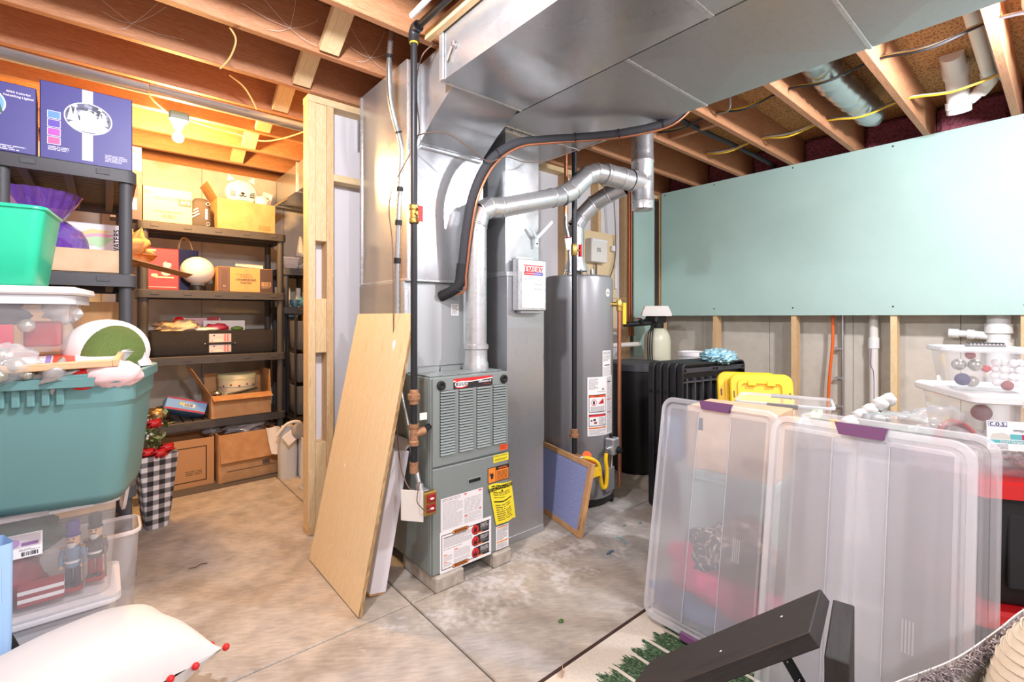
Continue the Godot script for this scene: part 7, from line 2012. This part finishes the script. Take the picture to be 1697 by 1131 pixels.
	var gl := thing("globe_lamp", "white frosted globe lamp on a short dark base", "lamp", Vector3(0.515, 1.387, -4.17))
	put(B.new().lathe([Vector2(0.0, 0.0), Vector2(0.052, 0.0), Vector2(0.052, 0.038), Vector2(0.045, 0.042), Vector2(0.0, 0.042)], 24), "base", M.black, gl)
	put(B.new().lathe([Vector2(0.044, 0.040), Vector2(0.044, 0.052), Vector2(0.040, 0.056)], 24), "collar", M.grey_cable, gl)
	put(B.new().ball(Vector3(0, 0.15, 0), Vector3(0.108, 0.102, 0.108), 36, 24), "globe", mat(hexc("f0ece6"), 0.25), gl)
	var cf := thing("glassware_carton", "tan and brown carton of champagne flutes, taped shut", "box", Vector3(0.812, 1.387, -4.17), 2.0)
	put(B.new().box(Vector3(0, 0.0925, 0), Vector3(0.375, 0.185, 0.18), 0.003), "carton_body", M.card, cf)
	paper("printed_front", art(300, 148, "d9a765", [["r", 0, 0, 62, 148, "6a4f40"], ["o", 10, 8, 44, 132, "8a7060", 2], ["r", 228, 0, 72, 148, "55423c"], ["r", 140, 0, 26, 148, "d0a068"], ["r", 236, 84, 56, 26, "d9b48a"], ["b", 238, 86, 52, 22], ["t", 238, 116, 50, 10, "c8b09a", 5], ["t", 96, 40, 86, 6, "6a4a30", 6]], 65), Vector2(0.370, 0.180), Vector3(0, 0.0925, 0.0908), cf)
	letters("STEMLESS", Vector3(0.0, 0.115, 0.0915), 0.014, M.brown_cable, cf)
	letters("CHAMPAGNE", Vector3(0.0, 0.092, 0.0915), 0.016, M.black, cf, Vector3.ZERO, true)
	letters("FLUTES", Vector3(0.0, 0.069, 0.0915), 0.016, M.black, cf, Vector3.ZERO, true)
	letters("12", Vector3(-0.145, 0.04, 0.0915), 0.012, M.offwhite, cf)
	single(B.new().at(Vector3(0, 0.02, 0), Vector3(-70, 0, -12)).box(Vector3.ZERO, Vector3(0.19, 0.10, 0.003), 0.001), "white_card", M.white, "loose white card lying on the flute carton", "card", Vector3(0.86, 1.58, -4.19))
	# ---- third deck: soft box
	var fb := thing("fabric_box", "long black fabric storage bag with a clear window", "storage bag", Vector3(0.622, 0.921, -4.21))
	put(B.new().loft([B.rrect(0.76, 0.28, 0.03, 0.0, 4), B.rrect(0.785, 0.30, 0.03, 0.02, 4), B.rrect(0.795, 0.30, 0.03, 0.10, 4), B.rrect(0.79, 0.30, 0.025, 0.175, 4), B.rrect(0.76, 0.27, 0.02, 0.178, 4), B.rrect(0.75, 0.26, 0.02, 0.10, 4)], true, true, [3, 4]), "fabric_shell", M.cloth_black, fb)
	for y in [[0.122, 0.062], [0.045, 0.055]]:
		paper("clear_window", art(140, 62, "cfc6c4", [["r", 0, 0, 90, 62, "d9d2d2"], ["r", 96, 4, 8, 54, "d86a74"], ["r", 114, 4, 8, 54, "d86a74"], ["e", 30, 12, 7, 5, "3a4a5a"], ["e", 60, 34, 7, 5, "3f6a4a"], ["e", 20, 52, 7, 5, "c05060"], ["p", [Vector2(10, 54), Vector2(60, 30), Vector2(96, 58)], "efe6d6"]], 66), Vector2(0.14, y[1]), Vector3(0.02, y[0], 0.1512), fb, Vector3.ZERO, 0.15)
	put(B.new().box(Vector3(0.02, 0.082, 0.153), Vector3(0.17, 0.014, 0.004), 0.001), "strap_handle", M.cloth_black, fb)
	for x in [-0.075, 0.115]:
		put(B.new().ball(Vector3(x, 0.082, 0.155), Vector3(0.006, 0.006, 0.004), 10, 6), "rivet", M.steel, fb)
	single(B.new().ball(Vector3(0, 0.04, 0), Vector3(0.13, 0.05, 0.06), 26, 14, nz, 0.9), "kraft_wrap", mat(hexc("d9c0a0"), 0.7), "crinkled cream wrapping bulging out of the black fabric bag", "wrap", Vector3(0.40, 1.075, -4.16))
	single(B.new().ball(Vector3(0, 0, 0), Vector3(0.035, 0.035, 0.03), 14, 10), "red_pompom", M.red, "round red pompom above the cream wrapping", "ornament", Vector3(0.405, 1.165, -4.20))
	single(B.new().box(Vector3(0, 0.07, 0), Vector3(0.30, 0.14, 0.006), 0.001), "pink_gift_sheet", mat(hexc("dcb4b8"), 0.7), "pink gift sheet with a red tag at the back of the fabric bag", "gift wrap", Vector3(0.53, 1.05, -4.30), 0.0)
	single(B.new().box(Vector3(0, 0.02, 0), Vector3(0.075, 0.035, 0.01), 0.003), "red_gift_tag", M.red_dark, "dark red tag on the pink gift sheet", "tag", Vector3(0.63, 1.16, -4.29), 0.0)
	single(B.new().box(Vector3(0, 0.06, 0), Vector3(0.28, 0.12, 0.008), 0.001), "white_gift_box", M.white, "white flat gift box leaning behind the red ribbon", "box", Vector3(0.70, 1.05, -4.25), 0.0)
	single(B.new().ball(Vector3(0, 0, 0), Vector3(0.075, 0.03, 0.03), 18, 10, nz, 0.6), "red_ribbon_bow", mat(hexc("e0485a"), 0.3), "shiny red ribbon bow on the black fabric bag", "ribbon", Vector3(0.64, 1.115, -4.18))
	single(B.new().ball(Vector3(0, 0, 0), Vector3(0.045, 0.018, 0.02), 16, 8), "green_red_toy", M.leaf, "green and red striped roll at the rim of the black fabric bag", "toy", Vector3(0.77, 1.108, -4.16))
	single(B.new().ball(Vector3(0, 0, 0), Vector3(0.10, 0.018, 0.06), 16, 8, nz, 0.5), "spotted_wrap", M.offwhite, "white spotted wrapping paper beside the red ribbon bow", "wrap", Vector3(0.55, 1.105, -4.17))
	# ---- fourth deck
	single(B.new().ball(Vector3(0, 0.055, 0), Vector3(0.068, 0.055, 0.06), 22, 14, nz, 0.35), "bronze_figure", M.bronze, "round bronze ornament on the fourth deck", "ornament", Vector3(0.275, 0.456, -4.14))
	single(B.new().ball(Vector3(0, 0.012, 0), Vector3(0.12, 0.012, 0.06), 18, 8, nz, 0.5), "dark_sprig", M.black_soft, "dark leafy sprig beneath the bronze ornament", "sprig", Vector3(0.25, 0.457, -4.12))
	var tb := thing_along("tilted_toy_box", "blue box with red patterned side lying tilted on the fourth deck", "box", Vector3(0.42, 0.50, -4.16), Vector3(0.90, -0.28, 0.0), Vector3(0.22, 0.90, -0.35))
	put(B.new().box(Vector3(0, 0.045, 0), Vector3(0.25, 0.09, 0.16), 0.002), "carton_body", mat(hexc("6fa0d8"), 0.5), tb)
	paper("printed_side", art(200, 72, "7fb0e8", [["r", 0, 0, 200, 10, "b8303c"], ["r", 0, 62, 200, 10, "b8303c"], ["r", 84, 26, 60, 20, "e8e6e2"], ["b", 90, 28, 40, 16], ["r", 66, 24, 16, 14, "e8d040"]], 67), Vector2(0.245, 0.086), Vector3(0, 0.045, 0.0808), tb)
	paper("printed_top", art(200, 128, "b8303c", [["e", 50, 40, 22, 20, "8fb8ec"], ["e", 120, 30, 22, 20, "8fb8ec"], ["e", 90, 84, 24, 22, "8fb8ec"], ["e", 160, 80, 22, 20, "8fb8ec"], ["p", [Vector2(0, 60), Vector2(40, 90), Vector2(20, 128), Vector2(0, 128)], "3f8a48"]], 68), Vector2(0.245, 0.156), Vector3(0, 0.0908, 0), tb, Vector3(-90, 0, 0))
	var hc := thing("hat_carton", "open brown carton holding a round flowered tin", "box", Vector3(0.775, 0.457, -4.17), 2.0)
	carton(hc, 0.40, 0.28, 0.165, [[0, 112.0, 0.075], [1, -2.0, 0.17], [3, 30.0, 0.24], [2, -2.0, 0.14]], M.card, M.card_in)
	var ht := thing("cake_tin", "round cream tin with a flowered band in the open brown carton", "tin", Vector3(0.775, 0.56, -4.20))
	put(B.new().lathe([Vector2(0.0, 0.0), Vector2(0.125, 0.0), Vector2(0.128, 0.01), Vector2(0.128, 0.19), Vector2(0.122, 0.197), Vector2(0.0, 0.20)], 40), "tin_body", mat(hexc("e6dcb4"), 0.4), ht)
	put(B.new().lathe([Vector2(0.1295, 0.075), Vector2(0.1295, 0.105)], 40), "band", mat(hexc("cfc0a0"), 0.5), ht)
	put(B.new().lathe([Vector2(0.1300, 0.105), Vector2(0.1300, 0.109)], 40), "band_line", M.blue_box, ht)
	put(B.new().lathe([Vector2(0.131, 0.165), Vector2(0.131, 0.192), Vector2(0.126, 0.20), Vector2(0.0, 0.204)], 40), "tin_lid", mat(hexc("dfd8a8"), 0.4), ht)
	for i in 5:
		var a := -0.9 + i * 0.42
		put(B.new().ball(Vector3(sin(a) * 0.130, 0.118 + 0.008 * (i % 2), cos(a) * 0.130), Vector3(0.008, 0.006, 0.003), 8, 6), "flower", M.red_dark, ht)
	single(B.new().at(Vector3(0, 0.012, 0), Vector3(0, 0, 10)).box(Vector3.ZERO, Vector3(0.20, 0.012, 0.035), 0.003), "dark_case", M.black, "slim dark case lying in front of the round tin", "case", Vector3(0.79, 0.625, -4.06))
	single(B.new().ball(Vector3(0, 0, 0), Vector3(0.035, 0.022, 0.03), 14, 10), "chrome_ball", M.chrome, "shiny ornament in the corner of the open brown carton", "ornament", Vector3(0.625, 0.635, -4.07))
	# ---- boxes on the floor
	var f1 := thing("moving_carton", "open moving carton with printed outline standing nearest the gingham bag", "box", Vector3(0.408, 0.004, -4.12), 2.0)
	carton(f1, 0.36, 0.27, 0.335, [], M.card, M.card_in)
	var pr := [["o", 40, 40, 214, 200, "4a3626", 6], ["r", 30, 86, 40, 44, "5a4430"], ["t", 40, 150, 70, 7, "6a5038", 8], ["t", 20, 180, 80, 40, "8a6a48", 14], ["t", 150, 176, 80, 30, "7a5c40", 10], ["r", 20, 226, 60, 8, "5a4430"]]
	paper("printed_panel", art(288, 268, "c08f60", pr, 69), Vector2(0.355, 0.328), Vector3(0, 0.167, 0.1358), f1, Vector3.ZERO, 0.8)
	var f2 := thing("moving_carton", "open moving carton with its front flap folded down and a white cloth", "box", Vector3(0.803, 0.004, -4.10), 3.0)
	carton(f2, 0.395, 0.30, 0.345, [[0, 166.0, 0.20]], M.card, M.card_in)
	put(B.new().box(Vector3(0.02, 0.075, 0.1508), Vector3(0.33, 0.006, 0.0008)), "printed_line", M.brown_cable, f2)
	put(B.new().box(Vector3(0.115, 0.10, 0.1508), Vector3(0.05, 0.035, 0.0008)), "printed_mark", M.brown_cable, f2)
	var wc := thing("white_rag", "white cloth hanging over the folded flap of the moving carton", "cloth", Vector3(0.965, 0.34, -3.945), 3.0)
	var g := []
	for i in 10:
		var row := []
		for j in 6:
			var u := i / 9.0
			var v := j / 5.0 - 0.5
			row.append(Vector3(v * (0.10 + 0.02 * u) + 0.035 * u, 0.02 - 0.19 * u + 0.006 * sin(v * 8.0), 0.012 + 0.06 * u + 0.008 * sin(v * 9.0 + u * 4.0)))
		g.append(row)
	put(B.new().sheet(g, 0.002), "cloth", M.cloth_white, wc)
	single(B.new().ball(Vector3(0, 0.02, 0), Vector3(0.16, 0.055, 0.09), 26, 14, nz, 1.0), "bubble_wrap", M.bag_clear, "clear plastic wrap heaped above the moving carton", "wrap", Vector3(0.82, 0.345, -4.14))
	single(B.new().ball(Vector3(0, 0.02, 0), Vector3(0.06, 0.05, 0.07), 20, 12, nz, 1.0), "grey_plastic", mat(hexc("b8b8bc"), 0.3), "grey plastic bundle between the two moving cartons", "wrap", Vector3(0.605, 0.345, -4.19))
	single(B.new().box(Vector3(0, 0.002, 0), Vector3(0.98, 0.003, 0.16), 0.0005), "dark_mat", mat(hexc("57524f"), 0.9), "dark strip of underlay on the floor under the moving cartons", "mat", Vector3(0.62, 0.0, -3.93), 2.0)

func back_corner():
	var s := thing("shelf_unit", "dark plastic shelf unit in the back corner behind the timber post", "shelf", Vector3(1.235, 0, -4.38))
	plastic_shelf(s, 0.276, 0.40, [0.40, 1.28, 1.60], M.shelf)
	var nz := FastNoiseLite.new()
	nz.seed = 29
	nz.frequency = 0.02
	# gnome and little things on the decks
	var g := thing("gnome", "grey gnome with a tall white patterned hat on the corner shelf", "figurine", Vector3(1.275, 1.601, -4.30))
	put(B.new().ball(Vector3(0, 0.05, 0), Vector3(0.055, 0.05, 0.05), 18, 12), "body", M.cloth_grey, g)
	put(B.new().ball(Vector3(-0.01, 0.075, 0.03), Vector3(0.035, 0.05, 0.025), 14, 10), "beard", M.grey_cable, g)
	var hm := tmat(noise_tex(0.12, 79, ["e8e6e2", "f4f2ee", "8a9490", "f0eeea"], 128), 0.9)
	tri_on(hm, 9.0)
	put(B.new().lathe([Vector2(0.048, 0.11), Vector2(0.046, 0.12), Vector2(0.030, 0.20), Vector2(0.018, 0.265), Vector2(0.010, 0.285), Vector2(0.0, 0.288)], 20), "hat", hm, g)
	put(B.new().ball(Vector3(0.02, 0.09, 0.05), Vector3(0.02, 0.012, 0.008), 10, 6), "leaf_trim", M.teal, g)
	var tb := thing("small_tub", "small clear lidded tub of blue baubles on the corner shelf", "tub", Vector3(1.185, 1.601, -4.28))
	put(tub(0.13, 0.10, 0.085, 0.85, 0.015), "body", M.clear_edge, tb)
	put(B.new().at(Vector3(0, 0.086, 0)).loft([B.rrect(0.145, 0.115, 0.02, 0.0, 4), B.rrect(0.145, 0.115, 0.02, 0.010, 4)]), "lid", M.white, tb)
	for p in [[0.01, 1.635, -4.262, "pale blue bauble in the small tub", "blue_box"], [-0.03, 1.63, -4.262, "pinkish bauble in the small tub", "pink"]]:
		single(B.new().ball(Vector3.ZERO, Vector3.ONE * 0.022, 12, 8), "tub_bauble", M[p[4]], p[3], "bauble", Vector3(1.185 + p[0], p[1], p[2]))
	single(B.new().ball(Vector3.ZERO, Vector3(0.06, 0.045, 0.05), 16, 10, nz, 0.7), "teal_trinkets", M.aqua, "aqua glass trinkets on the second deck of the corner shelf", "ornament", Vector3(1.30, 1.325, -4.28))
	single(B.new().lathe([Vector2(0.0, 0.0), Vector2(0.02, 0.0), Vector2(0.04, 0.03), Vector2(0.045, 0.06), Vector2(0.042, 0.06), Vector2(0.0, 0.01)], 18), "blue_bowl", M.blue_box, "little blue bowl next to the aqua trinkets", "bowl", Vector3(1.225, 1.281, -4.28))
	for i in 3:
		single(B.new().box(Vector3(0, 0.085, 0), Vector3(0.035, 0.17, 0.03), 0.003), "white_candle", M.offwhite, ["white pillar block nearest the far shelves on the corner shelf", "white pillar block in the middle on the corner shelf", "white pillar block beside the timber post on the corner shelf"][i], "candle", Vector3(1.12 + i * 0.085, 1.281, -4.42), 0.0, "white pillar blocks")
	var bx := thing("bauble_card", "small white card box with a blue bauble picture under the corner shelf deck", "box", Vector3(1.165, 1.165, -4.25))
	put(B.new().box(Vector3(0, 0.03, 0), Vector3(0.13, 0.055, 0.05), 0.002), "carton_body", M.white, bx)
	put(B.new().ball(Vector3(0.02, 0.03, 0.026), Vector3(0.024, 0.024, 0.004), 14, 8), "bauble", M.blue_box, bx)
	# stack of dark fabric drawers
	var dr := thing("drawer_tower", "black frame tower of three dark grey fabric drawers", "drawers", Vector3(1.255, 0.42, -4.02))
	for x in [-0.135, 0.135]:
		for z in [-0.13, 0.12]:
			put(B.new().rod(Vector3(x, 0.0, z), Vector3(x, 0.80, z), 0.008, 8), "frame_rod", M.iron, dr)
	put(B.new().box(Vector3(0, 0.795, -0.005), Vector3(0.285, 0.012, 0.27), 0.002), "top_board", M.black, dr)
	put(B.new().box(Vector3(0, -0.006, -0.005), Vector3(0.285, 0.012, 0.27), 0.002), "bottom_board", M.black, dr)
	for i in 3:
		var d := put(vessel(0.245, 0.24, 0.225, 0.97, 0.012, 0.004, 0.0, 0.01), "drawer", mat_cached("drawer", "5c5c60"), dr)
		d.position = Vector3(0, 0.01 + i * 0.255, 0.0)
		put(B.new().box(Vector3(0, 0.19, 0.122), Vector3(0.07, 0.012, 0.006), 0.002), "pull_tab", M.shelf, d)
	var st := thing("step_stool", "low dark stool carrying the fabric drawers", "stool", Vector3(1.255, 0.0, -4.02))
	put(B.new().box(Vector3(0, 0.395, 0), Vector3(0.30, 0.025, 0.27), 0.003), "seat", M.black_wood, st)
	for x in [-0.13, 0.13]:
		for z in [-0.115, 0.115]:
			put(B.new().box(Vector3(x, 0.19, z), Vector3(0.03, 0.385, 0.03), 0.002), "leg", M.black_wood, st)
	# white and blue bin with handles, grey appliance, foil roll, pink wrap
	var wb := thing("white_blue_carton", "white box with blue edges and a white flap beside the timber post", "box", Vector3(1.235, 0.0, -3.73), -4.0)
	carton(wb, 0.26, 0.22, 0.31, [[0, 168.0, 0.20]], M.white, M.offwhite)
	put(B.new().box(Vector3(-0.126, 0.155, 0.1108), Vector3(0.012, 0.31, 0.001)), "blue_edge", M.blue_box, wb)
	put(B.new().box(Vector3(0.0, 0.012, 0.1108), Vector3(0.26, 0.022, 0.001)), "blue_edge", M.blue_box, wb)
	put(B.new().at(Vector3(0, 0.31, 0)).tube(cable_path([Vector3(-0.11, 0.0, 0.06), Vector3(-0.04, 0.035, 0.06), Vector3(0.05, 0.04, 0.06), Vector3(0.12, 0.03, 0.06)], 5), 0.010, 8), "grey_rim", M.grey_cable, wb)
	var ap := thing("grey_appliance", "light grey household appliance with a round hood behind the white box", "appliance", Vector3(1.04, 0.0, -3.82))
	put(B.new().loft([B.rrect(0.12, 0.12, 0.04, 0.0, 5), B.rrect(0.13, 0.13, 0.05, 0.20, 5), B.rrect(0.12, 0.12, 0.05, 0.33, 5), B.rrect(0.08, 0.08, 0.03, 0.38, 5)]), "housing", M.cloth_grey, ap)
	put(B.new().at(Vector3(0.06, 0.34, 0.07), Vector3(65, 20, 0)).lathe([Vector2(0.0, 0.0), Vector2(0.06, 0.0), Vector2(0.065, 0.02), Vector2(0.05, 0.04), Vector2(0.0, 0.045)], 22), "round_hood", M.grey_cable, ap)
	put(B.new().tube(cable_path([Vector3(-0.08, 0.32, 0.03), Vector3(-0.02, 0.40, 0.05), Vector3(0.06, 0.41, 0.05), Vector3(0.10, 0.36, 0.04)], 6), 0.012, 10), "carry_handle", M.offwhite, ap)
	put(B.new().at(Vector3(-0.01, 0.31, 0.10), Vector3(-20, 10, 30)).box(Vector3.ZERO, Vector3(0.09, 0.08, 0.01), 0.004), "spout", M.white, ap)
	var fo := thing("foil_roll", "crinkled silver foil bundle with pink cloth above, hanging beside the timber post", "wrap", Vector3(1.10, 0.012, -3.35))
	put(B.new().ball(Vector3(0, 0.62, 0), Vector3(0.045, 0.16, 0.04), 26, 20, nz, 1.2), "foil", M.chrome, fo)
	put(B.new().tube([Vector3(0.0, 0.74, 0.0), Vector3(0.012, 1.0, 0.0), Vector3(0.03, 1.22, -0.01)], [0.035, 0.028, 0.015], 12), "pink_cloth", mat(hexc("d8a8c0"), 0.8), fo)
	put(B.new().rod(Vector3(0.02, 0.0, 0), Vector3(0.02, 0.55, 0), 0.012, 8), "stand_rod", M.stud, fo)
	# grey shaggy mat on the floor
	var mt := thing("bath_mat", "grey shaggy bath mat on the floor behind the timber post", "mat", Vector3(1.20, 0.0, -3.34), 8.0)
	var mm := tmat(noise_tex(0.2, 80, ["8a8888", "b8b6b6", "d4d2d2", "9a9898"], 128), 0.95)
	tri_on(mm, 6.0)
	var mb := B.new()
	mb.flat()
	var rr := RandomNumberGenerator.new()
	rr.seed = 8
	mb.box(Vector3(0, 0.006, 0), Vector3(0.30, 0.010, 0.40), 0.003)
	for n in 1800:
		var p := Vector3(rr.randf_range(-0.15, 0.15), 0.010, rr.randf_range(-0.2, 0.2))
		var d := Vector3(rr.randf_range(-0.6, 0.6), 1.0, rr.randf_range(-0.6, 0.6)).normalized() * 0.015
		var s2 := Vector3(rr.randf_range(-1, 1), 0, rr.randf_range(-1, 1)).normalized() * 0.003
		mb.tri(p - s2, p + s2, p + d, Vector3(0.2, 1, 0.3))
	put(mb, "pile", mm, mt)

func small_things():
	# cobwebs strung over the joist faces
	var web := mat(hexc("efe8e2"), 0.8)
	var webs := [["cobweb strung over the joist face above the indigo boxes", Vector3(0.10, 2.53, joist_z(6) + 0.046)], ["cobweb strung over the joist face near the timber post", Vector3(0.62, 2.53, joist_z(5) + 0.046)], ["cobweb strung over the joist face above the plenum", Vector3(1.0, 2.53, joist_z(5) + 0.046)]]
	var rw := RandomNumberGenerator.new()
	rw.seed = 44
	for w in webs:
		var t := thing("cobweb", w[0], "cobweb", w[1])
		var hub := Vector3(rw.randf_range(-0.03, 0.03), -0.05, 0.0)
		for i in 6:
			var an := TAU * i / 6.0 + rw.randf() * 0.7
			var e := Vector3(cos(an) * rw.randf_range(0.10, 0.22), clampf(sin(an) * 0.12, -0.09, 0.11), rw.randf_range(-0.004, 0.01))
			put(B.new().tube(cable_path([hub, hub.lerp(e, 0.5) + Vector3(0.0, -0.012, 0.006), e], 4), 0.0007, 4, false), "strand", web, t)
	# gingham bag with greens
	var gt := Image.create(96, 96, false, Image.FORMAT_RGB8)
	for y in 96:
		for x in 96:
			var k := int((x / 8) % 2 == 0) + int((y / 8) % 2 == 0)
			gt.set_pixel(x, y, [Color(0.93, 0.92, 0.92), Color(0.52, 0.50, 0.51), Color(0.10, 0.10, 0.11)][k])
	var gm := tmat(ImageTexture.create_from_image(gt), 0.8)
	tri_on(gm, 3.0)
	var b := thing("gingham_bag", "tall black and white gingham bag standing on the floor", "bag", Vector3(0.218, 0.0, -3.40), 12.0)
	put(B.new().loft([B.rrect(0.10, 0.09, 0.012, 0.0, 2), B.rrect(0.13, 0.10, 0.012, 0.10, 2), B.rrect(0.19, 0.14, 0.012, 0.42, 2), B.rrect(0.18, 0.13, 0.012, 0.415, 2), B.rrect(0.12, 0.09, 0.01, 0.15, 2)], true, true, [2, 3]), "bag_wall", gm, b)
	var g := thing("holiday_greens", "spray of green leaves, berries and red flowers in the gingham bag", "greenery", Vector3(0.205, 0.30, -3.39))
	var rr := RandomNumberGenerator.new()
	rr.seed = 17
	for i in 22:
		var a := rr.randf() * TAU
		var r := rr.randf_range(0.03, 0.10)
		var top := Vector3(cos(a) * r - 0.02, rr.randf_range(0.16, 0.38), sin(a) * r * 0.7)
		put(B.new().tube(cable_path([Vector3(cos(a) * 0.015, 0.0, sin(a) * 0.015), top * Vector3(0.5, 0.6, 0.5), top], 4), 0.0022, 5), "stem", M.brown_cable, g)
		for k in 5:
			var p := (top * Vector3(0.5, 0.6, 0.5)).lerp(top, k / 4.0) + Vector3(rr.randf_range(-0.02, 0.02), 0, rr.randf_range(-0.02, 0.02))
			var d := Vector3(rr.randf_range(-1, 1), rr.randf_range(-0.3, 0.8), rr.randf_range(-0.4, 1)).normalized()
			var s := d.cross(Vector3.UP).normalized()
			var l := rr.randf_range(0.042, 0.065)
			var lb := B.new()
			lb.smooth()
			var n := s.cross(d)
			var mid := p + d * l * 0.5 + n * 0.004
			for e in [1.0, -1.0]:
				lb.tri(p, mid, p + d * l * 0.5 + s * l * 0.30 * e, n)
				lb.tri(mid, p + d * l, p + d * l * 0.5 + s * l * 0.30 * e, n)
			put(lb, "leaf", M.leaf if k % 2 else M.leaf_pale, g)
		if i % 2 == 0:
			for k in 3:
				put(B.new().ball(top + Vector3(rr.randf_range(-0.02, 0.02), rr.randf_range(-0.02, 0.015), rr.randf_range(-0.01, 0.02)), Vector3.ONE * 0.008, 8, 6), "berry", M.bronze if i % 4 else M.offwhite, g)
	var nz := FastNoiseLite.new()
	nz.seed = 3
	nz.frequency = 0.02
	for p in [[-0.03, 0.14, 0.05], [0.025, 0.13, 0.055], [0.0, 0.30, 0.05], [0.06, 0.15, 0.03]]:
		put(B.new().ball(Vector3(p[0], p[1], p[2]), Vector3(0.030, 0.022, 0.026), 18, 12, nz, 1.3), "red_flower", M.red, g)
	# litter on the slab
	single(B.new().tube(cable_path([Vector3(0, 0.003, 0), Vector3(0.03, 0.004, 0.01), Vector3(0.05, 0.003, -0.01), Vector3(0.075, 0.004, 0.004)], 4), 0.002, 5), "twig", M.brown_cable, "tiny brown twig on the concrete floor near the pinkish bin", "debris", Vector3(0.30, 0, -2.72))
	single(B.new().at(Vector3(0, 0.003, 0), Vector3(8, 20, 0)).prism([Vector2(-0.02, -0.012), Vector2(0.0, -0.02), Vector2(0.022, -0.005), Vector2(0.012, 0.016), Vector2(-0.012, 0.014)], 0.0, 0.0015), "dry_leaf", M.kraft, "brown leaf scrap at the dark edge of the printed rug", "debris", Vector3(1.155, 0.012, -1.10), 20.0)
	single(B.new().ball(Vector3(0, 0.004, 0), Vector3(0.014, 0.004, 0.010), 8, 5, nz, 0.8), "green_scrap", M.leaf, "small green scrap on the bare concrete", "debris", Vector3(1.36, 0, -1.30))
	single(B.new().tube(cable_path([Vector3(0, 0.004, 0), Vector3(0.012, 0.012, 0.01), Vector3(0.03, 0.006, 0.0), Vector3(0.045, 0.01, 0.012)], 4), 0.004, 6), "blue_scrap", M.blue_box, "bright blue tinsel scrap on the concrete floor", "debris", Vector3(1.92, 0, -1.52))
	single(B.new().tube(cable_path([Vector3(0, 0.004, 0), Vector3(0.02, 0.006, -0.02), Vector3(0.035, 0.004, -0.05), Vector3(0.03, 0.005, -0.08)], 4), 0.003, 6), "aqua_scrap", M.aqua, "curl of aqua tinsel on the concrete floor", "debris", Vector3(2.08, 0, -1.52))
	for p in [[2.36, -1.62], [2.26, -1.66]]:
		single(B.new().ball(Vector3(0, 0.003, 0), Vector3(0.012, 0.003, 0.007), 8, 5, nz, 0.8), "green_speck", M.teal, ["greenish tinsel speck further from the furnace filter", "greenish tinsel speck nearer the furnace filter"][0 if p[0] > 2.3 else 1], "debris", Vector3(p[0], 0, p[1]))
